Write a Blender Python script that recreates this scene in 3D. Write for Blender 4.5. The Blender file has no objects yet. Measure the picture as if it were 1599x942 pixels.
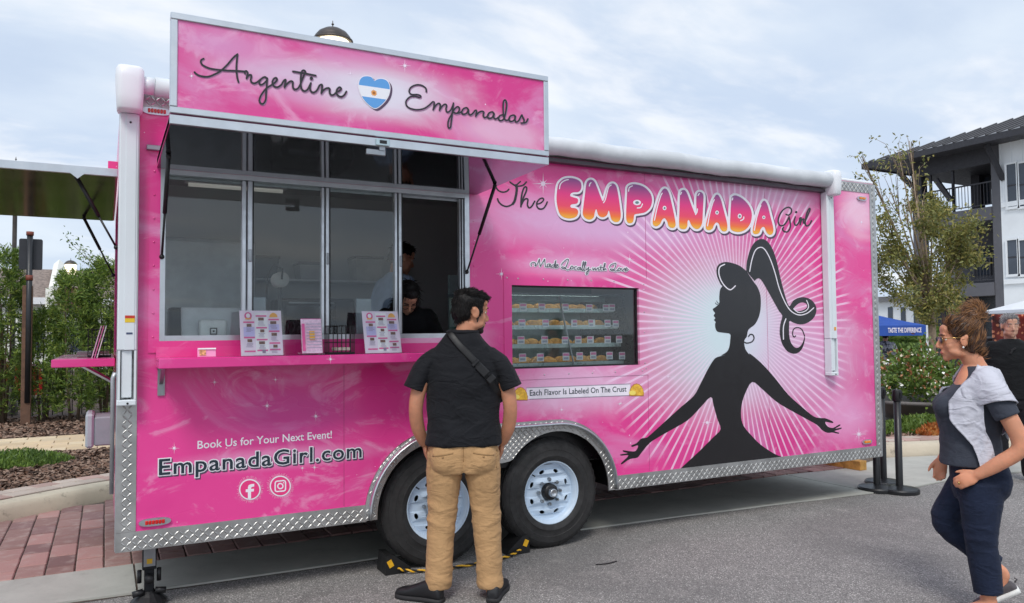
import bpy, bmesh, math, random
import numpy as np
from mathutils import Vector, Matrix, noise, geometry

# ------------------------------------------------------------------ camera, sky, sun, exposure
SC = bpy.context.scene
COL = SC.collection
CAM_LOC = np.array([0.0, -4.63, 1.5])
YAW, PITCH, ROLL = (math.radians(a) for a in (27.916, 2.388, -0.54))
FPX, IW, IH = 1200.0, 1599.0, 942.0

def cam_axes():
    f = np.array([math.sin(YAW)*math.cos(PITCH), math.cos(YAW)*math.cos(PITCH), math.sin(PITCH)])
    r = np.array([math.cos(YAW), -math.sin(YAW), 0.0]); u = np.cross(r, f)
    c, s = math.cos(ROLL), math.sin(ROLL)
    return c*r+s*u, -s*r+c*u, f
AX_R, AX_U, AX_F = cam_axes()
cam = bpy.data.cameras.new('camera'); cam_ob = bpy.data.objects.new('camera', cam); COL.objects.link(cam_ob)
cam.sensor_width = 36.0; cam.lens = FPX/IW*36.0; cam.clip_start = 0.05; cam.clip_end = 2000.0
cam_ob.matrix_world = Matrix(((AX_R[0], AX_U[0], -AX_F[0], CAM_LOC[0]), (AX_R[1], AX_U[1], -AX_F[1], CAM_LOC[1]),
                              (AX_R[2], AX_U[2], -AX_F[2], CAM_LOC[2]), (0, 0, 0, 1)))
SC.camera = cam_ob

SUN_EL, SUN_AZ = math.radians(52), math.radians(215)      # azimuth clockwise from +Y
world = bpy.data.worlds.new('World'); SC.world = world; world.use_nodes = True
SC.view_settings.view_transform = 'Standard'; SC.view_settings.look = 'None'
SC.view_settings.gamma = 1.0; SC.view_settings.use_curve_mapping = False
SC.view_settings.exposure = 0.55
sun = bpy.data.lights.new('sun', 'SUN'); sun.energy = 1.3; sun.angle = math.radians(18); sun.color = (1.0, 0.965, 0.92)
sun_ob = bpy.data.objects.new('sun', sun); COL.objects.link(sun_ob)
_sd = Vector((math.sin(SUN_AZ)*math.cos(SUN_EL), math.cos(SUN_AZ)*math.cos(SUN_EL), math.sin(SUN_EL)))
sun_ob.rotation_euler = _sd.to_track_quat('Z', 'Y').to_euler(); sun_ob.location = _sd*60

# ------------------------------------------------------------------ node helpers
def lin(c):
    return tuple(((x/255.0)/12.92 if x <= 10 else (((x/255.0)+0.055)/1.055)**2.4) for x in c[:3])
class NT:
    def __init__(s, tree):
        s.t = tree; s.t.nodes.clear()
    def n(s, typ, ins=None, **props):
        nd = s.t.nodes.new('ShaderNode'+typ)
        for k, v in props.items(): setattr(nd, k, v)
        for k, v in (ins or {}).items(): s.put(nd.inputs[k], v)
        return nd
    def put(s, sock, v):
        if isinstance(v, bpy.types.NodeSocket): s.t.links.new(v, sock)
        elif sock.type == 'RGBA' and not isinstance(v, (int, float)): sock.default_value = tuple(v)[:3]+(1.0,)
        else: sock.default_value = v
    def m(s, op, a, b=0.0, c=0.0, clamp=False):
        nd = s.n('Math', operation=op, use_clamp=clamp)
        for i, v in enumerate((a, b, c)): s.put(nd.inputs[i], v)
        return nd.outputs[0]
    def mix(s, fac, a, b, blend='MIX'):
        nd = s.n('Mix', data_type='RGBA', blend_type=blend)
        s.put(nd.inputs[0], fac); s.put(nd.inputs[6], a); s.put(nd.inputs[7], b)
        return nd.outputs[2]
    def step(s, v, lo, hi, to0=0.0, to1=1.0, smooth=True):
        nd = s.n('MapRange', interpolation_type='SMOOTHSTEP' if smooth else 'LINEAR')
        for i, x in enumerate((v, lo, hi, to0, to1)): s.put(nd.inputs[i], x)
        return nd.outputs[0]
    def noise(s, vec, scale, detail=4.0, rough=0.55, dist=0.0, out=0):
        nd = s.n('TexNoise', {'Vector': vec, 'Scale': scale, 'Detail': detail, 'Roughness': rough, 'Distortion': dist})
        return nd.outputs[out]
    def scale(s, vec, sc, loc=(0, 0, 0)):
        nd = s.n('Mapping', {'Vector': vec, 'Scale': sc, 'Location': loc}); return nd.outputs[0]
    def coord(s, kind='Object'): return s.n('TexCoord').outputs[kind]
    def bump(s, h, strength, dist=0.01, normal=None):
        ins = {'Height': h, 'Strength': strength, 'Distance': dist}
        if normal is not None: ins['Normal'] = normal
        return s.n('Bump', ins).outputs[0]
    def principled(s, **kw):
        p = s.n('BsdfPrincipled'); mp = {'col': 'Base Color', 'rough': 'Roughness', 'metal': 'Metallic', 'normal': 'Normal', 'coat': 'Coat Weight',
                                       'coat_rough': 'Coat Roughness', 'spec': 'Specular IOR Level', 'trans': 'Transmission Weight', 'ior': 'IOR', 'alpha': 'Alpha',
                                       'emit': 'Emission Color', 'emit_s': 'Emission Strength', 'sheen': 'Sheen Weight', 'sss': 'Subsurface Weight'}
        for k, v in kw.items(): s.put(p.inputs[mp[k]], v)
        o = s.n('OutputMaterial'); s.t.links.new(p.outputs[0], o.inputs[0]); return p
def new_mat(name):
    m = bpy.data.materials.new(name); m.use_nodes = True; return m, NT(m.node_tree)
MATS = {}
def pbr(name, col, rough=0.5, metal=0.0, var=0.12, vscale=6.0, bump=0.0, bscale=60.0, **kw):
    """colour in sRGB bytes; fine colour variation and relief from noise in object space"""
    if name in MATS: return MATS[name]
    m, t = new_mat(name); c = lin(col); v = t.coord()
    nz = t.noise(v, vscale, 5.0, 0.6)
    colr = t.mix(t.step(nz, 0.3, 0.7), tuple(x*(1-var) for x in c), tuple(min(1, x*(1+var)) for x in c))
    args = dict(col=colr, rough=t.step(t.noise(v, vscale*2.3, 3), 0.3, 0.7, max(0.02, rough*0.85), min(1, rough*1.15)), metal=metal)
    if bump: args['normal'] = t.bump(t.noise(v, bscale, 4), bump, 0.004)
    args.update(kw); t.principled(**args); MATS[name] = m; return m

# world: Nishita sky behind a procedural layer of broken overcast
wt = NT(world.node_tree)
sky = wt.n('TexSky', sky_type='NISHITA', sun_disc=False, sun_elevation=SUN_EL, sun_rotation=SUN_AZ, dust_density=2.0, ozone_density=1.5)
d = wt.coord('Generated'); sx = wt.n('SeparateXYZ', {0: d})
zz = wt.m('ADD', wt.m('MAXIMUM', sx.outputs[2], 0.0), 0.22)
pv = wt.n('CombineXYZ', {0: wt.m('DIVIDE', sx.outputs[0], zz), 1: wt.m('DIVIDE', sx.outputs[1], zz), 2: 0.3}).outputs[0]
warp = wt.n('VectorMath', {0: pv, 1: wt.n('VectorMath', {0: wt.noise(pv, 1.1, 3, 0.5, 0, 1), 1: (0.35, 0.35, 0.35)}, operation='MULTIPLY').outputs[0]}, operation='ADD').outputs[0]
c1 = wt.noise(wt.scale(warp, (0.85, 1.35, 1.0), (2.6, 0.7, 0.0)), 1.0, 7.0, 0.52)
c2 = wt.noise(wt.scale(warp, (1.2, 2.2, 1.0), (7.1, 3.3, 0.0)), 1.5, 6.0, 0.55)
cl = wt.mix(wt.step(c1, 0.36, 0.66), lin((198, 213, 234)), lin((224, 234, 245)))
cl = wt.mix(wt.m('MULTIPLY', wt.step(c2, 0.48, 0.70), 0.75), cl, lin((249, 250, 252)))
cl = wt.mix(wt.m('MULTIPLY', wt.step(c2, 0.46, 0.30), 0.35), cl, lin((188, 204, 227)))
bg1 = wt.n('Background', {'Color': sky.outputs[0], 'Strength': 0.10})
bg2 = wt.n('Background', {'Color': cl, 'Strength': 0.78})
mx = wt.n('MixShader', {0: 0.9, 1: bg1.outputs[0], 2: bg2.outputs[0]})
wo = wt.n('OutputWorld'); wt.t.links.new(mx.outputs[0], wo.inputs[0])

# ------------------------------------------------------------------ geometry helpers
def at(px, py, Y):
    """point on the vertical plane y = Y that the photograph shows at this pixel (used to survey the place)"""
    dd = AX_R*(px-IW/2)/FPX - AX_U*(py-IH/2)/FPX + AX_F
    q = CAM_LOC + dd*((Y-CAM_LOC[1])/dd[1]); return (float(q[0]), float(q[1]), float(q[2]))
def gnd(px, py, Z=0.0):
    dd = AX_R*(px-IW/2)/FPX - AX_U*(py-IH/2)/FPX + AX_F
    q = CAM_LOC + dd*((Z-CAM_LOC[2])/dd[2]); return (float(q[0]), float(q[1]))
def far(px, py, dist):
    q = CAM_LOC + (AX_R*(px-IW/2)/FPX - AX_U*(py-IH/2)/FPX + AX_F)*dist
    return (float(q[0]), float(q[1]), float(q[2]))
def catmull(pts, sub=6, closed=False):
    P = [np.array(p, float) for p in pts]; n = len(P)
    if n < 3: return P
    out = []
    rng = range(n if closed else n-1)
    for i in rng:
        if closed: p0, p1, p2, p3 = P[(i-1) % n], P[i], P[(i+1) % n], P[(i+2) % n]
        else: p0, p1, p2, p3 = P[max(i-1, 0)], P[i], P[i+1], P[min(i+2, n-1)]
        for k in range(sub):
            t = k/sub
            out.append(0.5*((2*p1)+(-p0+p2)*t+(2*p0-5*p1+4*p2-p3)*t*t+(-p0+3*p1-3*p2+p3)*t**3))
    if not closed: out.append(P[-1])
    return out

class MB:
    def __init__(s): s.v = []; s.f = []; s.mi = []; s.cur = 0
    def add(s, vs, fs):
        o = len(s.v); s.v.extend([tuple(map(float, p)) for p in vs])
        for f in fs: s.f.append(tuple(o+i for i in f)); s.mi.append(s.cur)
        return s
    def box(s, c, size, bev=0.0, rot=None, seg=1):
        bm = bmesh.new(); bmesh.ops.create_cube(bm, size=1.0)
        for v in bm.verts: v.co = Vector((v.co.x*size[0], v.co.y*size[1], v.co.z*size[2]))
        if bev: bmesh.ops.bevel(bm, geom=bm.edges[:], offset=bev, segments=seg, affect='EDGES', profile=0.5)
        M = Matrix.Translation(c) @ (rot.to_4x4() if rot is not None else Matrix.Identity(4))
        bm.verts.index_update(); s.add([M @ v.co for v in bm.verts], [[v.index for v in f.verts] for f in bm.faces]); bm.free(); return s
    def span(s, x0, x1, y0, y1, z0, z1, bev=0.0):
        return s.box(((x0+x1)/2, (y0+y1)/2, (z0+z1)/2), (abs(x1-x0), abs(y1-y0), abs(z1-z0)), bev)
    def loft(s, rings, cap=True, closed=False):
        n = len(rings[0]); vs = [p for r in rings for p in r]; fs = []
        R = len(rings)
        for i in range(R if closed else R-1):
            a, b = i*n, ((i+1) % R)*n
            for j in range(n):
                k = (j+1) % n; fs.append((a+j, a+k, b+k, b+j))
        if cap and not closed:
            fs.append(tuple(range(n-1, -1, -1))); fs.append(tuple((R-1)*n+j for j in range(n)))
        return s.add(vs, fs)
    def tube(s, path, r, n=8, cap=True, flat=1.0, ref=None):
        P = [Vector(p) for p in path]; m = len(P)
        rad = r if isinstance(r, (list, tuple, np.ndarray)) else [r]*m
        rings = []; up = Vector(ref) if ref is not None else None
        for i in range(m):
            t = (P[min(i+1, m-1)]-P[max(i-1, 0)])
            t = t.normalized() if t.length > 1e-9 else Vector((0, 0, 1))
            if up is None: up = Vector((0, 0, 1)) if abs(t.z) < 0.9 else Vector((1, 0, 0))
            a = (up - t*up.dot(t))
            a = a.normalized() if a.length > 1e-6 else t.orthogonal().normalized()
            b = t.cross(a); up = a
            ra, rb = (rad[i] if isinstance(rad[i], (tuple, list)) else (rad[i], rad[i]*flat))
            rings.append([P[i]+a*(math.cos(2*math.pi*j/n)*ra)+b*(math.sin(2*math.pi*j/n)*rb) for j in range(n)])
        return s.loft(rings, cap)
    def lathe(s, prof, n=32, M=None, arc=None):
        M = M or Matrix.Identity(4); rings = []
        for r, z in prof:
            rings.append([M @ Vector((r*math.cos(2*math.pi*j/n), r*math.sin(2*math.pi*j/n), z)) for j in range(n)])
        return s.loft(rings, cap=False)
    def ell(s, c, r, rot=None, n=16, m=10):
        M = Matrix.Translation(c) @ (rot.to_4x4() if rot is not None else Matrix.Identity(4)); rings = []
        for i in range(1, m):
            th = math.pi*i/m
            rings.append([M @ Vector((r[0]*math.sin(th)*math.cos(2*math.pi*j/n), r[1]*math.sin(th)*math.sin(2*math.pi*j/n), -r[2]*math.cos(th))) for j in range(n)])
        vs = [p for q in rings for p in q]; k = len(vs); vs += [M @ Vector((0, 0, -r[2])), M @ Vector((0, 0, r[2]))]; fs = []
        for i in range(m-2):
            for j in range(n): fs.append((i*n+j, i*n+(j+1) % n, (i+1)*n+(j+1) % n, (i+1)*n+j))
        for j in range(n):
            fs.append((k, (j+1) % n, j)); fs.append((k+1, (m-2)*n+j, (m-2)*n+(j+1) % n))
        return s.add(vs, fs)
    def plate(s, loops, to3, thick=0.0):
        """loops: outer outline then holes, 2D; to3(u, v, depth) gives the 3D point; thick > 0 adds back and rim"""
        L = [[Vector((p[0], p[1], 0)) for p in l] for l in loops]
        tri = geometry.tessellate_polygon(L); flat = [p for l in L for p in l]
        def ok(t):
            a, b, c = (flat[i] for i in t); return abs((b-a).cross(c-a).z) > 1e-12
        tri = [t for t in tri if ok(t)]
        def orient(t):
            a, b, c = (flat[i] for i in t); return t if (b-a).cross(c-a).z > 0 else (t[0], t[2], t[1])
        tri = [orient(t) for t in tri]
        s.add([to3(p.x, p.y, 0.0) for p in flat], tri)
        if thick:
            s.add([to3(p.x, p.y, thick) for p in flat], [(t[0], t[2], t[1]) for t in tri])
            for l in L:
                n = len(l); s.add([to3(p.x, p.y, 0) for p in l]+[to3(p.x, p.y, thick) for p in l], [(j, n+j, n+(j+1) % n, (j+1) % n) for j in range(n)])
        return s
    def ribbon(s, pts, w, to3, d0=0.0, dstep=0.0, closed=False, taper=False):
        P = [np.array(p[:2], float) for p in pts]; n = len(P); lf = []; 
        if n < 2: return s
        vs = []
        for i in range(n):
            a = P[(i-1) % n] if (closed or i > 0) else P[i]; b = P[(i+1) % n] if (closed or i < n-1) else P[i]
            t = b-a; L = np.hypot(*t); t = t/L if L > 1e-9 else np.array([1.0, 0]); nn = np.array([-t[1], t[0]])
            ww = w*(0.25+0.75*math.sin(math.pi*min(1, max(0, i/(n-1))))) if taper else w
            dd = d0+dstep*i
            vs += [to3(*(P[i]+nn*ww/2), dd), to3(*(P[i]-nn*ww/2), dd)]
        m = n if closed else n-1
        s.add(vs, [(2*i, 2*i+1, 2*((i+1) % n)+1, 2*((i+1) % n)) for i in range(m)])
        if not closed and not taper:
            for i in (0, n-1):
                dd = d0+dstep*i+(0.00004 if i else -0.00004)
                s.add([to3(P[i][0]+w/2*math.cos(k*math.pi/5), P[i][1]+w/2*math.sin(k*math.pi/5), dd) for k in range(10)], [tuple(range(10))])
        return s
    def mesh(s, name, mats, smooth=False):
        me = bpy.data.meshes.new(name); me.from_pydata(s.v, [], s.f)
        for m in (mats if isinstance(mats, (list, tuple)) else [mats]): me.materials.append(m)
        if any(s.mi): me.polygons.foreach_set('material_index', s.mi)
        if smooth: me.polygons.foreach_set('use_smooth', [True]*len(me.polygons))
        me.update(); return me
    def build(s, name, mats, parent=None, smooth=False, fix=True):
        me = s.mesh(name, mats, smooth)
        if fix:
            bm = bmesh.new(); bm.from_mesh(me); bmesh.ops.recalc_face_normals(bm, faces=bm.faces[:]); bm.to_mesh(me); bm.free()
        return link(name, me, parent)
    def auto(s, name, mats, parent=None, angle=35):
        o = s.build(name, mats, parent, True); o.data.set_sharp_from_angle(angle=math.radians(angle)); return o

def link(name, me, parent=None):
    o = bpy.data.objects.new(name, me); COL.objects.link(o)
    if parent is not None: attach(o, parent)
    return o
def attach(o, parent):
    o.parent = parent; o.matrix_parent_inverse = WM(parent).inverted()
def WM(o):
    m = o.matrix_basis.copy()
    return WM(o.parent) @ o.matrix_parent_inverse @ m if o.parent else m
def tag(o, label=None, cat=None, group=None, kind=None):
    for k, v in (('label', label), ('category', cat), ('group', group), ('kind', kind)):
        if v: o[k] = v
    return o
def thing(name, label, cat, loc=(0, 0, 0), rotz=0.0, group=None):
    o = bpy.data.objects.new(name, None); COL.objects.link(o); o.location = loc; o.rotation_euler = (0, 0, rotz); o.empty_display_size = 0.1
    return tag(o, label, cat, group)
def dup(o, loc=None, parent=None, label=None):
    c = o.copy(); COL.objects.link(c)
    if parent is not None: c.parent = parent
    for ch in list(o.children): dup(ch, None, c)
    if loc is not None: c.location = loc
    if label: c['label'] = label
    return c
RZ = lambda a: Matrix.Rotation(a, 3, 'Z')
RX = lambda a: Matrix.Rotation(a, 3, 'X')
RY = lambda a: Matrix.Rotation(a, 3, 'Y')
# ------------------------------------------------------------------ ground
random.seed(7)
def asphalt_mat():
    m, t = new_mat('asphalt'); v = t.coord()
    sp = t.n('TexVoronoi', {'Vector': v, 'Scale': 175.0}); hs = t.n('SeparateColor', {0: sp.outputs['Color']})
    fine = t.noise(v, 90.0, 4, 0.7); big = t.noise(v, 0.55, 6, 0.6, 0.6); mid = t.noise(v, 4.0, 5, 0.65)
    c = t.mix(t.step(hs.outputs[0], 0.15, 0.95), lin((112, 110, 108)), lin((156, 152, 149)))
    c = t.mix(t.m('GREATER_THAN', hs.outputs[1], 0.93), c, lin((206, 202, 197)))
    c = t.mix(t.m('MULTIPLY', t.m('GREATER_THAN', hs.outputs[2], 0.88), 0.6), c, lin((80, 78, 78)))
    c = t.mix(t.m('MULTIPLY', t.step(fine, 0.45, 0.75), 0.3), c, lin((190, 186, 182)))
    c = t.mix(t.m('MULTIPLY', t.step(big, 0.45, 0.70), 0.5), c, lin((104, 102, 101)))
    c = t.mix(t.m('MULTIPLY', t.step(mid, 0.54, 0.74), 0.35), c, lin((170, 165, 160)))
    wn = t.noise(v, 0.9, 5, 0.6, 0, 1)
    cv = t.n('TexVoronoi', {'Vector': t.n('VectorMath', {0: v, 1: t.n('VectorMath', {0: wn, 1: (.7, .7, .7)}, operation='MULTIPLY').outputs[0]}, operation='ADD').outputs[0], 'Scale': 0.33}, feature='DISTANCE_TO_EDGE')
    crack = t.m('MULTIPLY', t.step(cv.outputs['Distance'], 0.0015, 0.0045, 1.0, 0.0), t.step(t.noise(v, 0.6, 2, .5), .5, .6))
    c = t.mix(t.m('MULTIPLY', crack, 0.12), c, lin((58, 56, 56)))
    oil = t.m('MULTIPLY', t.step(t.noise(v, 1.4, 3, .5, .3), .66, .78), .4); c = t.mix(oil, c, lin((76, 74, 74)))
    nb = t.bump(t.m('ADD', sp.outputs['Distance'], t.m('MULTIPLY', fine, 0.5)), 0.55, 0.004)
    t.principled(col=c, rough=0.88, normal=nb, spec=0.3); return m
def concrete_mat(name, col, stain=(70, 66, 60), amt=0.5):
    m, t = new_mat(name); v = t.coord(); c0 = lin(col)
    a = t.noise(v, 1.7, 7, 0.62, 0.5); b = t.noise(v, 45, 4, 0.6); e = t.noise(v, 7.0, 6, 0.7)
    c = t.mix(t.step(a, 0.3, 0.7), tuple(x*0.84 for x in c0), tuple(min(1, x*1.1) for x in c0))
    c = t.mix(t.m('MULTIPLY', t.step(e, 0.56, 0.75), amt), c, lin(stain))
    c = t.mix(t.m('MULTIPLY', t.step(b, 0.55, 0.75), 0.22), c, tuple(x*0.62 for x in c0))
    t.principled(col=c, rough=0.9, normal=t.bump(b, 0.35, 0.003), spec=0.25); return m
ASPHALT = asphalt_mat()
CONC = concrete_mat('concrete', (176, 176, 168), (118, 114, 106), 0.3)
CONC_KERB = concrete_mat('kerb_concrete', (196, 186, 166), (84, 78, 70), 0.75)
SAND = pbr('joint_sand', (92, 82, 74), 0.95, var=0.25, vscale=30, bump=0.4)
SOIL = pbr('soil', (74, 58, 48), 0.97, var=0.35, vscale=14, bump=0.6, bscale=50)

def sheet(name, pts, z, mat, parent=None):
    mb = MB(); mb.plate([pts], lambda u, v, d: (u, v, z)); o = mb.build(name, mat, parent)
    if parent is None: o['kind'] = 'structure'
    return o
circ = [(600*math.cos(2*math.pi*i/48), 600*math.sin(2*math.pi*i/48)) for i in range(48)]
sheet('asphalt_road', circ, 0.0, ASPHALT)

KERB = [(-9, -3.2), (-5.5, -1.0), (-3.2, 0.75), (-1.6, 2.15), (-0.73, 2.83), (-0.3, 3.15), (0.12, 3.40), (0.9, 3.68), (2.2, 3.8), (4.6, 3.62), (6.2, 2.75), (7.2, 1.86), (8.07, 1.37), (8.9, 1.08), (9.9, 0.74), (12.5, 0.1), (18, -0.9), (30, -2.2)]
kp = [tuple(p) for p in catmull(KERB, 8)]
def offset_path(path, dist):
    out = []
    for i, p in enumerate(path):
        a = np.array(path[max(i-1, 0)]); b = np.array(path[min(i+1, len(path)-1)]); t = b-a; t = t/np.hypot(*t)
        out.append((p[0]-t[1]*dist, p[1]+t[0]*dist))
    return out
# kerb: swept profile (offset from face, height)
mb = MB(); rings = []
prof = [(0.0, -0.05), (0.0, 0.012), (0.022, 0.105), (0.05, 0.142), (0.075, 0.15), (0.21, 0.153), (0.215, 0.1), (0.215, -0.05)]
offs = [offset_path(kp, o) for o, z in prof]
for i in range(len(kp)): rings.append([(offs[k][i][0], offs[k][i][1], prof[k][1]) for k in range(len(prof))])
mb.loft(rings); kerb = mb.auto('kerb', CONC_KERB, None, 40); kerb['kind'] = 'structure'
# raised verge behind the kerb
vin = offset_path(kp, 0.212)
sheet('verge', vin+[(60, -2), (60, 70), (-60, 70), (-60, -6)], 0.138, SOIL)

# gutter slabs
gut = bpy.data.objects.new('gutter', None)
gb = MB(); gb.plate([[(-4, 0.42), (-0.2, 0.42), (3.4, 0.34), (5.4, 0.2), (6.5, 0.08), (7.7, 0.16), (9.8, -0.15), (12, -0.6), (12, 0.1), (9.9, 0.8), (8.4, 1.3), (7.4, 1.78), (7.1, 1.0), (6.3, 1.16), (3, 1.1), (-4, 1.03)]], lambda u, v, d: (u, v, 0.003))
gutter = gb.build('gutter', SAND); gutter['kind'] = 'structure'
def gut_lo(x): return float(np.interp(x, [-4, -0.2, 3.4, 5.4, 6.5, 7.7, 9.8, 12], [0.46, 0.44, 0.345, 0.2, 0.08, 0.15, -0.15, -0.6]))
def gut_hi(x): return float(np.interp(x, [-4, 3, 6.3, 7.1, 8.0, 8.6, 9.9, 12], [1.035, 1.08, 1.14, 1.06, 1.33, 1.15, 0.7, 0.15]))
xs = [-4.0, -2.85, 0.185, 3.2, 6.25, 9.3, 12.0]
for a, b in zip(xs[:-1], xs[1:]):
    n = 10; X = [a+0.006+(b-a-0.012)*i/n for i in range(n+1)]; X = [x for x in X]
    q = MB(); q.plate([[(x, gut_lo(x)+random.uniform(-.008, .008)) for x in X]+[(x, gut_hi(x)) for x in reversed(X)]], lambda u, v, d: (u, v, 0.014-d), 0.012)
    q.build('slab', CONC, gutter)

# brick pavers in the bay
def paver_mat(name, col):
    m, t = new_mat(name); v = t.coord('Object'); r = t.n('ObjectInfo').outputs['Random']; c0 = lin(col)
    vv = t.n('VectorMath', {0: v, 1: t.n('CombineXYZ', {0: t.m('MULTIPLY', r, 37.0), 1: t.m('MULTIPLY', r, 11.0)}).outputs[0]}, operation='ADD').outputs[0]
    a = t.noise(vv, 9, 6, 0.65); b = t.noise(vv, 70, 3, 0.6)
    c = t.mix(t.step(r, 0, 1, 0, 1, False), tuple(x*0.86 for x in c0), tuple(min(1, x*1.12) for x in c0))
    c = t.mix(t.m('MULTIPLY', t.step(a, 0.46, 0.72), 0.55), c, lin((178, 160, 152)))
    c = t.mix(t.m('MULTIPLY', t.step(b, 0.55, 0.7), 0.3), c, tuple(x*0.6 for x in c0))
    t.principled(col=c, rough=0.85, normal=t.bump(b, 0.4, 0.003), spec=0.3); return m
PV_RED = [paver_mat('paver_red', (148, 116, 110)), paver_mat('paver_plum', (134, 104, 101)), paver_mat('paver_rose', (168, 130, 124))]
PV_TAN = [paver_mat('paver_tan', (206, 182, 148)), paver_mat('paver_sand', (214, 194, 162))]
def kerb_y(x):
    return float(np.interp(x, [p[0] for p in kp], [p[1] for p in kp]))
bay = [(x, kerb_y(x)-0.0) for x in np.linspace(-2.6, 7.35, 60)]
sheet_pts = [(-2.6, 1.02)]+[(7.35, 1.05)]+[(x, y+0.02) for x, y in reversed(bay)]
pave = sheet('brick_pavement', sheet_pts, 0.007, SAND)
def paver_mesh(sx, sy, h, mat, bev=0.006):
    q = MB(); q.box((0, 0, 0), (sx, sy, h), bev); return q.mesh('paver', mat)
PM = [[paver_mesh(0.157, ln, 0.03, m) for m in PV_RED] for ln in (0.305, 0.26, 0.15)]
count = 0; x = -1.06
while x < 7.3:
    y = 1.05; first = True
    while True:
        k = 2 if (first and int(round((x+1.06)/0.165)) % 2) else random.choice((0, 0, 1))
        ln = (0.32, 0.275, 0.165)[k]
        lim = min(kerb_y(x-0.08), kerb_y(x+0.08))
        if y+ln > lim+0.22 or y > (3.6 if (x < .35 or x > 5.9) else 1.75) or count >= 298: break
        if gut_hi(x+0.08) < y+0.02 and gut_hi(x-0.08) < y+0.02:
            o = link('paver', random.choice(PM[k]), pave); o.location = (x, y+ln/2, 0.006+random.uniform(-.002, .002))
            o.rotation_euler = (random.gauss(0, .004), random.gauss(0, .004), random.gauss(0, .006)); count += 1
            y += ln; first = False
        else: y += 0.05
    x += 0.165
# tan path behind the planting strip
path = sheet('paved_path', [(-9, 6.0), (8, 6.0), (8, 7.62), (-9, 7.62)], 0.146, SAND)
TM = [paver_mesh(0.322, 0.262, 0.03, m) for m in PV_TAN]
for j in range(6):
    for i in range(14):
        o = link('paver', random.choice(TM), path); o.location = (-3.2+i*0.33+(j % 2)*0.165, 6.14+j*0.268, 0.15+random.uniform(-.002, .002))
# pale brick edging strip just behind the kerb
edg = MB()
ein, eou = offset_path(kp, 0.225), offset_path(kp, 0.60)
edge = sheet('edging_strip', ein+list(reversed(eou)), 0.143, SAND)
def along(path, s):
    acc = 0
    for i in range(len(path)-1):
        L = math.dist(path[i], path[i+1])
        if acc+L >= s: 
            f = (s-acc)/L; return (path[i][0]+(path[i+1][0]-path[i][0])*f, path[i][1]+(path[i+1][1]-path[i][1])*f), math.atan2(path[i+1][1]-path[i][1], path[i+1][0]-path[i][0])
        acc += L
    return path[-1], 0
EM = [paver_mesh(0.207, 0.165, 0.03, m) for m in (paver_mat('paver_pale', (186, 172, 160)), paver_mat('paver_pinkish', (176, 148, 138)))]
emid = [offset_path(kp, 0.32), offset_path(kp, 0.497)]
for row, pth in enumerate(emid):
    tot = sum(math.dist(pth[i], pth[i+1]) for i in range(len(pth)-1))
    s = 0.1+row*0.1
    while s < tot:
        (px_, py_), an = along(pth, s)
        if -1.9 < px_ < 0.7 or 7.6 < px_ < 10.4:
            o = link('paver', random.choice(EM), edge); o.location = (px_, py_, 0.147); o.rotation_euler = (0, 0, an)
        s += 0.214
# bark mulch
def mulch(name, label, region, n, seed, z=0.14, big=1.0):
    rnd = random.Random(seed); q = MB()
    for _ in range(n):
        p = region(rnd); L, Wd = rnd.uniform(.015, .055)*big, rnd.uniform(.008, .02)*big
        M = RZ(rnd.uniform(0, 6.3)) @ RX(rnd.gauss(0, .5)) @ RY(rnd.gauss(0, .4)); c = Vector((p[0], p[1], z+rnd.uniform(.004, .03)))
        q.cur = rnd.randrange(3)
        q.add([c+M @ Vector(v) for v in ((-L, -Wd*.6, 0), (L*.8, -Wd, 0), (L, Wd*.7, 0), (-L*.7, Wd, 0), (0, 0, Wd*.7))], [(0, 1, 4), (1, 2, 4), (2, 3, 4), (3, 0, 4)])
    o = q.build(name, [pbr('mulch_dark', (74, 56, 46), .95), pbr('mulch_mid', (116, 88, 72), .95), pbr('mulch_grey', (146, 122, 106), .95)], None, fix=False)
    return tag(o, label, 'mulch', kind='stuff')
def strip_l(r):
    x = r.uniform(-2.0, 0.9); y0 = float(np.interp(x, [p[0] for p in eou], [p[1] for p in eou])); return (x, y0+(5.98-y0)*r.random()**1.3)
mulch('mulch', 'brown bark mulch in planting strip between kerb and tan path', strip_l, 7000, 3)
mulch('mulch', 'brown bark mulch along the foot of the hedge', lambda r: (r.uniform(-2.6, 0.8), 7.62+(3.0)*r.random()), 6500, 4, big=1.25)
def bed_r(r):
    x = r.uniform(7.7, 11.0); y0 = float(np.interp(x, [p[0] for p in eou], [p[1] for p in eou])); return (x, y0+r.random()*1.6)
mulch('mulch', 'dark bark mulch around planter bowl by the right kerb', bed_r, 5000, 5)
# ------------------------------------------------------------------ food trailer
X0, X1, ZB, ZT, YB = 0.065, 6.222, 0.364, 2.832, 2.46
WL, WR, WZ, ARCH, WELL = 1.93, 2.786, 0.383, 0.50, 0.435
OX0, OX1, OZ0, OZ1 = 0.262, 2.138, 1.476, 2.432      # service opening
DX0, DX1, DZ0, DZ1 = 2.449, 3.526, 1.258, 1.832      # display window
def glass_mat(name, tint=(0.86, 0.9, 0.89), boost=1.0):
    m, t = new_mat(name); fr = t.n('Fresnel', {'IOR': 1.5})
    tr = t.n('BsdfTransparent', {'Color': tint}); gl = t.n('BsdfGlossy', {'Color': (1, 1, 1), 'Roughness': 0.015})
    mx = t.n('MixShader', {0: t.m('MULTIPLY', fr.outputs[0], boost, clamp=True), 1: tr.outputs[0], 2: gl.outputs[0]})
    o = t.n('OutputMaterial'); t.t.links.new(mx.outputs[0], o.inputs[0]); return m
PINK, HOT, LILAC, PALE = (237, 70, 152), (221, 55, 140), (226, 160, 206), (226, 212, 234)
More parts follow.
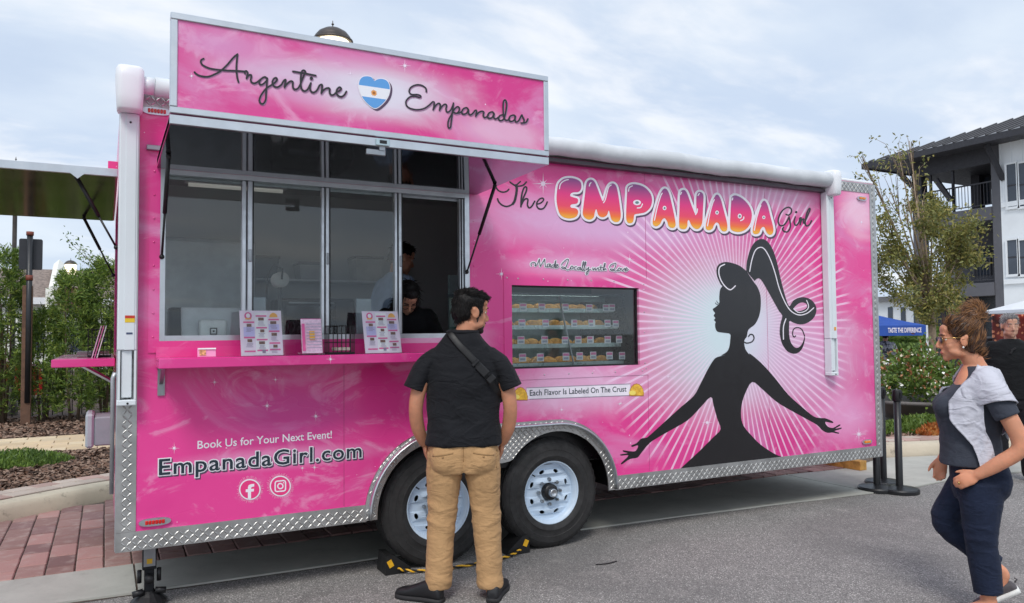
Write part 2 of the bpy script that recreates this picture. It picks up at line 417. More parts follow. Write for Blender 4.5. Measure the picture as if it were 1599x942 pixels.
def wrap_mat(name, glows, rays=None, seed=0.0, base=PINK, cloud=0.85):
    """printed vinyl wrap: pink nebula with pale printed clouds and, on the side, a starburst"""
    m, t = new_mat(name); v = t.coord(); s = t.n('SeparateXYZ', {0: v}); x, z = s.outputs[0], s.outputs[2]
    pv = t.n('CombineXYZ', {0: x, 1: z, 2: seed}).outputs[0]
    n1 = t.noise(t.scale(pv, (0.9, 1.5, 1)), 1.25, 9, 0.6, 1.4); n2 = t.noise(t.scale(pv, (1, 1.4, 1), (5, 2, 0)), 2.1, 9, 0.62, 2.2); n3 = t.noise(pv, 0.7, 4, 0.5, 0.4)
    c = t.mix(t.step(n3, 0.38, 0.66), lin(base), lin(HOT))
    c = t.mix(t.m('MULTIPLY', t.step(n1, 0.48, 0.69), cloud*0.6), c, lin(LILAC))
    c = t.mix(t.m('MULTIPLY', t.step(n2, 0.53, 0.67), cloud*0.42), c, lin((244, 196, 226)))
    for gx, gz, rx, rz, col, amt, wob in glows:
        dx = t.m('DIVIDE', t.m('SUBTRACT', x, gx), rx); dz = t.m('DIVIDE', t.m('SUBTRACT', z, gz), rz)
        r = t.m('SQRT', t.m('ADD', t.m('MULTIPLY', dx, dx), t.m('MULTIPLY', dz, dz)))
        r = t.m('ADD', r, t.m('MULTIPLY', t.m('SUBTRACT', n1, 0.5), wob))
        c = t.mix(t.m('MULTIPLY', t.step(r, 0.25, 1.05, 1.0, 0.0), amt), c, lin(col))
    if rays:
        cx, cz, r0, r1, N = rays
        dx = t.m('SUBTRACT', x, cx); dz = t.m('SUBTRACT', z, cz)
        ang = t.m('ARCTAN2', dz, dx); rad = t.m('SQRT', t.m('ADD', t.m('MULTIPLY', dx, dx), t.m('MULTIPLY', dz, dz)))
        fr = t.m('ABSOLUTE', t.m('SUBTRACT', t.m('FRACT', t.m('MULTIPLY', ang, N/(2*math.pi))), 0.5))
        idx = t.m('FLOOR', t.m('MULTIPLY', ang, N/(2*math.pi)))
        jit = t.n('TexWhiteNoise', {'W': idx}, noise_dimensions='1D').outputs[0]
        line = t.step(fr, 0.09, 0.16, 1.0, 0.0)
        env = t.m('MULTIPLY', t.step(rad, r0*0.55, r0*1.25), t.step(rad, t.m('ADD', r1*0.78, t.m('MULTIPLY', jit, r1*0.24)), r1*1.1, 1.0, 0.0))
        c = t.mix(t.m('MULTIPLY', t.m('MULTIPLY', line, env), 0.8), c, lin((250, 214, 240)))
        wedge = t.m('MULTIPLY', t.m('MULTIPLY', t.step(fr, 0.2, 0.45), env), 0.18)
        c = t.mix(wedge, c, lin((198, 70, 150)))
    st = t.n('TexVoronoi', {'Vector': pv, 'Scale': 16.0}); ss = t.n('SeparateColor', {0: st.outputs['Color']})
    dot = t.m('MULTIPLY', t.m('LESS_THAN', st.outputs['Distance'], t.m('MULTIPLY', ss.outputs[1], 0.09)), t.m('GREATER_THAN', ss.outputs[0], 0.72))
    c = t.mix(t.m('MULTIPLY', dot, 0.8), c, lin((252, 226, 244)))
    wav = t.noise(t.scale(v, (0.9, 1, 1.6)), 1.6, 3, 0.5)
    t.principled(col=c, rough=t.step(wav, 0.3, 0.7, 0.2, 0.3), spec=0.45, coat=0.25, coat_rough=0.08, normal=t.bump(wav, 0.12, 0.02)); return m
def P2(px, py, Y=0.0):
    q = at(px, py, Y); return q[0], q[2]
bx, bz = P2(1152, 507)
glows = []
def G(px, py, rpx, rpy, col, amt, wob=0.8, Y=0.0):
    cx, cz = P2(px, py, Y); ax, _ = P2(px+rpx, py, Y); _, az = P2(px, py-rpy, Y); glows.append((cx, cz, ax-cx, az-cz, col, amt, wob))
G(1130, 520, 150, 170, (214, 234, 238), 0.97, 0.3)
G(1250, 560, 130, 120, (232, 206, 234), 0.6, 0.8)
G(960, 350, 250, 62, (228, 186, 226), 0.85, 0.9)
G(1190, 300, 120, 40, (236, 186, 218), 0.8, 1.2)
G(900, 415, 120, 26, (240, 178, 218), 0.75, 0.6)
G(905, 605, 140, 60, (238, 196, 226), 0.8, 1.1)
G(1340, 330, 40, 60, (250, 214, 232), 0.75, 1.2)
G(1320, 650, 70, 60, (242, 178, 220), 0.65, 1.4)
G(690, 530, 90, 40, (240, 200, 226), 0.75, 0.8)
G(450, 650, 130, 70, (190, 66, 148), 0.5, 0.8)
G(440, 715, 190, 22, (240, 176, 216), 0.55, 0.5)
WRAP = wrap_mat('wrap_side', list(glows), (bx, bz, 0.42, 1.28, 110.0), 1.7)
glows = []
YS = -0.95
G(580, 140, 190, 60, (230, 222, 236), 1.0, 1.0, YS); G(440, 115, 160, 40, (224, 196, 222), 0.75, 1.6, YS); G(780, 205, 110, 40, (238, 196, 222), 0.75, 1.6, YS); G(340, 70, 90, 30, (222, 150, 200), 0.6, 1.4, YS)
WRAP_SIGN = wrap_mat('wrap_sign', list(glows), None, 9.3, (224, 74, 150), 1.0)
WRAP_PLAIN = wrap_mat('wrap_plain', [], None, 4.4, PINK, 0.25)
ALU = pbr('aluminium', (206, 210, 214), 0.34, 1.0, var=0.06, vscale=9, bump=0.06, bscale=120)
ALU_D = pbr('aluminium_dull', (164, 168, 172), 0.42, 1.0, var=0.1)
PLATE = pbr('tread_plate', (192, 191, 188), 0.44, 1.0, var=0.16, vscale=5, bump=.1, bscale=9)
WHITE = pbr('white_paint', (232, 234, 238), 0.4, 0, var=0.03, vscale=3)
WHITE_AL = pbr('white_powder_coat', (222, 228, 232), 0.35, 0.0, var=0.04, vscale=2)
BLACK = pbr('black_plastic', (26, 26, 28), 0.45, 0, var=0.1)
STEEL_D = pbr('dark_steel', (40, 41, 44), 0.5, 0.6, var=0.2)
INNER = pbr('inner_panel', (194, 198, 198), 0.42, 0, var=0.05, vscale=1.3)
INNER_D = pbr('inner_floor', (70, 70, 72), 0.5)
def mirror_mat():
    m, t = new_mat('gloss_underside'); v = t.coord()
    n = t.bump(t.noise(v, 2.2, 2, 0.5), 0.05, 0.02)
    t.principled(col=lin((128, 128, 138)), rough=0.06, metal=1.0, normal=n); return m
MIRROR = mirror_mat()
MIRROR2 = pbr('gloss_underside_pale', (176, 172, 164), .12, 1.0, var=.08, vscale=2, bump=.1, bscale=7)
GLASS = glass_mat('window_glass', (0.91, 0.94, 0.93), 1.0)
GLASS_C = glass_mat('clear_glass', (0.93, 0.96, 0.95), 0.8)

tr = thing('food_trailer', 'pink wrapped tandem axle food trailer with raised serving hatch', 'food trailer', (3.14, 1.2, 0))
# side wall with wheel arches and two openings
def arch(r, steps=18, flat=None):
    pts = [(WL-r*math.cos(a), WZ+r*math.sin(a)) for a in np.linspace(-0.02, math.pi/2, steps)]
    pts += [(WR+r*math.sin(a), WZ+r*math.cos(a)) for a in np.linspace(0, math.pi/2+0.02, steps)]; return pts
outer = [(X0, ZB)]+[(WL-ARCH, ZB)]+arch(ARCH)[1:-1]+[(WR+ARCH, ZB), (X1, ZB), (X1, ZT), (X0, ZT)]
rect = lambda a, b, c, d: [(a, c), (b, c), (b, d), (a, d)]
mb = MB(); mb.plate([outer, rect(OX0, OX1, OZ0, OZ1), rect(DX0, DX1, DZ0, DZ1)], lambda u, v, d: (u, d, v), 0.045)
mb.build('side_wall', WRAP, tr)
q = MB(); q.plate([rect(0.046, YB-0.04, ZB, ZT-0.004), rect(0.36, 2.14, 1.40, 2.40)], lambda u, v, d: (X0+d, u, v), 0.04); q.build('end_wall', WRAP_PLAIN, tr)
q = MB(); q.span(X1-0.04, X1, 0.046, YB-0.04, ZB, ZT-0.004); q.build('end_wall', WRAP_PLAIN, tr)
q = MB(); q.span(X0, X1, YB-0.038, YB, ZB, ZT-0.004); q.build('back_wall', INNER, tr)
q = MB(); q.span(X0, X1, 0.0, YB, ZT, ZT+0.03, 0.01); q.build('roof', WHITE, tr)
q = MB(); q.span(X0+0.042, X1-0.042, 0.048, YB-0.04, ZT-0.05, ZT-0.004); q.build('ceiling_panel', INNER, tr)
q = MB(); q.span(X0+0.042, WL-0.52, 0.048, YB-0.04, 0.50, 0.56); q.span(WR+0.52, X1-0.042, 0.048, YB-0.04, 0.50, 0.56); q.span(WL-0.52, WR+0.52, 0.40, YB-0.4, 0.50, 0.56); q.build('floor', INNER_D, tr)
q = MB()
for y in (0.45, 2.0): q.span(0.1, X1-0.05, y, y+0.06, 0.37, 0.498)
for x in (0.2, 1.2, 3.5, 4.5, 5.5): q.span(x, x+0.05, 0.05, YB-0.05, 0.4, 0.497)
for x in (WL, WR): q.tube([(x, 0.1, WZ-0.02), (x, YB-0.1, WZ-0.02)], 0.045, 10)
q.span(WL-0.51, WR+0.51, 0.36, 0.385, 0.4, 1.0); q.span(WL-0.51, WR+0.51, 0.05, 0.384, 0.98, 1.0); q.span(WL-0.53, WL-0.512, 0.05, 0.384, 0.37, 0.998); q.span(WR+0.512, WR+0.53, 0.05, 0.384, 0.37, 0.998)
q.span(6.2, 7.3, 1.19, 1.27, 0.38, 0.48)
q.build('chassis', STEEL_D, tr)
# tread plate trim
def treads(region, x0, x1, z0, z1, y, pitch=0.036):
    q = MB(); i = 0; zc = z0+pitch*0.4
    while zc < z1:
        xc = x0+pitch*0.3; j = 0
        while xc < x1:
            a = math.pi/4 if (i+j) % 2 else -math.pi/4
            c, s = math.cos(a), math.sin(a); L, w, h = pitch*0.50, pitch*0.13, 0.003
            if region(xc, zc) and region(xc+c*L, zc+s*L) and region(xc-c*L, zc-s*L):
                pt = lambda u, v, d: (xc+c*u-s*v, y-d, zc+s*u+c*v)
                q.add([pt(-L, 0, 0), pt(-L*.3, -w, 0), pt(L*.3, -w, 0), pt(L, 0, 0), pt(L*.3, w, 0), pt(-L*.3, w, 0), pt(-L*.4, 0, h), pt(L*.4, 0, h)],
                      [(0, 1, 6), (1, 2, 7, 6), (2, 3, 7), (3, 4, 7), (4, 5, 6, 7), (5, 0, 6)])
            xc += pitch*0.72; j += 1
        zc += pitch*0.72; i += 1
    return q
def trim(name, x0, x1, z0, z1, y=-0.005):
    q = MB(); q.span(x0, x1, y, 0.0-0.0005, z0, z1); o = q.build(name, PLATE, tr)
    tq = treads(lambda x, z: x0 < x < x1 and z0 < z < z1, x0, x1, z0, z1, y-0.0004)
    if tq.v: tag(tq.build('tread_pattern', PLATE, o, fix=False), kind='stuff')
    return o
trim('corner_trim', X0-0.004, X0+0.092, ZB+0.097, ZT)
trim('bottom_trim', X0-0.004, WL-ARCH-0.002, ZB-0.006, ZB+0.096)
trim('bottom_trim', WR+ARCH+0.002, X1+0.004, ZB-0.006, ZB+0.096)
trim('corner_trim', X1-0.07, X1+0.004, ZB+0.097, ZT)
trim('top_trim', X0+0.093, X1-0.071, ZT-0.085, ZT)
q = MB(); q.span(X0-0.008, X0-0.0005, -0.003, 0.09, ZB, ZT); q.build('corner_trim', ALU, tr)
q = MB(); q.span(X1+0.005, X1+0.012, -0.003, 0.06, ZB, ZT); q.build('corner_trim', ALU, tr)
# fender plate between the wheels, with rolled lip
well = [(WL-WELL*math.cos(a), WZ+WELL*math.sin(a)) for a in np.linspace(-0.04, math.pi-math.asin(0.27/WELL)-0.0, 26)]
wellr = [(WL+WR-x, z) for x, z in reversed(well)]
midx = (WL+WR)/2; tipz = WZ+0.27
tip = [(midx-0.06, tipz-0.012), (midx, tipz-0.02), (midx+0.06, tipz-0.012)]
fo = [(WL-ARCH-0.0, ZB)]+arch(ARCH+0.015)+[(WR+ARCH, ZB)]
fl = fo+[(WR+WELL, ZB)]+list(reversed(wellr))+list(reversed(tip))+list(reversed(well))+[(WL-WELL, ZB)]
fender = MB(); fender.plate([fl], lambda u, v, d: (u, -0.012+d, v), 0.011); fender = fender.build('fender', PLATE, tr)
from mathutils.geometry import intersect_point_tri_2d
def in_poly(x, z, poly):
    r = False; n = len(poly)
    for i in range(n):
        a, b = poly[i], poly[i-1]
        if (a[1] > z) != (b[1] > z) and x < (b[0]-a[0])*(z-a[1])/(b[1]-a[1])+a[0]: r = not r
    return r
tq = treads(lambda x, z: in_poly(x, z, fl), 1.4, 3.32, 0.37, 0.9, -0.0124, 0.03); tag(tq.build('tread_pattern', PLATE, fender, fix=False), kind='stuff')
q = MB(); q.tube([(x, -0.03, z) for x, z in arch(ARCH-0.012)], [(0.011, 0.03)]*36, 8, ref=(0, 0, 1)); q.build('fender_lip', ALU, fender, True)
# sparse rivets down the panel seams
def rivets(name, pts, parent, r=0.006, y=-0.004, mat=None):
    q = MB()
    for x, z in pts: q.ell((x, y, z), (r, 0.003, r), n=8, m=5)
    return tag(q.build(name, mat or WRAP, parent, True), kind='stuff')
for x in (1.29, 3.60, 4.84):
    q = MB(); q.span(x-0.0015, x+0.0015, -0.0008, 0.0, ZB+0.1, ZT-0.09 if x > 2.3 else 1.32); q.build('panel_seam', pbr('seam', (176, 60, 120), .6), tr)
# ---- service window
sw = MB(); sw.plate([rect(OX0-0.055, OX1+0.05, OZ0-0.062, OZ1+0.05), rect(OX0+0.001, OX1-0.001, OZ0+0.001, OZ1-0.001)], lambda u, v, d: (u, -0.007+d, v), 0.0068)
sur = sw.build('window_surround', WRAP, tr)
rivets('rivet', [(OX0-0.03, z) for z in np.arange(1.5, 2.5, 0.13)]+[(x, OZ0-0.035) for x in np.arange(0.4, 2.1, 0.17)]+[(OX1+0.028, z) for z in np.arange(1.5, 2.4, 0.15)], sur, y=-0.008)
wf = MB()
wf.span(OX0, OX0+0.028, -0.004, 0.07, OZ0, OZ1); wf.span(OX1-0.035, OX1, -0.004, 0.07, OZ0, OZ1)
wf.span(OX0+0.0285, OX1-0.0355, -0.004, 0.07, OZ0, OZ0+0.03); wf.span(OX0+0.0285, OX1-0.0355, -0.004, 0.07, OZ1-0.03, OZ1)
wfo = wf.build('window_frame', ALU, tr)
for a, b, yy in ((0.694, 0.752, 0.0), (1.158, 1.203, 0.012), (1.620, 1.664, 0.0), (2.076, 2.10, 0.012)):
    q = MB(); m = (a+b)/2
    q.span(a, m-0.004, yy+0.006, yy+0.05, OZ0+0.0305, OZ1-0.0305, 0.004); q.span(m+0.002, b, yy-0.002, yy+0.035, OZ0+0.0305, OZ1-0.0305, 0.004)
    o = q.build('mullion', ALU, wfo)
    q = MB(); q.span(b+0.001, b+0.008, yy+0.008, yy+0.03, OZ0+0.031, OZ1-0.031); q.build('gasket', BLACK, wfo)
    q = MB(); q.span(m+0.004, b-0.004, yy-0.014, yy-0.0025, 1.93, 2.0, 0.003); q.build('latch', ALU_D, wfo)
for a, b, yy in ((OX0+0.029, 0.693, 0.02), (0.762, 1.157, 0.03), (1.213, 1.619, 0.02)):
    q = MB(); q.span(a, b, yy, yy+0.005, OZ0+0.031, OZ1-0.031); q.build('pane', GLASS, wfo)
for zz in (OZ1-0.047, ): 
    q = MB(); q.span(OX0+0.029, OX1-0.036, 0.052, 0.066, zz, zz+0.016); q.build('track', ALU_D, wfo)
# ---- serving shelf
sh = MB(); sh.span(0.247, 2.15, -0.285, -0.0075, 1.372, 1.388, 0.003); sh.span(0.247, 2.15, -0.29, -0.27, 1.335, 1.3885, 0.004); sh.span(0.247, 0.262, -0.268, -0.0075, 1.337, 1.371)
sh.span(0.247, 2.15, -0.015, -0.0076, 1.3885, 1.445)
shelf = sh.build('serving_shelf', WRAP_PLAIN, tr)
for x in (0.275, 2.08):
    q = MB(); q.span(x-0.018, x+0.018, -0.01, -0.0005, 1.18, 1.336); q.box((x, -0.09, 1.29), (0.02, 0.22, 0.012), 0.002, RX(math.radians(-28))); q.build('bracket', ALU_D, shelf)
# ---- raised hatch with sign board
HX0, HX1 = 0.243, 2.192
hz = lambda y: 2.432+(-y)*0.016
hb = MB(); hb.add([(HX0, -0.008, hz(0)+.001), (HX1, -0.008, hz(0)+.001), (HX1, -0.93, hz(-.93)+.001), (HX0, -0.93, hz(-.93)+.001), (HX0, -0.008, hz(0)+.045), (HX1, -0.008, hz(0)+.045), (HX1, -0.93, hz(-.93)+.045), (HX0, -0.93, hz(-.93)+.045)],
                  [(3, 2, 1, 0), (4, 5, 6, 7), (0, 1, 5, 4), (1, 2, 6, 5), (2, 3, 7, 6), (3, 0, 4, 7)])
hatch = hb.build('service_hatch', WRAP_PLAIN, tr)
q = MB(); q.add([(HX0+.004, -0.012, hz(0)-.002), (HX1-.004, -0.012, hz(0)-.002), (HX1-.004, -0.926, hz(-.93)-.002), (HX0+.004, -0.926, hz(-.93)-.002)], [(0, 1, 2, 3)]); q.build('hatch_lining', MIRROR, hatch, fix=False)
q = MB(); q.span(HX0, HX1, -0.952, -0.931, 2.444, 2.486, 0.002); q.build('hatch_rail', ALU, hatch)
q = MB(); q.span(HX0, HX0+0.012, -0.93, -0.02, 2.448, 2.4795) ; q.build('hatch_rail', ALU, hatch)
q = MB(); q.span(HX0+0.03, HX1-0.03, -0.028, -0.008, 2.478, 2.492); q.build('hinge', ALU_D, hatch)
SZ0, SZ1 = 2.492, 2.946
sb = MB(); sb.span(HX0+0.02, HX1-0.02, -0.948, -0.915, SZ0+0.02, SZ1-0.02); sign = sb.build('sign_board', WRAP_SIGN, tr)
for a in ((HX0, HX1, SZ0, SZ0+0.03), (HX0, HX1, SZ1-0.03, SZ1), (HX0, HX0+0.03, SZ0+0.0305, SZ1-0.0305), (HX1-0.03, HX1, SZ0+0.0305, SZ1-0.0305)):
    q = MB(); q.span(a[0], a[1], -0.956, -0.91, a[2], a[3], 0.003); q.build('frame_rail', ALU, sign)
q = MB(); lx = at(598, 222, -0.96)
q.span(lx[0]-0.035, lx[0]+0.035, -0.966, -0.9525, 2.446, 2.482, 0.002); o = q.build('latch', pbr('zinc', (190, 206, 208), .3, 1.0), hatch)
q = MB(); q.span(lx[0]-0.018, lx[0]+0.018, -0.969, -0.9665, 2.456, 2.472); q.build('keyhole', BLACK, hatch)
q = MB(); q.box((lx[0]-0.03, -0.935, 2.415), (0.10, 0.018, 0.03), 0.003); q.box((lx[0]-0.0, -0.94, 2.435), (0.03, 0.02, 0.02)); q.build('handle', ALU_D, hatch)
def strut(p, q_, parent, r0=0.011, r1=0.006):
    a, b = Vector(p), Vector(q_); m = a.lerp(b, 0.55)
    mb = MB(); mb.tube([a, m], r0, 8); mb.tube([m, b], r1, 8); mb.ell(a, (.014, .014, .014), n=8, m=6); mb.ell(b, (.014, .014, .014), n=8, m=6)
    return mb.build('gas_strut', BLACK, parent, True)
strut((0.278, -0.36, 2.425), (0.272, -0.012, 1.94), hatch); strut((2.148, -0.36, 2.425), (2.112, -0.012, 1.91), hatch)
# ---- awning folded on the top edge
aw = MB(); aw.tube([(0.5, -0.085, 2.80)]+[(x, -0.085+.002*math.sin(x*31), 2.80+0.004*math.sin(x*7)+.002*math.sin(x*23)) for x in np.linspace(0.55, 5.4, 90)]+[(5.56, -0.085, 2.80)], 0.064, 20)
awn = aw.build('awning', pbr('awning_fabric', (206, 210, 214), .6, 0, var=.12, vscale=3, bump=.25, bscale=11), tr, True)
q = MB(); q.span(2.0, 5.52, -0.06, -0.006, 2.70, 2.728); q.build('awning_shade_strip', pbr('awning_shade_strip', (84, 74, 82), .5), awn)  # dark strip standing in for the shade under the awning roll
def awning_arm(x0, x1, z0, z1, y0=-0.075, cap=True, zm=1.43):
    q = MB(); q.span(x0, x1, y0, -0.006, zm, z1, 0.006); w = (x1-x0)
    q.span(x0+w*.34, x1-w*.14, y0-0.004, y0-0.0002, zm+0.003, z1-0.003, 0.001)
    o = q.build('awning_arm', WHITE_AL, awn)
    q = MB(); q.span(x0+w*.22, x1-w*.25, y0+0.012, -0.008, z0+0.03, zm-0.001, 0.003); q.build('inner_arm', WHITE_AL, awn)
    q = MB(); q.span(x0+w*.04, x0+w*.16, y0, -0.008, z0+0.02, zm-0.001); q.span(x1-w*.14, x1-w*.03, y0, -0.008, z0+0.02, zm-0.001); q.span(x0, x1, y0-0.004, -0.006, z0-0.012, z0+0.019, 0.005); q.build('foot_bracket', WHITE_AL, awn)
    for zz in (z1-0.05, z0+0.0):
        q = MB(); q.ell((x0+w*.55, y0-0.005, zz), (.006, .004, .006), n=8, m=5); q.build('screw', STEEL_D, awn)
awning_arm(0.058, 0.152, 1.15, 2.70); awning_arm(5.502, 5.592, 1.125, 2.70)
def cap(x0, x1, lo, hi, grow):
    q = MB(); rings = []
    for f, sx, sy in ((0, .84, .8), (.05, .92, .9), (.3, .97, .97), (.7, 1.0+grow, 1.0), (.9, .97+grow, .94), (.97, .86+grow, .8), (1, .6+grow, .5)):
        cx, cy, hw, hd = (x0+x1)/2, -0.085, (x1-x0)/2*sx, 0.085*sy
        rings.append([(cx+hw*np.sign(math.cos(a))*abs(math.cos(a))**.5, cy+hd*np.sign(math.sin(a))*abs(math.sin(a))**.5, lo+(hi-lo)*f) for a in np.linspace(0, 2*math.pi, 24, endpoint=False)])
    q.loft(rings); return q.build('awning_cap', WHITE, awn, True)
cap(0.036, 0.172, 2.70, 2.945, 0.04); cap(5.50, 5.60, 2.665, 2.885, 0.0)
q = MB(); q.tube([(0.165, -0.085, 2.858), (0.225, -0.085, 2.858)], 0.047, 20); q.tube([(0.226, -0.085, 2.858), (0.55, -0.085, 2.85)], 0.052, 20); q.build('roller_end', WHITE_AL, awn, True)
# warning sticker on the near arm
q = MB(); q.span(0.093, 0.14, -0.0805, -0.0797, 1.60, 1.615); q.build('sticker', pbr('sticker_red', (206, 60, 44), .5), awn)
q = MB(); q.span(0.093, 0.14, -0.0805, -0.0797, 1.578, 1.5995); q.build('sticker', pbr('sticker_yellow', (238, 202, 52), .5), awn)
q = MB(); q.span(5.545, 5.57, -0.0805, -0.0797, 1.50, 1.53); q.build('sticker', pbr('sticker_orange', (232, 160, 60), .5), awn)
q = MB(); q.span(0.10, 0.13, -0.0805, -0.0797, 1.515, 1.525); q.build('sticker', pbr('sticker_blue', (70, 80, 110), .5), awn)
# grab bar near the hatch
q = MB(); a = at(229, 226, -0.02); b = at(254, 236, -0.02); q.span(a[0], b[0]+0.02, -0.03, -0.0005, b[2], a[2], 0.003); q.build('hatch_stop', ALU_D, tr)
# ---- marker lights
def marker(px, py, w, h, lens, segs):
    x, _, z = at(px, py, -0.01); q = MB(); n = 20
    pr = [(x+w/2*np.sign(math.cos(a))*abs(math.cos(a))**.7, z+h/2*np.sign(math.sin(a))*abs(math.sin(a))**.9) for a in np.linspace(0, 2*math.pi, n, endpoint=False)]
    q.plate([pr], lambda u, v, d: (u, -0.014+d, v), 0.013); o = q.build('marker_light', ALU, tr)
    L = w*0.62
    for i in range(segs):
        q = MB(); q.box((x-L/2+L*(i+.5)/segs, -0.018, z), (L/segs*.88, 0.012, h*.5), 0.003); q.build('lens', lens, o)
RED = pbr('red_lens', (206, 26, 22), .18, 0, coat=0.6); AMB = pbr('amber_lens', (236, 138, 20), .18, 0, coat=0.6)
marker(242, 815, 0.16, 0.043, RED, 6); marker(245, 174, 0.15, 0.042, RED, 6); marker(1346, 310, 0.125, 0.04, AMB, 2); marker(1354, 690, 0.125, 0.042, AMB, 2)
# ---- wheels
TYRE = pbr('tyre_rubber', (42, 41, 41), 0.7, 0, var=.3, vscale=12, bump=.3, bscale=60)
RIMW = pbr('white_wheel', (200, 217, 234), 0.35, 0, var=.04, vscale=5)
def wheel(x, y, flip=1):
    M = Matrix.Translation((x, y, 0.383)) @ Matrix.Rotation(math.radians(90*flip), 4, 'X')     # local +z points outwards (-y)
    w = bpy.data.objects.new('wheel', None); COL.objects.link(w); w.location = (x, y, 0.383); attach(w, tr)
    prof = [(.215, -.10), (.25, -.112), (.31, -.112), (.355, -.10), (.376, -.085)]
    for k in range(5):
        z = -.085+.17*(k+0.0)/5; prof += [(.381, z+.004), (.383, z+.026), (.374, z+.028), (.374, z+.033)]
    prof += [(.378, .085), (.366, .099), (.352, .106), (.345, .108), (.343, .111), (.30, .116), (.298, .114), (.262, .114), (.258, .117), (.232, .110), (.212, .094), (.205, .05)]
    q = MB(); q.lathe(prof, 56, M); q.build('tyre', TYRE, w, True, True).data.set_sharp_from_angle(angle=math.radians(40))
    q = MB()
    for k in range(44):
        a = 2*math.pi*k/44
        q.add([M @ Vector((r*math.cos(a+da), r*math.sin(a+da), z)) for r, z, da in ((.3775, .088, 0), (.366, .1005, .01), (.352, .1085, .01), (.352, .1085, .05), (.366, .1005, .05), (.3775, .088, .06), (.384, .082, .06), (.384, .082, 0))], [(0, 1, 4, 5), (1, 2, 3, 4), (7, 0, 5, 6)])
    tag(q.build('tread_block', TYRE, w, False, False), kind='stuff')
    q = MB(); q.lathe([(.205, .05), (.211, .094), (.219, .101), (.222, .097), (.217, .09), (.207, .088), (.196, .06), (.193, .045), (.19, -.08)], 48, M); q.build('rim', RIMW, w, True)
    holes = []
    for k in range(8):
        a = 2*math.pi*(k+.5)/8; c, s = math.cos(a), math.sin(a)
        holes.append([(c*(.150+.013*math.cos(b))-s*.022*math.sin(b), s*(.150+.013*math.cos(b))+c*.022*math.sin(b)) for b in np.linspace(0, 2*math.pi, 12, endpoint=False)])
    outerc = [(.195*math.cos(b), .195*math.sin(b)) for b in np.linspace(0, 2*math.pi, 48, endpoint=False)]
    hub = [(.058*math.cos(b), .058*math.sin(b)) for b in np.linspace(0, 2*math.pi, 24, endpoint=False)]
    def disc(u, v, d):
        r = math.hypot(u, v); return M @ Vector((u, v, .045+.022*max(0, 1-abs(r-.125)/.07)-d))
    q = MB(); q.plate([outerc, hub]+holes, disc, 0.012); q.build('rim_disc', RIMW, w, False)
    q = MB(); q.lathe([(.19, -.02), (.02, -.02)], 24, M); q.build('brake_drum', BLACK, w)
    q = MB(); q.lathe([(.058, .03), (.057, .085), (.05, .095), (.03, .097), (.001, .098)], 24, M); q.build('hub', BLACK, w, True)
    q = MB(); q.lathe([(.03, .097), (.029, .125), (.022, .13), (.018, .122), (.001, .122)], 20, M); q.build('hub_cap', ALU, w, True)
    for k in range(8):
        a = 2*math.pi*k/8; q = MB(); Mn = M @ Matrix.Translation((.087*math.cos(a), .087*math.sin(a), .055))
        q.lathe([(.013, 0), (.012, .02), (.007, .028), (.001, .028)], 6, Mn); q.build('lug_nut', ALU_D, w)
    q = MB(); a = 2.4; q.tube([M @ Vector((.2*math.cos(a), .2*math.sin(a), .06)), M @ Vector((.185*math.cos(a), .185*math.sin(a), .1))], .005, 6); q.build('valve', BLACK, w)
    return w
for x in (WL, WR): wheel(x, 0.155)
for x in (WL, WR): wheel(x, YB-0.155, -1)
# ---- corner jack
jx, jy = 0.235, 0.20
q = MB(); q.span(jx-.036, jx+.036, jy-.03, jy+.03, .20, .40, .004); q.box((jx, jy, .12), (.05, .04, .17), .004); jack = q.build('stabiliser_jack', STEEL_D, tr)
q = MB(); q.span(jx-.03, jx+.03, jy-.034, jy-.031, .22, .38); q.build('jack_plate', pbr('jack_grey', (150, 152, 154), .4, .4), jack)
q = MB(); q.span(jx-.014, jx+.014, jy-.0365, jy-.0342, .235, .262); q.build('decal', pbr('decal_yellow', (214, 170, 40), .5), jack)
q = MB(); q.tube([(jx, jy-.07, .155), (jx, jy+.04, .155)], .024, 12); q.tube([(jx-.05, jy-.01, .13), (jx-.05, jy-.01, .20)], .012, 8); q.tube([(jx+.05, jy-.01, .13), (jx+.05, jy-.01, .20)], .012, 8); q.tube([(jx-.085, jy-.03, .075), (jx-.03, jy-.03, .085)], .018, 8); q.tube([(jx+.03, jy-.03, .085), (jx+.085, jy-.03, .078)], .018, 8); q.build('crank_head', BLACK, jack, True)
q = MB(); rings = [[(jx+sx*math.cos(a), jy+.0+sy*math.sin(a), z) for a in np.linspace(0, 2*math.pi, 16, endpoint=False)] for sx, sy, z in ((.095, .085, .015), (.095, .085, .03), (.065, .055, .055), (.035, .03, .08))]
q.loft(rings); q.build('foot', BLACK, jack)
# ---- end hatch, end shelf and utility box on the left end wall
ey0, ey1, ez = 0.30, 2.2, 2.42
q = MB(); q.span(-1.0, X0-0.009, ey0, ey1, ez+0.004, ez+0.04); eh = q.build('end_hatch', WRAP_PLAIN, tr)
q = MB(); q.add([(-0.998, ey0+.002, ez+.001), (X0-.02, ey0+.002, ez+.001), (X0-.02, ey1, ez+.001), (-0.998, ey1, ez+.001)], [(0, 1, 2, 3)]); q.build('hatch_lining', MIRROR2, eh, fix=False)
q = MB(); q.span(-1.0, X0-0.009, ey0-0.02, ey0-0.0005, ez-0.002, ez+0.043, 0.002); q.build('hatch_rail', ALU, eh)
q = MB(); q.span(X0-0.06, X0-0.0085, ey0+0.05, ey0+0.2, ez+0.041, ez+0.10, 0.003); q.build('hinge', WRAP_PLAIN, eh)
strut((-0.15, ey0+.06, ez-.01), (X0-.012, ey0+.06, 2.02), eh); strut((-0.15, ey1-.15, ez-.01), (X0-.012, ey1-.15, 1.98), eh)
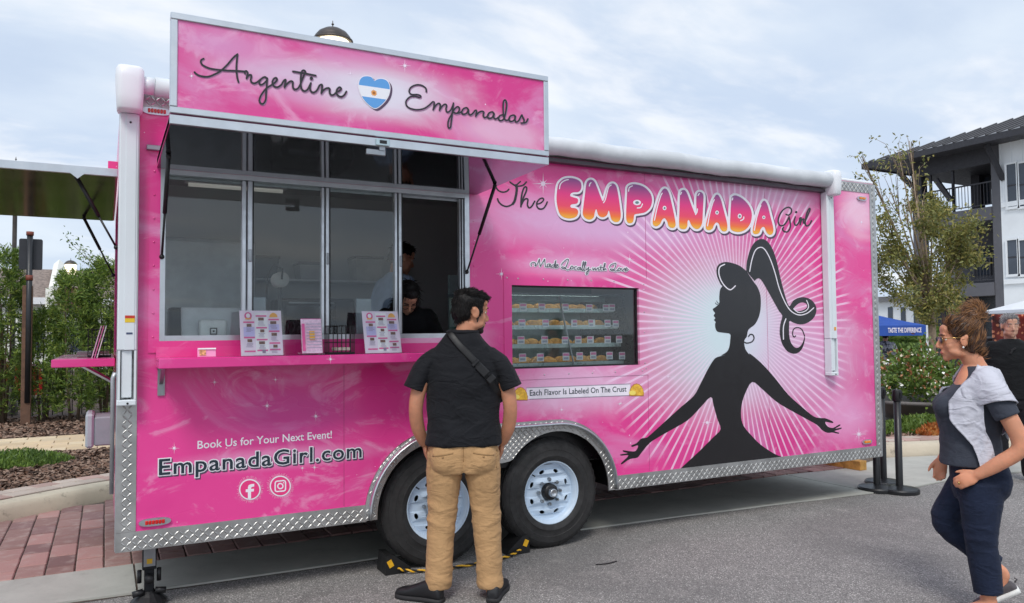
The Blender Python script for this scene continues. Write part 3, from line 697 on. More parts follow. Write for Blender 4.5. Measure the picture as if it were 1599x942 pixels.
q = MB(); q.add([(-.185, ey0-.0205, ez+.002), (-.11, ey0-.0205, ez+.002), (-.145, ey0-.0205, ez-.03)], [(0, 1, 2)]); q.build('strut_bracket', ALU, eh)
q = MB(); q.span(-0.275, X0-0.0085, 0.60, 2.1, 1.325, 1.372, 0.004); es = q.build('end_shelf', WRAP_PLAIN, tr)
q = MB(); q.tube([(-0.12, .75, 1.33), (X0-.01, .75, 1.22)], .012, 4); q.build('bracket', ALU, es)
q = MB(); q.span(-0.05, X0-0.0085, .55, .85, .86, 1.03, .008); ub = q.build('utility_box', pbr('grey_box', (140, 146, 152), .6), tr)
q = MB(); q.span(-0.095, -0.0505, .54, .86, .85, 1.05, .012); q.build('box_lid', pbr('grey_box_light', (164, 170, 176), .6), ub)
q = MB(); q.tube([(X0-.024, .06, .66), (X0-.024, .06, 1.28), (X0-.014, .06, 1.31)], .011, 10); q.build('conduit', pbr('conduit', (186, 186, 190), .35, .7), tr, True)
# ------------------------------------------------------------------ printed lettering and emblems on the wrap (flat vinyl at its real place)
def crop(ox, oy, sc, Y=0.0, lift=0.0012):
    def to3(u, v, d=0.0):
        p = at(ox+u*sc, oy+v*sc, Y); return (p[0], Y-lift-d, p[2])
    return to3
INK = pbr('print_black', (22, 20, 24), 0.22, 0, var=.05, coat=0.3, coat_rough=.05)
INKW = pbr('print_white', (244, 238, 246), 0.3, 0, var=.02)
INKS = pbr('print_shadow', (88, 66, 92), 0.35, 0, var=.05)
INKT = pbr('print_slate', (34, 52, 62), 0.3, 0, var=.05)
def strokes(name, lines, w, to3, mat, parent, sub=6, d0=0.0):
    q = MB(); k = 0
    for ln in lines:
        ww = w
        if isinstance(ln, tuple): ln, ww = ln
        pts = catmull(ln, sub) if len(ln) > 2 else [np.array(p, float) for p in ln]
        q.ribbon(pts, ww, to3, d0+k*0.00012, 0.000012); k += 1
    return q.build(name, mat, parent, fix=False)
def shadowed(name, lines, w, to3, parent, off=(5, 6)):
    o = strokes(name, lines, w, to3, INK, parent, d0=0.0012)
    sh = [([(p[0]+off[0], p[1]+off[1]) for p in (l[0] if isinstance(l, tuple) else l)], (l[1] if isinstance(l, tuple) else w)) for l in lines]
    strokes('lettering_shadow', sh, w, to3, pbr('print_soft_shadow', (170, 120, 160), .35), parent); return o
def ring(cx, cy, r, n=12): return [(cx+r*math.cos(2*math.pi*i/n), cy+r*math.sin(2*math.pi*i/n)) for i in range(n+1)]
A1 = crop(290, 70, 270/1599, -0.948)
shadowed('script_lettering', [
    [(80,255),(110,280),(160,295),(215,295),(265,275),(320,245),(380,190),(440,120),(478,90)], [(478,88),(472,150),(468,220),(475,300),(487,345)],
    [(165,130),(142,145),(142,170),(165,195),(220,220),(290,232),(380,240),(460,243),(535,248)],
    [(548,268),(545,250),(560,245),(572,262),(566,290),(562,312)], [(562,312),(578,288),(602,280),(606,300),(600,325),(607,347),(632,358),(660,347),(690,322)],
    [(752,315),(730,300),(700,315),(680,345),(688,370),(715,365),(745,335),(753,312)], [(753,312),(748,380),(742,450),(738,510),(718,545),(695,545),(680,520),(690,480),(715,440),(745,405),(790,375)],
    [(790,375),(820,355),(843,328),(835,308),(812,318),(800,350),(815,385),(850,393),(885,370)],
    [(885,370),(905,335),(922,325),(920,350),(912,395)], [(912,395),(935,365),(965,340),(988,345),(988,372),(992,402),(1012,415),(1036,405),(1056,375)],
    [(1056,375),(1085,300),(1105,260),(1095,240),(1075,245),(1065,280),(1062,350),(1068,405),(1095,430),(1125,415),(1153,362)], [(990,248),(1060,260),(1130,273),(1200,287)],
    [(1155,355),(1148,400),(1155,430),(1180,443),(1210,425),(1235,378)], ring(1160, 313, 7),
    [(1235,378),(1252,370),(1260,382),(1252,450)], [(1252,450),(1280,415),(1312,402),(1330,412),(1328,440),(1340,464),(1365,465),(1390,442)],
    [(1390,442),(1420,428),(1435,408),(1420,395),(1398,415),(1392,450),(1410,475),(1440,482),(1465,465),(1483,435)]], 17, A1, sign)
A2 = crop(540, 100, 320/1599, -0.948)
shadowed('script_lettering', [
    [(627,218),(622,190),(590,168),(545,165),(505,185),(493,215),(510,238),(555,240),(582,250),(575,262),(540,254),(500,258),(470,288),(470,320),(495,345),(550,358),(605,350),(645,325),(675,297)],
    [(675,297),(688,300),(686,330),(680,358)], [(680,358),(700,325),(722,308),(735,318),(732,345),(730,362)], [(730,362),(750,330),(772,315),(785,325),(780,350),(785,372),(800,375),(820,355),(838,312)],
    [(838,306),(835,340),(828,400),(820,460),(815,495),(802,500),(795,480),(800,440),(820,400),(845,355),(868,335),(884,345),(880,370),(862,386),(842,380)], [(862,386),(885,383),(905,370)],
    [(955,357),(940,342),(915,352),(903,378),(915,393),(940,385),(955,357),(955,385),(970,398),(990,385),(1005,365)],
    [(1005,365),(1015,362),(1018,375),(1012,408)], [(1012,408),(1035,380),(1060,370),(1075,378),(1070,400),(1078,418),(1095,415),(1110,400)],
    [(1155,388),(1140,375),(1115,385),(1103,410),(1115,425),(1140,418),(1155,388),(1152,418),(1165,430),(1185,420),(1195,410)],
    [(1238,405),(1225,398),(1200,405),(1190,430),(1205,443),(1230,430),(1245,380),(1253,320),(1245,285),(1230,290),(1225,330),(1228,400),(1240,435),(1260,440),(1275,425)],
    [(1320,407),(1305,400),(1280,410),(1270,435),(1285,450),(1310,440),(1322,407),(1318,440),(1330,455),(1350,440)],
    [(1350,440),(1370,400),(1376,412),(1388,435),(1384,460),(1365,462)], [(1384,462),(1405,455),(1418,430)]], 12, A2, sign)
def blob(name, pts, to3, mat, parent, d=0.0, holes=(), sub=5, curved=True):
    f = (lambda l: [tuple(p) for p in catmull(l, sub, True)]) if curved else (lambda l: l)
    q = MB(); q.plate([f(pts)]+[f(h) for h in holes], lambda u, v, dd: to3(u, v, d)); return q.build(name, mat, parent, fix=False)
# flag heart
def flag_mat():
    m, t = new_mat('print_flag'); v = t.coord(); s = t.n('SeparateXYZ', {0: v})
    a, b = A2(218, 230), None
    zc = A2(218, 228)[2]; top = A2(218, 182)[2]; bot = A2(218, 266)[2]; xc = A2(218, 228)[0]
    z = t.m('ADD', s.outputs[2], t.m('MULTIPLY', t.m('SUBTRACT', s.outputs[0], xc), 0.0))
    band = t.m('MULTIPLY', t.m('LESS_THAN', z, top), t.m('GREATER_THAN', z, bot))
    c = t.mix(band, lin((92, 160, 224)), lin((240, 240, 246)))
    dx = t.m('SUBTRACT', s.outputs[0], xc); dz = t.m('SUBTRACT', s.outputs[2], zc); r = t.m('SQRT', t.m('ADD', t.m('MULTIPLY', dx, dx), t.m('MULTIPLY', dz, dz)))
    ang = t.m('ARCTAN2', dz, dx); rr = t.m('ADD', 0.0145, t.m('MULTIPLY', t.m('SINE', t.m('MULTIPLY', ang, 12.0)), 0.0025))
    c = t.mix(t.m('LESS_THAN', r, rr), c, lin((226, 148, 62))); c = t.mix(t.m('LESS_THAN', r, 0.006), c, lin((160, 90, 40)))
    t.principled(col=c, rough=0.25, coat=0.3); return m
HEART = [(222,132),(200,105),(160,96),(122,106),(102,140),(100,185),(118,245),(160,305),(224,348),(280,318),(325,262),(342,205),(338,160),(315,128),(275,116),(242,122)]
def heart(grow, off): 
    c = np.array((222, 215)); return [tuple(c+(np.array(p)-c)*grow+np.array(off)) for p in HEART]
blob('heart_shadow', heart(1.03, (16, 14)), A2, INKS, sign, 0.0004); blob('heart_outline', heart(1.035, (0, 0)), A2, INKW, sign, 0.0012); blob('flag_heart', heart(0.985, (0, 0)), A2, flag_mat(), sign, 0.002)
# main title
T3 = crop(760, 260, 260/1599); T4 = crop(1000, 260, 280/1599)
strokes('script_lettering', [
    ([(90,203),(110,230),(150,247),(190,240),(212,220)], 15), ([(222,150),(262,178),(300,190),(350,180),(380,150)], 15), ([(322,146),(295,170),(278,186)], 14),
    ([(278,182),(288,210),(282,270),(268,330),(250,360)], 24), ([(258,345),(235,370),(190,385),(145,370),(115,340),(103,312)], 15),
    ([(328,388),(332,300),(347,230),(365,198),(382,205),(378,240),(352,300),(330,365)], 16), ([(332,372),(352,330),(378,310),(395,322),(390,368),(405,397),(430,385),(460,335)], 15),
    ([(478,365),(520,350),(545,322),(535,305),(505,315),(480,350),(482,385),(505,408),(540,405),(565,375),(580,342)], 14)], 14, T3, INK, tr)
strokes('script_lettering', [
    [(1298,428),(1322,434),(1345,410),(1343,378),(1315,365),(1275,385),(1240,435),(1228,490),(1242,525),(1275,525),(1305,490),(1325,450)],
    [(1325,450),(1335,500),(1335,545),(1315,580),(1285,582),(1266,560),(1276,545)],
    [(1380,450),(1370,490),(1375,515),(1390,525),(1412,498),(1420,462)], ring(1388, 408, 4), [(1420,462),(1432,458),(1430,480),(1424,520)], [(1426,505),(1440,475),(1455,470),(1452,500),(1462,508)],
    [(1462,505),(1490,440),(1512,385),(1502,378),(1482,420),(1468,500),(1480,530),(1505,520),(1525,485)]], 13, T4, INK, tr)
def grad_mat():
    m, t = new_mat('print_sunset'); v = t.coord(); s = t.n('SeparateXYZ', {0: v})
    x, z = s.outputs[0], s.outputs[2]
    xa, za = T3(770, 500)[0], T3(770, 495)[2]; xb, zb = T4(1090, 600)[0], T4(1090, 600)[2]
    base = t.m('ADD', za, t.m('MULTIPLY', t.m('SUBTRACT', x, xa), (zb-za)/(xb-xa)))
    f = t.m('DIVIDE', t.m('SUBTRACT', z, base), T3(770, 112)[2]-T3(770, 495)[2])
    r = t.n('ValToRGB', {0: f}); e = r.color_ramp.elements
    e[0].position = 0.02; e[0].color = lin((250, 178, 40))+(1,); e[1].position = 0.97; e[1].color = lin((150, 64, 140))+(1,)
    for p, c in ((0.14, (252, 116, 40)), (0.3, (244, 66, 100)), (0.6, (232, 42, 128))):
        k = e.new(p); k.color = lin(c)+(1,)
    t.principled(col=r.outputs[0], rough=0.22, coat=0.4, coat_rough=.05); return m
SUNSET = grad_mat()
BUB = [
 (T3, [(700,150),(740,120),(800,112),(860,125),(900,155),(905,210),(880,245),(830,250),(805,262),(800,285),(830,298),(868,310),(875,335),(860,358),(815,365),(800,380),(812,398),(855,405),(875,435),(860,480),(810,500),(750,495),(705,465),(680,400),(668,320),(672,240),(682,180)], [], [[(695,215),(705,170),(740,140),(780,128)]]),
 (T3, [(950,190),(965,145),(995,128),(1030,145),(1060,210),(1090,290),(1112,335),(1130,300),(1150,230),(1175,180),(1210,165),(1240,190),(1258,260),(1275,370),(1285,470),(1270,525),(1230,535),(1195,510),(1180,455),(1168,425),(1150,470),(1110,490),(1070,470),(1050,412),(1035,445),(1025,490),(990,512),(945,500),(920,460),(925,390),(938,290)], [], [[(982,190),(988,168),(998,158)],[(1118,350),(1135,320),(1150,260),(1168,200),(1192,180)]]),
 (T3, [(1345,260),(1350,200),(1385,175),(1440,175),(1510,200),(1565,255),(1585,320),(1570,390),(1520,440),(1450,455),(1415,465),(1408,510),(1395,540),(1360,545),(1338,510),(1338,400)], [(1440,348,38,26)], [[(1358,240),(1366,205),(1395,188)],[(1442,400),(1475,395),(1492,362)]]),
 (T4, [(180,235),(215,198),(250,235),(280,350),(305,470),(310,530),(285,550),(250,535),(235,490),(213,462),(190,478),(172,515),(140,535),(110,520),(110,470),(140,350)], [(212,372,17,20)], [[(122,480),(145,370),(175,270),(190,240)]]),
 (T4, [(350,260),(360,220),(390,212),(415,245),(450,340),(485,425),(497,400),(495,330),(498,260),(515,230),(545,235),(560,270),(555,380),(548,500),(525,550),(490,558),(455,530),(430,480),(418,490),(415,535),(395,560),(355,555),(342,520),(345,400)], [], [[(355,250),(362,232)],[(488,430),(500,410),(505,380)],[(510,260),(522,242)]]),
 (T4, [(650,290),(680,252),(712,290),(740,390),(770,510),(768,570),(735,580),(710,555),(697,515),(676,500),(655,520),(640,555),(610,570),(582,555),(585,500),(615,390)], [(680,412,16,18)], [[(595,530),(615,420),(640,330),(655,298)]]),
 (T4, [(808,300),(815,270),(850,260),(910,290),(965,350),(990,420),(980,500),(940,560),(880,585),(820,575),(798,540),(800,420)], [(882,444,18,22)], [[(815,300),(820,282)],[(890,485),(915,470),(918,452)]]),
 (T4, [(1070,345),(1100,306),(1130,345),(1155,440),(1182,550),(1175,600),(1145,610),(1120,585),(1105,548),(1088,540),(1070,560),(1055,595),(1025,605),(1000,590),(1005,530),(1035,430)], [(1097,455,14,16)], [[(1012,570),(1030,470),(1055,385),(1070,350)]])]
for to3, pts, holes, hl in BUB:
    cl = [tuple(p) for p in catmull(pts, 4, True)]; ow = 44
    letter = blob('bubble_letter', pts, to3, SUNSET, tr, 0.003, sub=4)
    q = MB(); q.plate([cl], lambda u, v, d: to3(u+9, v+13, 0.0002)); q.ribbon([(p[0]+9, p[1]+13) for p in cl], ow, to3, 0.0003, 0.000003, True); q.build('letter_shadow', INKS, letter, fix=False)
    q = MB(); q.plate([cl], lambda u, v, d: to3(u, v, 0.0014)); q.ribbon(cl, ow-4, to3, 0.0016, 0.000004, True); q.build('letter_outline', INKW, letter, fix=False)
    q = MB(); k = 0
    for cx, cy, a, b in holes:
        q.plate([[(cx+a*math.cos(t_), cy+b*math.sin(t_)) for t_ in np.linspace(0, 2*math.pi, 14, endpoint=False)]], lambda u, v, d: to3(u, v, 0.0034))
    for l in hl: q.ribbon(catmull(l, 5), 10, to3, 0.0036, 0.00001, taper=False)
    q.build('letter_highlight', INKW, letter, fix=False)
    for cx, cy, a, b in holes:
        q = MB(); q.plate([[(cx+a*.5*math.cos(t_), cy+b*.5*math.sin(t_)) for t_ in np.linspace(0, 2*math.pi, 12, endpoint=False)]], lambda u, v, d: to3(u, v, 0.0042)); q.build('letter_hole', pbr('print_teal_grey', (104, 140, 140), .3), letter, fix=False)
# silhouette emblem
S5 = lambda p: (1060+p[0]*260/1225, 360+p[1]*260/1225); S6 = lambda p: (950+p[0]*380/1599, 540+p[1]*380/1599)
PX = crop(0, 0, 1.0)
left5 = [(495,297),(450,262),(400,242),(345,232),(300,245),(277,280),(282,340),(308,398),(320,408),(303,436),(297,490),(298,532),(290,546),(264,568),(250,577),(254,592),(266,608),(256,626),(268,645),(258,658),(270,674),(266,690),(270,722),(285,745),(330,753),(376,762),(378,800),(370,860),(350,895),(310,920)]
body6 = [(770,60),(715,75),(690,95),(650,160),(600,260),(560,330),(480,400),(380,490),(270,590),(245,605),(215,610),(185,640),(150,655),(158,664),(195,655),(180,690),(150,694),(96,687),(100,698),(126,706),(78,714),(85,722),(132,721),(84,770),(90,778),(140,745),(190,735),(215,705),(270,640),(330,600),(400,560),(520,490),(600,410),(672,337),(690,390),(715,480),(737,548),(690,600),(600,690),(530,755),(474,806)]
bodyr = [(1150,733),(1090,710),(1000,650),(940,590),(890,530),(872,470),(875,390),(900,310),(945,238),(1010,285),(1100,365),(1190,420),(1290,475),(1370,520),(1405,555),(1440,572),(1470,570),(1510,578),(1514,571),(1485,561),(1529,546),(1528,538),(1490,545),(1522,525),(1516,518),(1475,540),(1440,530),(1425,500),(1470,508),(1475,499),(1430,478),(1395,475),(1350,465),(1280,410),(1180,320),(1100,220),(1020,130),(960,75),(925,50)]
right5 = [(520,915),(490,875),(480,825),(486,800),(500,780),(512,730),(560,690),(590,630),(602,560),(600,480),(580,420),(557,388)]
bl = catmull([S5(p) for p in left5]+[S6(p) for p in body6], 3)
br = catmull([S6(p) for p in bodyr]+[S5(p) for p in right5], 3)
tail = [(495,297),(500,230),(525,140),(560,85),(605,63),(650,80),(690,140),(720,230),(745,340),(770,440),(797,530),(815,556),(840,518),(880,496),(925,492),(972,510),(1005,550),(1011,595),(990,645),(940,682),(890,691),(842,678),(815,666),(811,700),(811,760),(822,820),(850,858),(878,862),(905,835),(920,795),(924,770),(927,800),(915,850),(890,890),(850,907),(800,890),(760,835),(742,760),(746,690),(760,628),(735,590),(690,510),(640,420),(603,362),(578,353),(557,372)]
tl = [tuple(S5(p)) for p in [tuple(x) for x in catmull(tail, 4)]]
hole = [S5(p) for p in ((843,577),(866,548),(900,530),(932,536),(944,556),(932,576),(895,592),(862,592))]
emb = MB(); emb.plate([[tuple(p) for p in bl]+[tuple(p) for p in br]], lambda u, v, d: PX(u, v, 0.0)); figure = emb.build('figure_emblem', INK, tr, fix=False)
q = MB(); q.plate([[tuple(p) for p in tl], [tuple(p) for p in catmull(hole, 4, True)]], lambda u, v, d: PX(u, v, 0.0003)); q.build('emblem_ponytail', INK, figure, fix=False)
thin = lambda pts, w: ([S5(p) for p in pts], w)
strokes('emblem_curl', [thin([(924,775),(905,730),(875,714),(845,725),(836,760),(846,784),(858,776)], 1.6), thin([(482,822),(500,829),(535,820),(552,795),(545,770),(525,765),(512,780)], 1.9), thin([(298,538),(284,532),(278,518)], .8), thin([(290,546),(276,543),(268,532)], .8)], 1.5, PX, INK, figure, d0=0.0004)
strokes('emblem_highlight', [thin([(520,302),(535,220),(560,150),(595,125),(630,140),(670,210),(705,310),(735,420),(775,520),(820,590),(880,622),(940,610),(990,570)], 1.5), thin([(335,250),(300,270),(293,315),(310,370),(345,418),(380,436),(414,408)], 1.7), thin([(786,650),(768,710),(768,800)], 1.6), thin([(843,577),(880,604),(930,592),(953,560),(938,515)], 1.3)], 1.5, PX, INKW, figure, d0=0.0012)
# small script line
T8 = crop(790, 395, 230/903)
MLL = [[(155,80),(152,66),(168,58),(180,66),(176,80),(190,70),(203,38)],[(203,38),(208,84)],[(208,84),(236,38)],[(236,38),(240,82),(250,84)],[(268,68),(254,70),(252,84),(262,84),(270,68),(270,86),(278,86)],[(294,72),(280,76),(280,88),(292,84),(304,46),(298,88),(304,88)],[(304,84),(318,76),(310,70),(304,84),(312,92),(322,84)],
 [(338,76),(345,62),(368,42),(380,40),(378,56),(362,92),(346,96),(338,88),(352,88),(376,104),(396,94)],[(400,82),(392,94),(402,100),(410,88),(402,80)],[(430,84),(418,88),(416,100),(430,100)],[(450,88),(438,92),(438,104),(448,100),(454,88),(454,104),(460,102)],[(460,102),(476,60),(470,58),(464,104),(470,106)],[(472,104),(488,62),(482,60),(476,106),(484,106)],[(488,90),(490,104),(504,90),(504,90),(500,124),(492,132),(490,120),(516,100)],
 [(530,92),(532,106),(544,92),(546,106),(560,92)],[(564,92),(564,106),(572,104)],[(580,76),(578,104),(586,106)],[(570,88),(592,90)],[(592,106),(606,70),(600,68),(596,106),(606,96),(612,106)],
 [(632,90),(640,74),(664,64),(672,70),(660,102),(646,108),(636,100),(650,100),(668,112),(684,104)],[(690,94),(682,104),(692,110),(700,100),(692,92)],[(706,94),(710,110),(724,94)],[(726,104),(740,98),(734,92),(726,104),(732,112),(748,102)]]
strokes('script_lettering', MLL, 3.8, T8, INKT, tr, d0=0.004); strokes('lettering_outline', MLL, 15, T8, INKW, tr, d0=0.0)
# typeset lines: text laid on the wall along a measured baseline
def typeset(name, txt, p0, p1, cap_px, mat, parent, Y=0.0, lift=0.0016, bold=0.0, stretch=None, axis=None, spacing=1.0):
    """p0, p1: baseline start and end (surveyed); cap_px: capital height in the survey"""
    for off in (0.0, bold):
        cu = bpy.data.curves.new(name, 'FONT'); cu.body = txt; cu.size = 1.0; cu.offset = off; cu.resolution_u = 3; cu.space_character = spacing
        to = bpy.data.objects.new('tmp', cu); COL.objects.link(to); bpy.context.view_layer.update()
        dg = bpy.context.evaluated_depsgraph_get(); me = bpy.data.meshes.new_from_object(to.evaluated_get(dg)); bpy.data.objects.remove(to); bpy.data.curves.remove(cu)
        n = len(me.vertices); co = np.zeros(n*3); me.vertices.foreach_get('co', co); co = co.reshape(-1, 3)
        if off == 0.0: xmin, xmax = co[:, 0].min(), co[:, 0].max()
    a = np.array(at(*p0, Y)) if axis is None else np.array(p0); b = np.array(at(*p1, Y)) if axis is None else np.array(p1)
    H = (np.array(at(p0[0], p0[1]-cap_px, Y))-a)[2] if axis is None else cap_px
    ux = (b-a)/(xmax-xmin); uz = np.array([0, 0, H/0.70]); nrm = np.array([0, -1.0, 0]) if axis is None else np.array(axis)
    w = a+np.outer(co[:, 0]-xmin, ux)+np.outer(co[:, 1], uz)+nrm*lift
    me.vertices.foreach_set('co', w.ravel()); me.materials.clear(); me.materials.append(mat); me.update(); me.name = name
    return link(name, me, parent)
typeset('printed_line', 'Book Us for Your Next Event!', (308.5, 701), (518, 684), 12.5, INKW, tr, bold=0.012)
c2 = lambda u, v: (230+u*360/1599, 660+v*360/1599)
typeset('web_address', 'EmpanadaGirl.com', c2(82, 364), c2(1484, 240), 25, INKT, tr, bold=0.012, lift=0.004, spacing=1.1)
typeset('lettering_outline', 'EmpanadaGirl.com', c2(82, 364), c2(1484, 240), 25, INKW, tr, bold=0.055, lift=0.0026, spacing=1.1)
typeset('lettering_shadow', 'EmpanadaGirl.com', c2(90, 374), c2(1492, 250), 25, INKS, tr, bold=0.055, lift=0.0012, spacing=1.1)
c8 = lambda u, v: (790+u*230/903, 395+v*230/903)
q = MB(); f8 = crop(790, 395, 230/903); q.plate([[(126, 830), (762, 806), (762, 872), (126, 896)]], lambda u, v, d: f8(u, v, 0.0)); strip = q.build('label_strip', pbr('strip_white', (240, 232, 242), .35), tr, fix=False)
for v0 in ((126, 828, 762, 803), (146, 897, 762, 874)):
    q = MB(); q.ribbon([(v0[0], v0[1]), (v0[2], v0[3])], 4, f8, 0.0005); q.build('strip_line', pbr('strip_grey', (150, 140, 156), .4), strip, fix=False)
typeset('printed_line', 'Each Flavor Is Labeled On The Crust', c8(146, 876), c8(738, 850), 9.0, INKT, strip, bold=0.012)
def turnover(cx, cy, w, h, to3, parent, lift=0.001):
    n = 9; top = []
    for i in range(n*4+1):
        a = math.pi-math.pi*i/(n*4); r = 1+0.045*abs(math.sin(i/4*math.pi))
        top.append((cx+w/2*math.cos(a)*r, cy+h*0.42-h*0.9*math.sin(a)*r))
    pts = top+[(cx+w*.5, cy+h*.55), (cx-w*.5, cy+h*.55)]
    q = MB(); q.plate([[(cx+(p[0]-cx)*1.08, cy+(p[1]-cy)*1.1) for p in pts]], lambda u, v, d: to3(u, v, lift)); o = q.build('pastry_print', pbr('print_rust', (176, 96, 44), .3), parent, fix=False)
    q = MB(); q.plate([pts], lambda u, v, d: to3(u, v, lift+.0012)); q.build('pastry_fill', pbr('print_gold', (244, 186, 66), .3, var=.25, vscale=40), o, fix=False)
    q = MB(); q.plate([[(cx-w*.32+w*.26*math.cos(t_), cy+h*.3+h*.22*math.sin(t_)) for t_ in np.linspace(0, 2*math.pi, 12, endpoint=False)]], lambda u, v, d: to3(u, v, lift+.002)); q.build('pastry_light', pbr('print_lemon', (250, 222, 110), .3), o, fix=False)
turnover(88, 862, 82, 70, f8, tr); turnover(800, 838, 82, 66, f8, tr)
# social media roundels
SOC = crop(230, 660, 360/1599)
def roundel(cx, cy, rx, ry):
    q = MB(); k = 0
    for i in range(72):
        a = 2*math.pi*i/72; r0, r1 = 0.9, 1.22+0.3*random.random(); w = 4.2
        q.ribbon([(cx+rx*r0*math.cos(a), cy+ry*r0*math.sin(a)), (cx+rx*r1*math.cos(a), cy+ry*r1*math.sin(a))], w, SOC, 0.0+(i % 2)*0.0003, 0, taper=True)
    q.plate([[(cx+rx*1.13*math.cos(t_), cy+ry*1.13*math.sin(t_)) for t_ in np.linspace(0, 2*math.pi, 32, endpoint=False)]], lambda u, v, d: SOC(u, v, 0.0008))
    o = q.build('roundel_burst', INKW, tr, fix=False)
    q = MB(); q.plate([[(cx+rx*math.cos(t_), cy+ry*math.sin(t_)) for t_ in np.linspace(0, 2*math.pi, 32, endpoint=False)]], lambda u, v, d: SOC(u, v, 0.0016)); q.build('roundel', pbr('roundel_pink', (232, 58, 128), .3), o, fix=False); return o
r1 = roundel(711, 464, 66, 64); r2 = roundel(922, 440, 65, 64)
q = MB(); q.plate([[(697,530),(697,482),(682,483),(682,463),(697,462),(697,448),(703,433),(718,427),(741,424),(741,443),(728,445),(720,450),(719,460),(740,458),(738,477),(719,479),(719,528)]], lambda u, v, d: SOC(u, v, 0.0024)); q.build('letter_mark', INKW, r1, fix=False)
def rr(cx, cy, w, h, r, sk): 
    out = []
    for qx, qy, a0 in ((1, -1, -90), (1, 1, 0), (-1, 1, 90), (-1, -1, 180)):
        for a in np.linspace(a0, a0+90, 6): 
            X = cx+qx*(w-r)+r*math.cos(math.radians(a)); out.append((X, cy+qy*(h-r)+r*math.sin(math.radians(a))+(X-cx)*sk))
    return out
q = MB(); q.ribbon(rr(922, 440, 36, 36, 14, -.09), 9, SOC, 0.0024, 0, True); q.ribbon(ring(922, 440, 18, 20)[:-1], 9, SOC, 0.0026, 0, True); q.plate([ring(944, 417, 4.5, 8)[:-1]], lambda u, v, d: SOC(u, v, 0.0025)); q.build('camera_mark', INKW, r2, fix=False)
# sparkles
def sparkle(cx, cy, r, Y=0.0, par=tr, rays=4):
    to3 = crop(0, 0, 1.0, Y); q = MB(); n = 16; pts = []
    for i in range(n):
        a = 2*math.pi*i/n; rad = r*(1.0 if i % 4 == 0 else (.5 if i % 4 == 2 else .11)); pts.append((cx+rad*math.cos(a), cy+rad*math.sin(a)))
    q.plate([pts], lambda u, v, d: to3(u, v, 0.0)); q.plate([[(cx+r*.2*math.cos(t_), cy+r*.2*math.sin(t_)) for t_ in np.linspace(0, 2*math.pi, 10, endpoint=False)]], lambda u, v, d: to3(u, v, 0.0004))
    return q.build('sparkle', pbr('print_sparkle', (250, 226, 244), .3), par, fix=False)
for a in ((848, 287, 18), (417, 634, 9), (493, 650, 9), (272, 700, 10), (783, 428, 10), (983, 405, 9), (1104, 660, 10), (1341, 678, 13), (967, 631, 5), (472, 731, 6), (491, 730, 7), (969, 630, 6), (1043, 588, 6), (335, 597, 7), (430, 593, 6), (700, 646, 5), (877, 640, 6), (1345, 347, 6)): sparkle(*a)
for a in ((632, 103, 11), (299, 119, 7), (547, 115, 6)): sparkle(*a, Y=-0.948, par=sign)
sparkle(516, 561, 8, -0.2901, shelf)
# ------------------------------------------------------------------ trailer interior and things on the shelves
random.seed(11)
q = MB(); q.span(X0+0.05, 2.30, 0.075, 0.42, 1.43, 1.468, 0.004); q.build('inner_counter', pbr('counter_steel', (150, 154, 156), .3, .8), tr)
q = MB(); q.span(0.3, 4.6, 1.80, 2.40, 0.57, 1.40, 0.01); q.build('back_counter', pbr('counter_front', (128, 132, 134), .4, .4), tr)
LED = None
def led_mat():
    m, t = new_mat('led_tube'); t.principled(col=(.9, .9, .86), rough=.5, emit=(1.0, .97, .9), emit_s=0.12); return m
LED = led_mat()
for xa, xb, yy in ((0.55, 1.35, 2.0), (1.65, 2.75, 1.7), (3.4, 4.6, 1.7)):
    q = MB(); q.span(xa, xb, yy-.05, yy+.05, 2.735, 2.78, .004); fx = q.build('ceiling_light', WHITE, tr)
    q = MB(); q.tube([(xa+.03, yy, 2.722), (xb-.03, yy, 2.722)], .016, 8); q.build('light_tube', LED, fx, True)
def simple(name, label, cat, q, mat, smooth=False, group=None):
    return tag(q.build(name, mat, None, smooth), label, cat, group)
GREY_T = pbr('tablet_silver', (218, 220, 226), .4, .0)
def dflt(px, py, Y): return at(px, py, Y)
# point of sale terminal
t0 = thing('sales_terminal', 'silver tablet sales terminal with white stand behind the left window pane', 'terminal', (0.56, .25, 1.468))
q = MB(); q.box((.555, .20, 1.575), (.33, .018, .20), .008, RX(math.radians(-16)), 2); q.build('screen_back', GREY_T, t0)
q = MB(); q.box((.556, .15, 1.535), (.155, .06, .128), .02, RX(math.radians(-8)), 3); st = q.build('stand', pbr('stand_white', (240, 242, 246), .3), t0)
def sq(cx, cz, h, y): return [(cx-h, y, cz-h), (cx+h, y, cz-h), (cx+h, y, cz+h), (cx-h, y, cz+h)]
q = MB(); q.box((.556, .112, 1.53), (.04, .003, .04), .001); q.build('logo', BLACK, t0)
q = MB(); q.box((.556, .1098, 1.53), (.026, .002, .026), .0005); q.build('logo', pbr('stand_white', (224, 228, 234), .3), t0)
q = MB(); q.box((.556, .1082, 1.53), (.011, .002, .011), .0004); q.build('logo', BLACK, t0)
# chair back seen at the left edge
ch = thing('swivel_chair', 'black padded chair back at the left edge of the serving window', 'chair', (.40, .55, .56))
q = MB(); q.box((.395, .5, 1.57), (.13, .07, .22), .03, None, 3); q.build('backrest', BLACK, ch, True)
q = MB(); q.tube([(.395, .56, 1.5), (.395, .62, 1.0), (.395, .7, .62)], .02, 8); q.build('post', STEEL_D, ch, True)
q = MB(); q.box((.395, .75, 1.02), (.4, .4, .07), .02); q.build('seat', BLACK, ch)
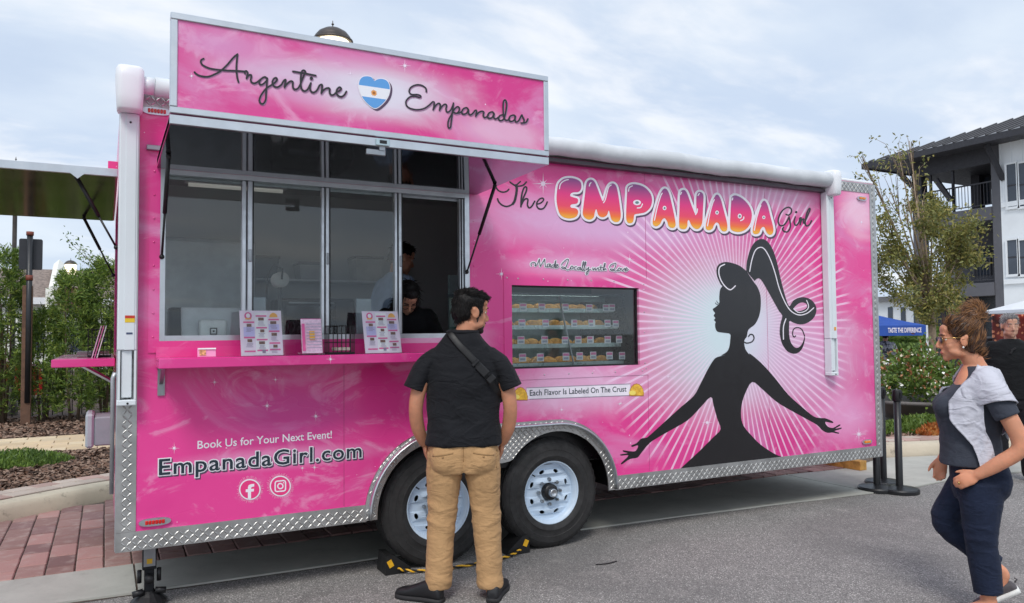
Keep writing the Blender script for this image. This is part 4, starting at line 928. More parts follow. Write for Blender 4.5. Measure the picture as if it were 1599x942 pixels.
# menus in acrylic stands
ACR = glass_mat('acrylic', (.95, .96, .97), 1.0)
def menu(x0, x1, label, seed):
    r = random.Random(5); w = x1-x0; t_ = thing('menu_stand', label, 'menu stand', ((x0+x1)/2, -.17, 1.3885))
    tilt = math.radians(-17); H = .262; cx = (x0+x1)/2
    def P(u, v, d=0.0):    # u 0..1 across, v 0..1 up
        return (x0+u*w, -.205+math.sin(-tilt)*v*H-math.cos(tilt)*d, 1.392+math.cos(tilt)*v*H-math.sin(-tilt)*d*0+d*.28)
    def quad(q, u0, u1, v0, v1, d): q.add([P(u0, v0, d), P(u1, v0, d), P(u1, v1, d), P(u0, v1, d)], [(0, 1, 2, 3)])
    q = MB(); q.add([P(0, 0, -.002), P(1, 0, -.002), P(1, 1, -.002), P(0, 1, -.002), P(0, 0, 0), P(1, 0, 0), P(1, 1, 0), P(0, 1, 0)], [(3, 2, 1, 0), (4, 5, 6, 7), (0, 1, 5, 4), (1, 2, 6, 5), (2, 3, 7, 6), (3, 0, 4, 7)]); q.build('menu_sheet', pbr('menu_paper', (240, 228, 240), .5, var=.03), t_)
    q = MB(); mats = [pbr('menu_pink', (228, 92, 158), .5), pbr('menu_lilac', (206, 200, 238), .5), pbr('menu_brown', (120, 76, 62), .5, var=.5, vscale=120), pbr('menu_gold', (240, 182, 70), .5), pbr('menu_text', (150, 128, 160), .5), pbr('menu_white', (248, 246, 250), .5)]
    cols = ((.08, .34), (.38, .64), (.68, .94))
    q.cur = 5; quad(q, .36, .66, .04, .96, .0006)
    for ci, (a, b) in enumerate(cols):
        v = (.72, .86, .78)[ci]
        q.cur = 1
        if ci != 1: quad(q, a, b, .38 if ci == 0 else .52, v-.09, .0006)
        for k in range(3 if ci else 2):
            q.cur = 0; quad(q, a, b, v, v+.035, .0012)
            q.cur = 2; m = (a+b)/2; quad(q, m-.06+r.uniform(-.03, .03), m+.06, v-.085, v-.02, .0016)
            q.cur = 4
            for j in range(4): quad(q, a+.04+r.uniform(0, .03), b-.04-r.uniform(0, .05), v-.115-j*.026, v-.107-j*.026, .0016)
            v -= .265 if ci else .34
        q.cur = 0; quad(q, a, b, .075+.015*ci, .11+.015*ci, .0012)
    q.cur = 4; quad(q, .5, .58, .05, .12, .0018)
    n = 14; q.cur = 0; q.add([P(.2+.09*math.cos(2*math.pi*i/n), .88+.085*math.sin(2*math.pi*i/n), .0012) for i in range(n)], [tuple(range(n))])
    q.cur = 5; q.add([P(.2+.05*math.cos(2*math.pi*i/n), .885+.05*math.sin(2*math.pi*i/n), .0018) for i in range(n)], [tuple(range(n))])
    q.cur = 3; q.add([P(.81+.1*math.cos(math.pi*i/n), .85+.1*math.sin(math.pi*i/n), .0014) for i in range(n+1)], [tuple(range(n+1))]); quad(q, .13, .27, .8, .83, .002)
    o = q.build('menu_print', mats, t_, fix=False); o['kind'] = 'stuff'
    q = MB(); q.add([P(-.015, -.01, .004), P(1.04, -.01, .004), P(1.04, 1.01, .004), P(-.015, 1.01, .004)], [(0, 1, 2, 3)]); q.build('acrylic_front', ACR, t_, fix=False)
    q = MB(); q.span(x0-.004, x1+.006, -.215, -.11, 1.3888, 1.3915); q.build('acrylic_foot', ACR, t_)
    return t_
menu(.662, .888, 'pink and white menu in clear stand beside the silver sales terminal', 1)
menu(1.362, 1.588, 'pink and white menu in clear stand right of the black wire basket', 2)
# grey card backs behind the menus
for x, lab in ((.80, 'small grey card holder standing behind the left menu'), (1.45, 'small grey card holder standing behind the right menu')):
    q = MB(); q.box((x, .12, 1.60), (.10, .012, .26), .004); simple('card_holder', lab, 'card holder', q, pbr('card_grey', (176, 186, 196), .4))
# folded leaflets
t1 = thing('leaflet_holder', 'pink leaflets fanned in a clear holder between menu and wire basket', 'leaflets', (1.05, -.17, 1.3885))
for k in range(6):
    q = MB(); q.box((1.048+.003*k, -.19+.009*k, 1.395+.10), (.115, .003, .20+.008*(k % 2)), 0, RX(math.radians(-13)) @ RZ(.01*k)); q.build('leaflet', pbr('leaflet_'+str(k % 3), ((238, 206, 228), (232, 130, 184), (246, 240, 246))[k % 3], .5, var=.15, vscale=60), t1)
q = MB(); q.box((1.048, -.205, 1.50), (.03, .002, .05), 0, RX(math.radians(-13))); q.build('leaflet_logo', pbr('menu_gold', (240, 182, 70), .5), t1)
q = MB(); q.box((1.0, -.2085, 1.49), (.016, .0015, .16), 0, RX(math.radians(-13))); q.build('leaflet_band', pbr('menu_pink', (228, 92, 158), .5), t1)
for k in range(9):
    q = MB(); q.box((1.058, -.2085+.0, 1.43+.017*k), (.085, .001, .004), 0, RX(math.radians(-13))); q.v = [(x, y+(z-1.49)*.226*0+(.017*k-.068)*.23, z) for x, y, z in q.v]; q.build('leaflet_text', pbr('leaflet_grey', (180, 170, 196), .5), t1)
q = MB(); q.span(.985, 1.115, -.235, -.12, 1.3888, 1.40, .002); q.build('holder_foot', ACR, t1)
# wire baskets
def basket(cx, cy, z0, w, dd, h, label):
    t_ = thing('wire_basket', label, 'basket', (cx, cy, z0)); r = .0022
    for zz, nm in ((z0+.006, 'bottom_rim'), (z0+h*.42, 'middle_wire'), (z0+h*.72, 'middle_wire'), (z0+h, 'top_rim')):
        q = MB(); q.tube([(cx-w/2, cy-dd/2, zz), (cx+w/2, cy-dd/2, zz), (cx+w/2, cy+dd/2, zz), (cx-w/2, cy+dd/2, zz), (cx-w/2, cy-dd/2, zz)], r*1.2, 5); q.build(nm, BLACK, t_)
    for k in range(7):
        for yy in (cy-dd/2, cy+dd/2):
            q = MB(); x = cx-w/2+w*k/6; q.tube([(x, yy, z0), (x, yy, z0+h)], r, 5); q.build('wire', BLACK, t_)
    for k in range(1, 4):
        for xx in (cx-w/2, cx+w/2):
            q = MB(); y = cy-dd/2+dd*k/4; q.tube([(xx, y, z0), (xx, y, z0+h)], r, 5); q.build('wire', BLACK, t_)
    q = MB(); q.span(cx-w/2, cx+w/2, cy-dd/2, cy+dd/2, z0, z0+.012); q.build('base', BLACK, t_)
    q = MB(); q.box((cx+.01, cy, z0+.03), (w*.6, dd*.7, .018), .003, RZ(.2)); q.build('napkin', pbr('napkin', (214, 204, 190), .9), t_)
basket(1.218, -.165, 1.389, .15, .10, .165, 'black wire basket on the pink serving shelf in front of windows')
basket(-.03, 1.05, 1.373, .13, .12, .18, 'black wire basket on the small end shelf')
q = MB(); q.box((.485, -.20, 1.4145), (.092, .004, .048), .0005, RX(math.radians(-12))); bc = simple('business_card', 'small pink business card propped on the serving shelf', 'card', q, pbr('card_pink', (242, 160, 202), .5))
q = MB(); q.box((.465, -.204, 1.413), (.032, .003, .03), .0005, RX(math.radians(-12))); q.build('card_logo', pbr('card_gold', (220, 160, 110), .5, var=.5, vscale=90), bc)
q = MB(); q.box((.487, -.2038, 1.434), (.09, .003, .008), .0005, RX(math.radians(-12))); q.build('card_band', pbr('menu_white', (248, 246, 250), .5), bc)
# leaflets on the end shelf
t2 = thing('leaflet_holder', 'clear holder of pale leaflets leaning on the small end shelf', 'leaflets', (-.06, .95, 1.373))
for k in range(3):
    q = MB(); q.box((-.045+.014*k, .98, 1.473), (.006, .16, .21), .001, RY(math.radians(14))); q.build('leaflet', pbr('leaflet_'+str(k % 3), (0, 0, 0)), t2)
q = MB(); q.box((-.09, 1.2, 1.40), (.14, .2, .02), .003); simple('napkin_box', 'flat clear napkin box lying on the small end shelf', 'box', q, pbr('smoke_acrylic', (150, 140, 140), .3))
# back wall: shelves, bins, oven, towel roll
q = MB(); 
q = MB(); q.box((1.55, 2.25, 1.98), (1.5, .3, .018), .003); sf = q.build('wall_shelf', pbr('shelf_white', (206, 210, 212), .4), tr)
def bin_(x, z, w, h, dd, label, col, lid, y=2.25):
    t_ = thing('storage_bin', label, 'bin', (x, y, z)); q = MB()
    q.loft([[(x+sx*w/2*f, y+sy*dd/2*f, zz) for sx, sy in ((-1, -1), (1, -1), (1, 1), (-1, 1))] for f, zz in ((.86, z), (1, z+h))]); q.build('tub', pbr('bin_'+str(col[0]), col, .4), t_)
    q = MB(); q.box((x, y, z+h+.012), (w*1.06, dd*1.06, .024), .006); q.build('lid', pbr('bin_lid_'+str(lid[0]), lid, .4), t_)
bin_(1.15, 1.99, .34, .17, .24, 'low dark blue bin on the wall shelf', (54, 66, 82), (40, 44, 52)); bin_(1.62, 1.99, .26, .13, .24, 'pale grey bin on the wall shelf', (164, 168, 172), (96, 96, 104)); bin_(2.12, 1.99, .26, .20, .24, 'clear storage bin with black lid above the staff', (176, 178, 170), (22, 22, 24))
def box_thing(name, label, cat, parts):
    t_ = thing(name, label, cat, parts[0][1])
    for nm, c, s, mat, bev in parts:
        q = MB(); q.box(c, s, bev); q.build(nm, mat, t_)
    return t_
DKG = pbr('appliance_dark', (58, 60, 62), .35, .3)
box_thing('countertop_oven', 'dark countertop oven on the back counter inside trailer', 'oven', [('body', (1.58, 2.05, 1.61), (.62, .45, .40), DKG, .015), ('door', (1.52, 1.82, 1.60), (.42, .012, .3), pbr('oven_glass', (28, 30, 32), .12), .004), ('handle', (1.52, 1.80, 1.77), (.38, .02, .02), ALU_D, .006)])
box_thing('fridge', 'tall grey refrigerator against the inner left back wall', 'fridge', [('body', (.72, 2.08, 1.42), (.7, .6, 1.7), pbr('fridge_grey', (150, 154, 156), .35, .3), .02), ('door', (.72, 1.77, 1.42), (.68, .015, 1.64), pbr('fridge_door', (166, 170, 172), .35, .3), .006), ('handle', (1.0, 1.745, 1.5), (.025, .03, .5), ALU_D, .006)])
tw = thing('towel_holder', 'paper towel roll on a wall arm behind the second pane', 'paper towel', (1.04, 1.2, 1.7))
a = at(438, 437, .9); q = MB(); q.tube([(a[0]-.0, .87, a[2]), (a[0], .97, a[2])], .055, 18); q.build('paper_roll', pbr('paper_white', (214, 212, 206), .8), tw, True)
q = MB(); q.tube([(a[0], .85, a[2]), (a[0]-.0, .83, a[2]+.07), (a[0]-.06, .83, a[2]+.10), (a[0]-.1, .83, a[2]+.02), (a[0]-.11, .83, a[2]-.14)], .007, 6); q.build('holder_arm', BLACK, tw, True)
q = MB(); q.box((a[0], .92, (a[2]+1.47)/2-.03), (.02, .03, a[2]-1.47+.0), .003); q.build('post', DKG, tw)
sc_ = thing('scissors', 'black handled scissors standing behind the second pane', 'scissors', (.99, .2, 1.47))
for k, s in ((0, -1), (1, 1)):
    q = MB(); cx = .985+.028*s; q.tube([(cx+.02*math.cos(b), .2, 1.555+.034*math.sin(b)) for b in np.linspace(0, 2*math.pi, 13)], .005, 6); q.tube([(cx, .2, 1.52), (.985, .2, 1.47)], .005, 6); q.build('handle', BLACK, sc_, True)
ol = at(692, 495, 1.0)
box_thing('power_outlet', 'grey double power outlet on a post at the right end of the window', 'outlet', [('plate', (2.33, .55, 1.60), (.13, .02, .09), pbr('outlet_grey', (150, 152, 150), .4), .004), ('socket', (2.305, .538, 1.6), (.03, .006, .06), BLACK, .002), ('plug', (2.355, .53, 1.59), (.04, .05, .05), BLACK, .008), ('cord', (2.37, .53, 1.5), (.012, .012, .14), BLACK, .003), ('post', (2.33, .58, 1.2), (.06, .03, 1.2), INNER, .003)])
# ---- glazed display window and the pastry case behind it
dw = MB(); dw.plate([rect(DX0-.06, DX1+.075, DZ0-.075, DZ1+.075), rect(DX0+.001, DX1-.001, DZ0+.001, DZ1-.001)], lambda u, v, d: (u, -0.004+d, v), 0.0038); dwo = dw.build('display_window', WRAP, tr)
rivets('rivet', [(x, DZ0-.045) for x in np.arange(2.5, 3.5, .2)]+[(x, DZ1+.045) for x in np.arange(2.5, 3.5, .2)]+[(DX1+.045, z) for z in (1.27, 1.5, 1.65, 1.82, 1.86)]+[(DX0-.035, 1.88), (DX1+.02, 1.215), (DX1+.055, 1.23)], dwo, y=-.005, mat=pbr('rivet_alu', (206, 190, 200), .3, .6))
q = MB(); q.span(DX0+.002, DX1-.002, .028, .033, DZ0+.002, DZ1-.002); q.build('pane', GLASS_C, dwo)
q = MB()
q.plate([rect(DX0+.001, DX1-.001, DZ0+.001, DZ1-.001), rect(DX0+.012, DX1-.012, DZ0+.012, DZ1-.012)], lambda u, v, d: (u, .02+d, v), .02); q.build('gasket', BLACK, dwo)
pc = thing('pastry_case', 'glass pastry case with four shelves and added glow strips behind the display window', 'display case', (3.0, .4, .56))
CASE = pbr('case_black', (20, 20, 22), .3)
q = MB(); q.span(2.30, 3.66, .10, .78, .57, 1.235, .01); q.build('cabinet', CASE, pc)
q = MB(); q.span(2.32, 3.62, .77, .79, 1.236, 1.95); q.build('back_panel', pbr('case_back', (150, 172, 172), .3), pc)
q = MB(); q.span(2.30, 3.62, .30, .76, 1.78, 1.80); q.build('top', pbr('case_top', (96, 108, 114), .2), pc)
q = MB(); q.add([(3.50, .13, 1.236), (3.50, .769, 1.236), (3.50, .769, 1.779), (3.42, .30, 1.779), (3.62, .13, 1.236), (3.62, .769, 1.236), (3.62, .769, 1.779), (3.60, .30, 1.779)], [(0, 1, 2, 3), (7, 6, 5, 4), (0, 4, 5, 1), (3, 2, 6, 7), (0, 3, 7, 4), (1, 5, 6, 2)]); q.build('side_panel', CASE, pc)
def fill_strip_mat():
    m, t = new_mat('added_case_fill'); t.principled(col=(.9, .95, .92), rough=.4, emit=(.86, 1.0, .95), emit_s=2.4); return m  # emission added to lift the dark case interior
q = MB(); q.span(2.36, 3.38, .31, .33, 1.766, 1.779); q.build('added_fill_strip', fill_strip_mat(), pc)  # unseen glowing strip added to brighten the pastries
q = MB(); q.span(2.30, 3.43, .297, .304, 1.735, 1.779); q.build('fascia', pbr('case_top', (96, 108, 114), .2), pc)  # front lip added to hide the glowing strip
q = MB(); q.add([(2.32, .115, 1.24), (3.49, .115, 1.24), (3.42, .295, 1.779), (2.32, .295, 1.779)], [(0, 1, 2, 3)]); q.build('front_glass', GLASS_C, pc, fix=False)
a, b = at(882, 470, .2), at(896, 572, .12); q = MB(); q.tube([(a[0], .285, 1.775), (b[0], .108, 1.245)], .007, 6); q.build('glass_joint', ALU_D, pc)
rows = [([(105,332),(220,332),(365,333),(510,337),(613,337),(698,336)], .27, 1.68), ([(98,430),(243,432),(418,432),(526,432),(623,433),(710,435)], .225, 1.555), ([(92,535),(237,533),(362,535),(443,533),(518,533),(624,532),(724,530)], .185, 1.42), ([(102,642),(211,641),(368,636),(452,633),(535,629),(635,630),(741,630)], .15, 1.285)]
CARD = pbr('price_card', (236, 236, 242), .5, var=.03); CBAND = pbr('price_card_pink', (230, 130, 180), .5); CTXT = pbr('price_card_text', (170, 176, 196), .5)
def emp_mesh():
    q = MB(); rings = []; n = 18
    outl = [(math.cos(a), max(-.18, math.sin(a))) for a in np.linspace(0, 2*math.pi, n, endpoint=False)]
    for f, h in ((1.0, 0), (1.06, .004), (1.0, .010), (.85, .022), (.55, .036), (.2, .041)):
        rings.append([(.062*x*f*(1+(.03 if (i % 2 and f > .95) else 0)), .055*y*f, h) for i, (x, y) in enumerate(outl)])
    q.loft(rings); me = q.mesh('empanada', pbr('pastry', (206, 140, 72), .5, 0, var=.35, vscale=22, bump=.3), True); return me
EMP = emp_mesh(); RAILM = pbr('shelf_rail', (196, 206, 208), .3, .4); SHELFM = glass_mat('case_shelf_glass', (.8, .9, .88), 1.2)
for ri, (cards, yf, zs) in enumerate(rows):
    q = MB(); q.span(2.32, 3.485, yf, .765, zs-.012, zs); q.build('shelf', SHELFM, pc)
    q = MB(); q.span(2.32, 3.485, yf-.008, yf-.0005, zs-.026, zs+.004); q.build('shelf_rail', RAILM, pc)
    for ci, (u, v) in enumerate(cards):
        p = at(790+u*230/903, 395+v*230/903, yf-.012); x, z = p[0], zs+.012
        z = p[2]
        if x > 3.47: x = 3.465
        q = MB(); q.box((x, yf-.0125, z), (.056, .002, .056), 0, RZ(random.gauss(0, .04))); c_ = q.build('price_card', CARD, pc)
        q = MB(); q.box((x, yf-.0142, z+.014), (.048, .001, .018)); q.build('card_band', CBAND, c_)
        q = MB(); q.box((x, yf-.0142, z-.012), (.04, .001, .016)); q.build('card_text', CTXT, c_)
    if ri < 3: q = MB(); q.span(2.36, 3.42, yf+.004, yf+.016, zs-.021, zs-.0125); q.build('added_fill_strip', bpy.data.materials['added_case_fill'], pc)  # more added glow strips, tucked out of sight behind the rails
    names = ('top', 'second', 'third', 'lowest')
    for k in range(11):
        o = link('empanada', EMP); o.location = (2.39+k*.098+random.uniform(-.012, .012), yf+.10+random.uniform(-.015, .03), zs+.001); o.rotation_euler = (0, 0, random.gauss(0, .35)); s_ = random.uniform(.9, 1.12); o.scale = (s_, s_, s_)
        tag(o, 'golden half moon pastry on the %s shelf of the pastry case' % names[ri], 'pastry', 'pastries on the %s case shelf' % names[ri])
# ---- wheel chocks with rope
CH_Y = pbr('chock_yellow', (232, 176, 36), .45, 0, var=.1, vscale=50)
ck = thing('wheel_chocks', 'pair of black rubber wheel chocks joined by a yellow and black rope', 'wheel chock', (2.05, .1, 0))
def chock(x, sgn):
    q = MB(); y0, y1 = .03, .20; L = .17
    pr = [(x, 0.001), (x+sgn*L, 0.001), (x+sgn*L*.96, .035), (x+sgn*.055, .118), (x+sgn*.01, .122)]
    q.loft([[(u, y, v) for u, v in pr] for y in (y0, y1)]); o = q.build('chock', pbr('rubber_black', (24, 24, 25), .6, bump=.2), ck)
    q = MB(); q.box((x+sgn*.032, y0-.002, .07), (.032, .003, .045), 0, RY(-sgn*.45)); q.build('reflector', CH_Y, ck)
chock(1.56, 1); chock(2.59, -1)
rp = catmull([(1.64, .02, .03), (1.75, -.02, .012), (2.0, -.06, .01), (2.25, -.05, .01), (2.42, -.01, .012), (2.52, .02, .035)], 14)
n = len(rp)
for nm, ph in (('rope_strand', 0), ('rope_strand', math.pi)):
    q = MB(); q.tube([(p[0], p[1]+.005*math.cos(i*.9+ph), p[2]+.005*math.sin(i*.9+ph)+.004) for i, p in enumerate(rp)], .0062, 6); q.build(nm, CH_Y if ph == 0 else pbr('rope_black', (34, 32, 30), .8), ck, True)
# ---- stanchions
def stanchion(x, y, label, group=None):
    t_ = thing('stanchion', label, 'stanchion', (x, y, 0)); SB = pbr('stanchion_black', (30, 31, 34), .38, 0, var=.08)
    M = Matrix.Translation((x, y, 0.0))
    q = MB(); q.lathe([(.001, .002), (.168, .002), (.17, .03), (.16, .042), (.08, .054), (.034, .062), (.001, .062)], 40, M); q.build('base', SB, t_, True).data.set_sharp_from_angle(angle=.6)
    q = MB(); q.lathe([(.0315, .06), (.0315, .84), (.001, .84)], 24, M); q.build('post', SB, t_, True)
    q = MB(); q.lathe([(.001, .842), (.036, .842), (.04, .85), (.04, .935), (.036, .945), (.001, .947)], 24, M); q.build('belt_head', BLACK, t_, True).data.set_sharp_from_angle(angle=.6)
    q = MB(); q.box((x, y-.042, .895), (.03, .01, .06), .003); q.build('belt_slot', STEEL_D, t_)
stanchion(6.40, .19, 'black stanchion half hidden behind the trailer corner'); stanchion(*gnd(1405, 769), 'black stanchion in front, nearest to the walking woman'); stanchion(*gnd(1380, 757), 'black stanchion standing behind the other two by the kerb')
q = MB(); q.box((7.12, 1.26, .062), (.11, .72, .10), .006, RZ(.05)); wb = simple('timber_block', 'short yellow brown timber block on the bricks under the drawbar', 'timber', q, pbr('timber', (186, 140, 72), .8, 0, var=.25, vscale=14, bump=.4))
q = MB(); q.tube([(7.1, 1.23, .11), (7.1, 1.23, .5)], .03, 10); q.box((7.1, 1.23, .122), (.13, .13, .012)); q.build('tongue_jack', pbr('zinc_dull', (140, 144, 150), .4, .9), tr)
# ---- small litter on the road
q = MB(); q.tube(catmull([(2.82, -.43, .004), (2.9, -.45, .005), (2.98, -.435, .004)], 6), [(.003, .006)]*13, 6); simple('rubber_strip', 'thin dark rubber strip lying on asphalt by the tyre', 'litter', q, BLACK)
lf = at(1215, 800, -1.0)
# ------------------------------------------------------------------ planting and surroundings
def leaf_mat(name, col, col2, trans=0.25):
    m, t = new_mat(name); v = t.coord(); n = t.noise(v, 3.0, 3, .6); n2 = t.noise(v, 40.0, 2, .5)
    c = t.mix(t.step(n, .35, .65), lin(col), lin(col2)); c = t.mix(t.m('MULTIPLY', t.step(n2, .45, .7), .35), c, tuple(x*1.5 for x in lin(col2)))
    p = t.n('BsdfPrincipled', {'Base Color': c, 'Roughness': .5}); tl = t.n('BsdfTranslucent', {'Color': c}); mx = t.n('MixShader', {0: trans, 1: p.outputs[0], 2: tl.outputs[0]})
    o = t.n('OutputMaterial'); t.t.links.new(mx.outputs[0], o.inputs[0]); return m
def leaves(pos, dirs, L, W, rng, mats, name, parent, droop=.15):
    """pos, dirs: arrays n x 3; one folded blade of four points per leaf"""
    n = len(pos); d = dirs/np.maximum(1e-6, np.linalg.norm(dirs, axis=1))[:, None]
    r = rng.normal(size=(n, 3)); s = np.cross(d, r); s /= np.maximum(1e-6, np.linalg.norm(s, axis=1))[:, None]; nn = np.cross(s, d)
    Ls = L*rng.uniform(.65, 1.3, n)[:, None]; Ws = W*rng.uniform(.7, 1.25, n)[:, None]
    a = pos; b = pos+d*Ls*.5+s*Ws-nn*Ws*.3; c = pos+d*Ls-np.array([0, 0, 1])*Ls*droop; e = pos+d*Ls*.5-s*Ws-nn*Ws*.3
    vs = np.stack([a, b, c, e], 1).reshape(-1, 3); i = np.arange(n)*4
    fs = np.stack([np.stack([i, i+1, i+2], 1), np.stack([i, i+2, i+3], 1)], 1).reshape(-1, 3)
    me = bpy.data.meshes.new(name); me.from_pydata(vs.tolist(), [], fs.tolist())
    for m in mats: me.materials.append(m)
    if len(mats) > 1: me.polygons.foreach_set('material_index', np.repeat(rng.integers(0, len(mats), n), 2).astype(np.int32))
    me.update(); return link(name, me, parent)
LEAF_H = [leaf_mat('hedge_leaf_a', (88, 114, 50), (122, 148, 64)), leaf_mat('hedge_leaf_b', (64, 88, 44), (94, 120, 56)), leaf_mat('hedge_leaf_c', (156, 172, 78), (132, 154, 70))]
LEAF_T = [leaf_mat('tree_leaf_a', (118, 122, 66), (150, 146, 80)), leaf_mat('tree_leaf_b', (90, 100, 56), (122, 126, 68)), leaf_mat('tree_leaf_c', (158, 144, 78), (142, 136, 72))]
LEAF_D = [leaf_mat('shrub_leaf_a', (72, 98, 44), (106, 132, 58)), leaf_mat('shrub_leaf_b', (124, 146, 62), (90, 114, 50))]
BARK = pbr('bark', (104, 88, 74), .9, 0, var=.3, vscale=18, bump=.6, bscale=40)
BARK_L = pbr('bark_pale', (150, 132, 112), .9, 0, var=.25, vscale=14, bump=.6, bscale=40)

def hedge_shrub(x, y, h, rx, ry, label, seed, n=620):
    rng = np.random.default_rng(seed); t_ = thing('hedge_shrub', label, 'shrub', (x, y, .14), group='shrubs of the left hedge')
    q = MB()
    for k in range(4):
        ang = rng.uniform(0, 6.3); q.tube([(x+.05*math.cos(ang), y+.05*math.sin(ang), .13), (x+rx*.3*math.cos(ang), y+ry*.3*math.sin(ang), h*.45), (x+rx*.4*math.cos(ang+.4), y+ry*.4*math.sin(ang+.4), h*.85)], [.022, .015, .006], 6)
    tag(q.build('stem', BARK, t_, True), kind='stuff')
    z = h*(.06+.94*rng.random(n)**.8); taper = np.clip(1.12-(z/h)**3*.75, .2, 1)*(.75+.35*np.sin(z*5+seed)*.5+.2*rng.random(n))
    a = rng.uniform(0, 2*math.pi, n); rad = np.sqrt(rng.random(n))*.55+.45
    c = np.stack([x+rx*taper*rad*np.cos(a), y+ry*taper*rad*np.sin(a), .14+z], 1)
    tip = np.stack([np.cos(a)*.7, np.sin(a)*.7, .75+.5*rng.random(n)], 1)
    m = 15; pos = np.repeat(c, m, 0)+rng.normal(0, .012, (n*m, 3)); al = rng.random(n*m)[:, None]
    pos += np.repeat(tip, m, 0)*al*.10
    dirs = np.repeat(tip, m, 0)*.75+rng.normal(0, .62, (n*m, 3))
    leaves(pos, dirs, .10, .0085, rng, LEAF_H, 'foliage', t_, .12)
    return t_
hedge_shrub(-1.95, 10.0, 2.5, .55, .5, 'tall feathery green shrub at the left edge of the hedge', 1)
hedge_shrub(-1.42, 9.9, 2.7, .36, .42, 'tallest feathery shrub left of the brown sign post', 2)
hedge_shrub(-.86, 9.9, 1.75, .32, .42, 'short feathery shrub at the foot of the brown sign post', 3, 420)
hedge_shrub(-.42, 9.6, 2.35, .40, .45, 'bushy green shrub right of the brown sign post', 4)
hedge_shrub(.02, 9.7, 2.55, .42, .45, 'dense green shrub behind the small end shelf', 5)
hedge_shrub(.45, 9.8, 2.4, .42, .45, 'green shrub mostly hidden behind the trailer corner', 6)
# thin young tree rising from the hedge
def twig_tree(name, label, cat, base, h, seed, spread, bare=0.5, nleaf=700, leafm=LEAF_H, trunk_r=.03, L=.06, W=.014):
    rng = np.random.default_rng(seed); t_ = thing(name, label, cat, base); q = MB(); tips = []
    def grow(p, d, ln, r, depth):
        n = 4; pts = [p]; 
        for i in range(n):
            d = (d+Vector(rng.normal(0, .13, 3))).normalized(); pts.append(pts[-1]+d*ln/n)
        q.tube(pts, [r*(1-.45*i/n) for i in range(n+1)], 6 if depth < 2 else 4)
        for i in (2, 3, 4): tips.append((pts[i], d, depth))
        if depth < 3:
            for k in range(3 if depth else 4):
                dd = (d*.75+Vector((rng.normal(0, spread), rng.normal(0, spread), rng.uniform(.1, .5)))).normalized()
                grow(pts[2+k % 3], dd, ln*rng.uniform(.5, .72), r*.5, depth+1)
    grow(Vector(base), Vector((0, 0, 1)), h*.48, trunk_r, 0)
    q.build('trunk', BARK, t_, True)
    T = [t for t in tips if t[2] >= 2]; idx = rng.integers(0, len(T), nleaf)
    pos = np.array([T[i][0] for i in idx])+rng.normal(0, .05, (nleaf, 3)); dirs = np.array([T[i][1] for i in idx])+rng.normal(0, .7, (nleaf, 3))
    leaves(pos, dirs, L, W, rng, leafm, 'crown', t_); return t_
twig_tree('young_tree', 'thin sparse young tree poking up above the hedge', 'tree', (.02, 10.5, .14), 3.4, 21, .38, nleaf=1300, leafm=LEAF_H)
# iron fence behind the hedge
fc = thing('iron_fence', 'black iron fence glimpsed behind the green hedge', 'fence', (-1.0, 11.2, .14)); FB = pbr('fence_black', (24, 25, 27), .5)
for zz in (.42, 1.5, 1.72):
    q = MB(); q.span(-5, 3, 11.18, 11.22, zz, zz+.03); q.build('rail', FB, fc)
for k in range(54):
    o_x = -5+.15*k
    q = MB() if k == 0 else None
    if k == 0: q.box((0, 0, 0), (.016, .016, 1.72)); bar_me = q.mesh('bar', FB)
    o = link('bar', bar_me, fc); o.location = (o_x, 11.2, 1.0)
# sign post seen from behind
sp = thing('sign_post', 'back of a dark road sign on a black pole in a brown post', 'sign', (-1.28, 10.35, .14)); 
def fy(px, py, Y): return at(px, py, Y)
a = fy(47, 362, 9.45); xm, ym = a[0], 9.45
q = MB(); q.box((xm-.02, ym+.05, (.14+fy(47, 446, 9.45)[2])/2), (.135, .135, fy(47, 446, 9.45)[2]-.14), .008); q.build('timber_post', pbr('post_brown', (104, 76, 60), .8, var=.2, vscale=10), sp)
q = MB(); q.tube([(xm, ym, .5), (xm, ym, a[2]-.06)], .042, 12); q.build('pole', pbr('pole_black', (36, 38, 42), .4), sp, True)
q = MB(); q.tube([(xm, ym, a[2]-.06), (xm, ym, a[2])], .052, 12); q.build('cap', pbr('cap_red', (128, 66, 52), .6), sp, True)
q = MB(); q.tube([(xm, ym, fy(47, 438, 9.45)[2]), (xm, ym, fy(47, 430, 9.45)[2])], .05, 12); q.build('collar', pbr('cap_red', (128, 66, 52), .6), sp, True)
s0, s1 = fy(29, 421, ym+.06), fy(67, 374, ym+.06); q = MB(); q.box(((s0[0]+s1[0])/2, ym+.065, (s0[2]+s1[2])/2), (s1[0]-s0[0], .012, s1[2]-s0[2]), .0); 
w2, h2, cxs, czs = (s1[0]-s0[0])/2, (s1[2]-s0[2])/2, (s0[0]+s1[0])/2, (s0[2]+s1[2])/2
q = MB(); q.plate([[(cxs+u, czs+v) for u, v in [(p[0], p[1]) for p in [(math.copysign(w2-.03, math.cos(b))+.03*math.cos(b), math.copysign(h2-.03, math.sin(b))+.03*math.sin(b)) for b in np.linspace(.05, 2*math.pi+.05, 24, endpoint=False)]]]], lambda u, v, d: (u, ym+.055+d, v), .012); q.build('sign_panel', pbr('sign_back', (44, 46, 52), .45), sp)
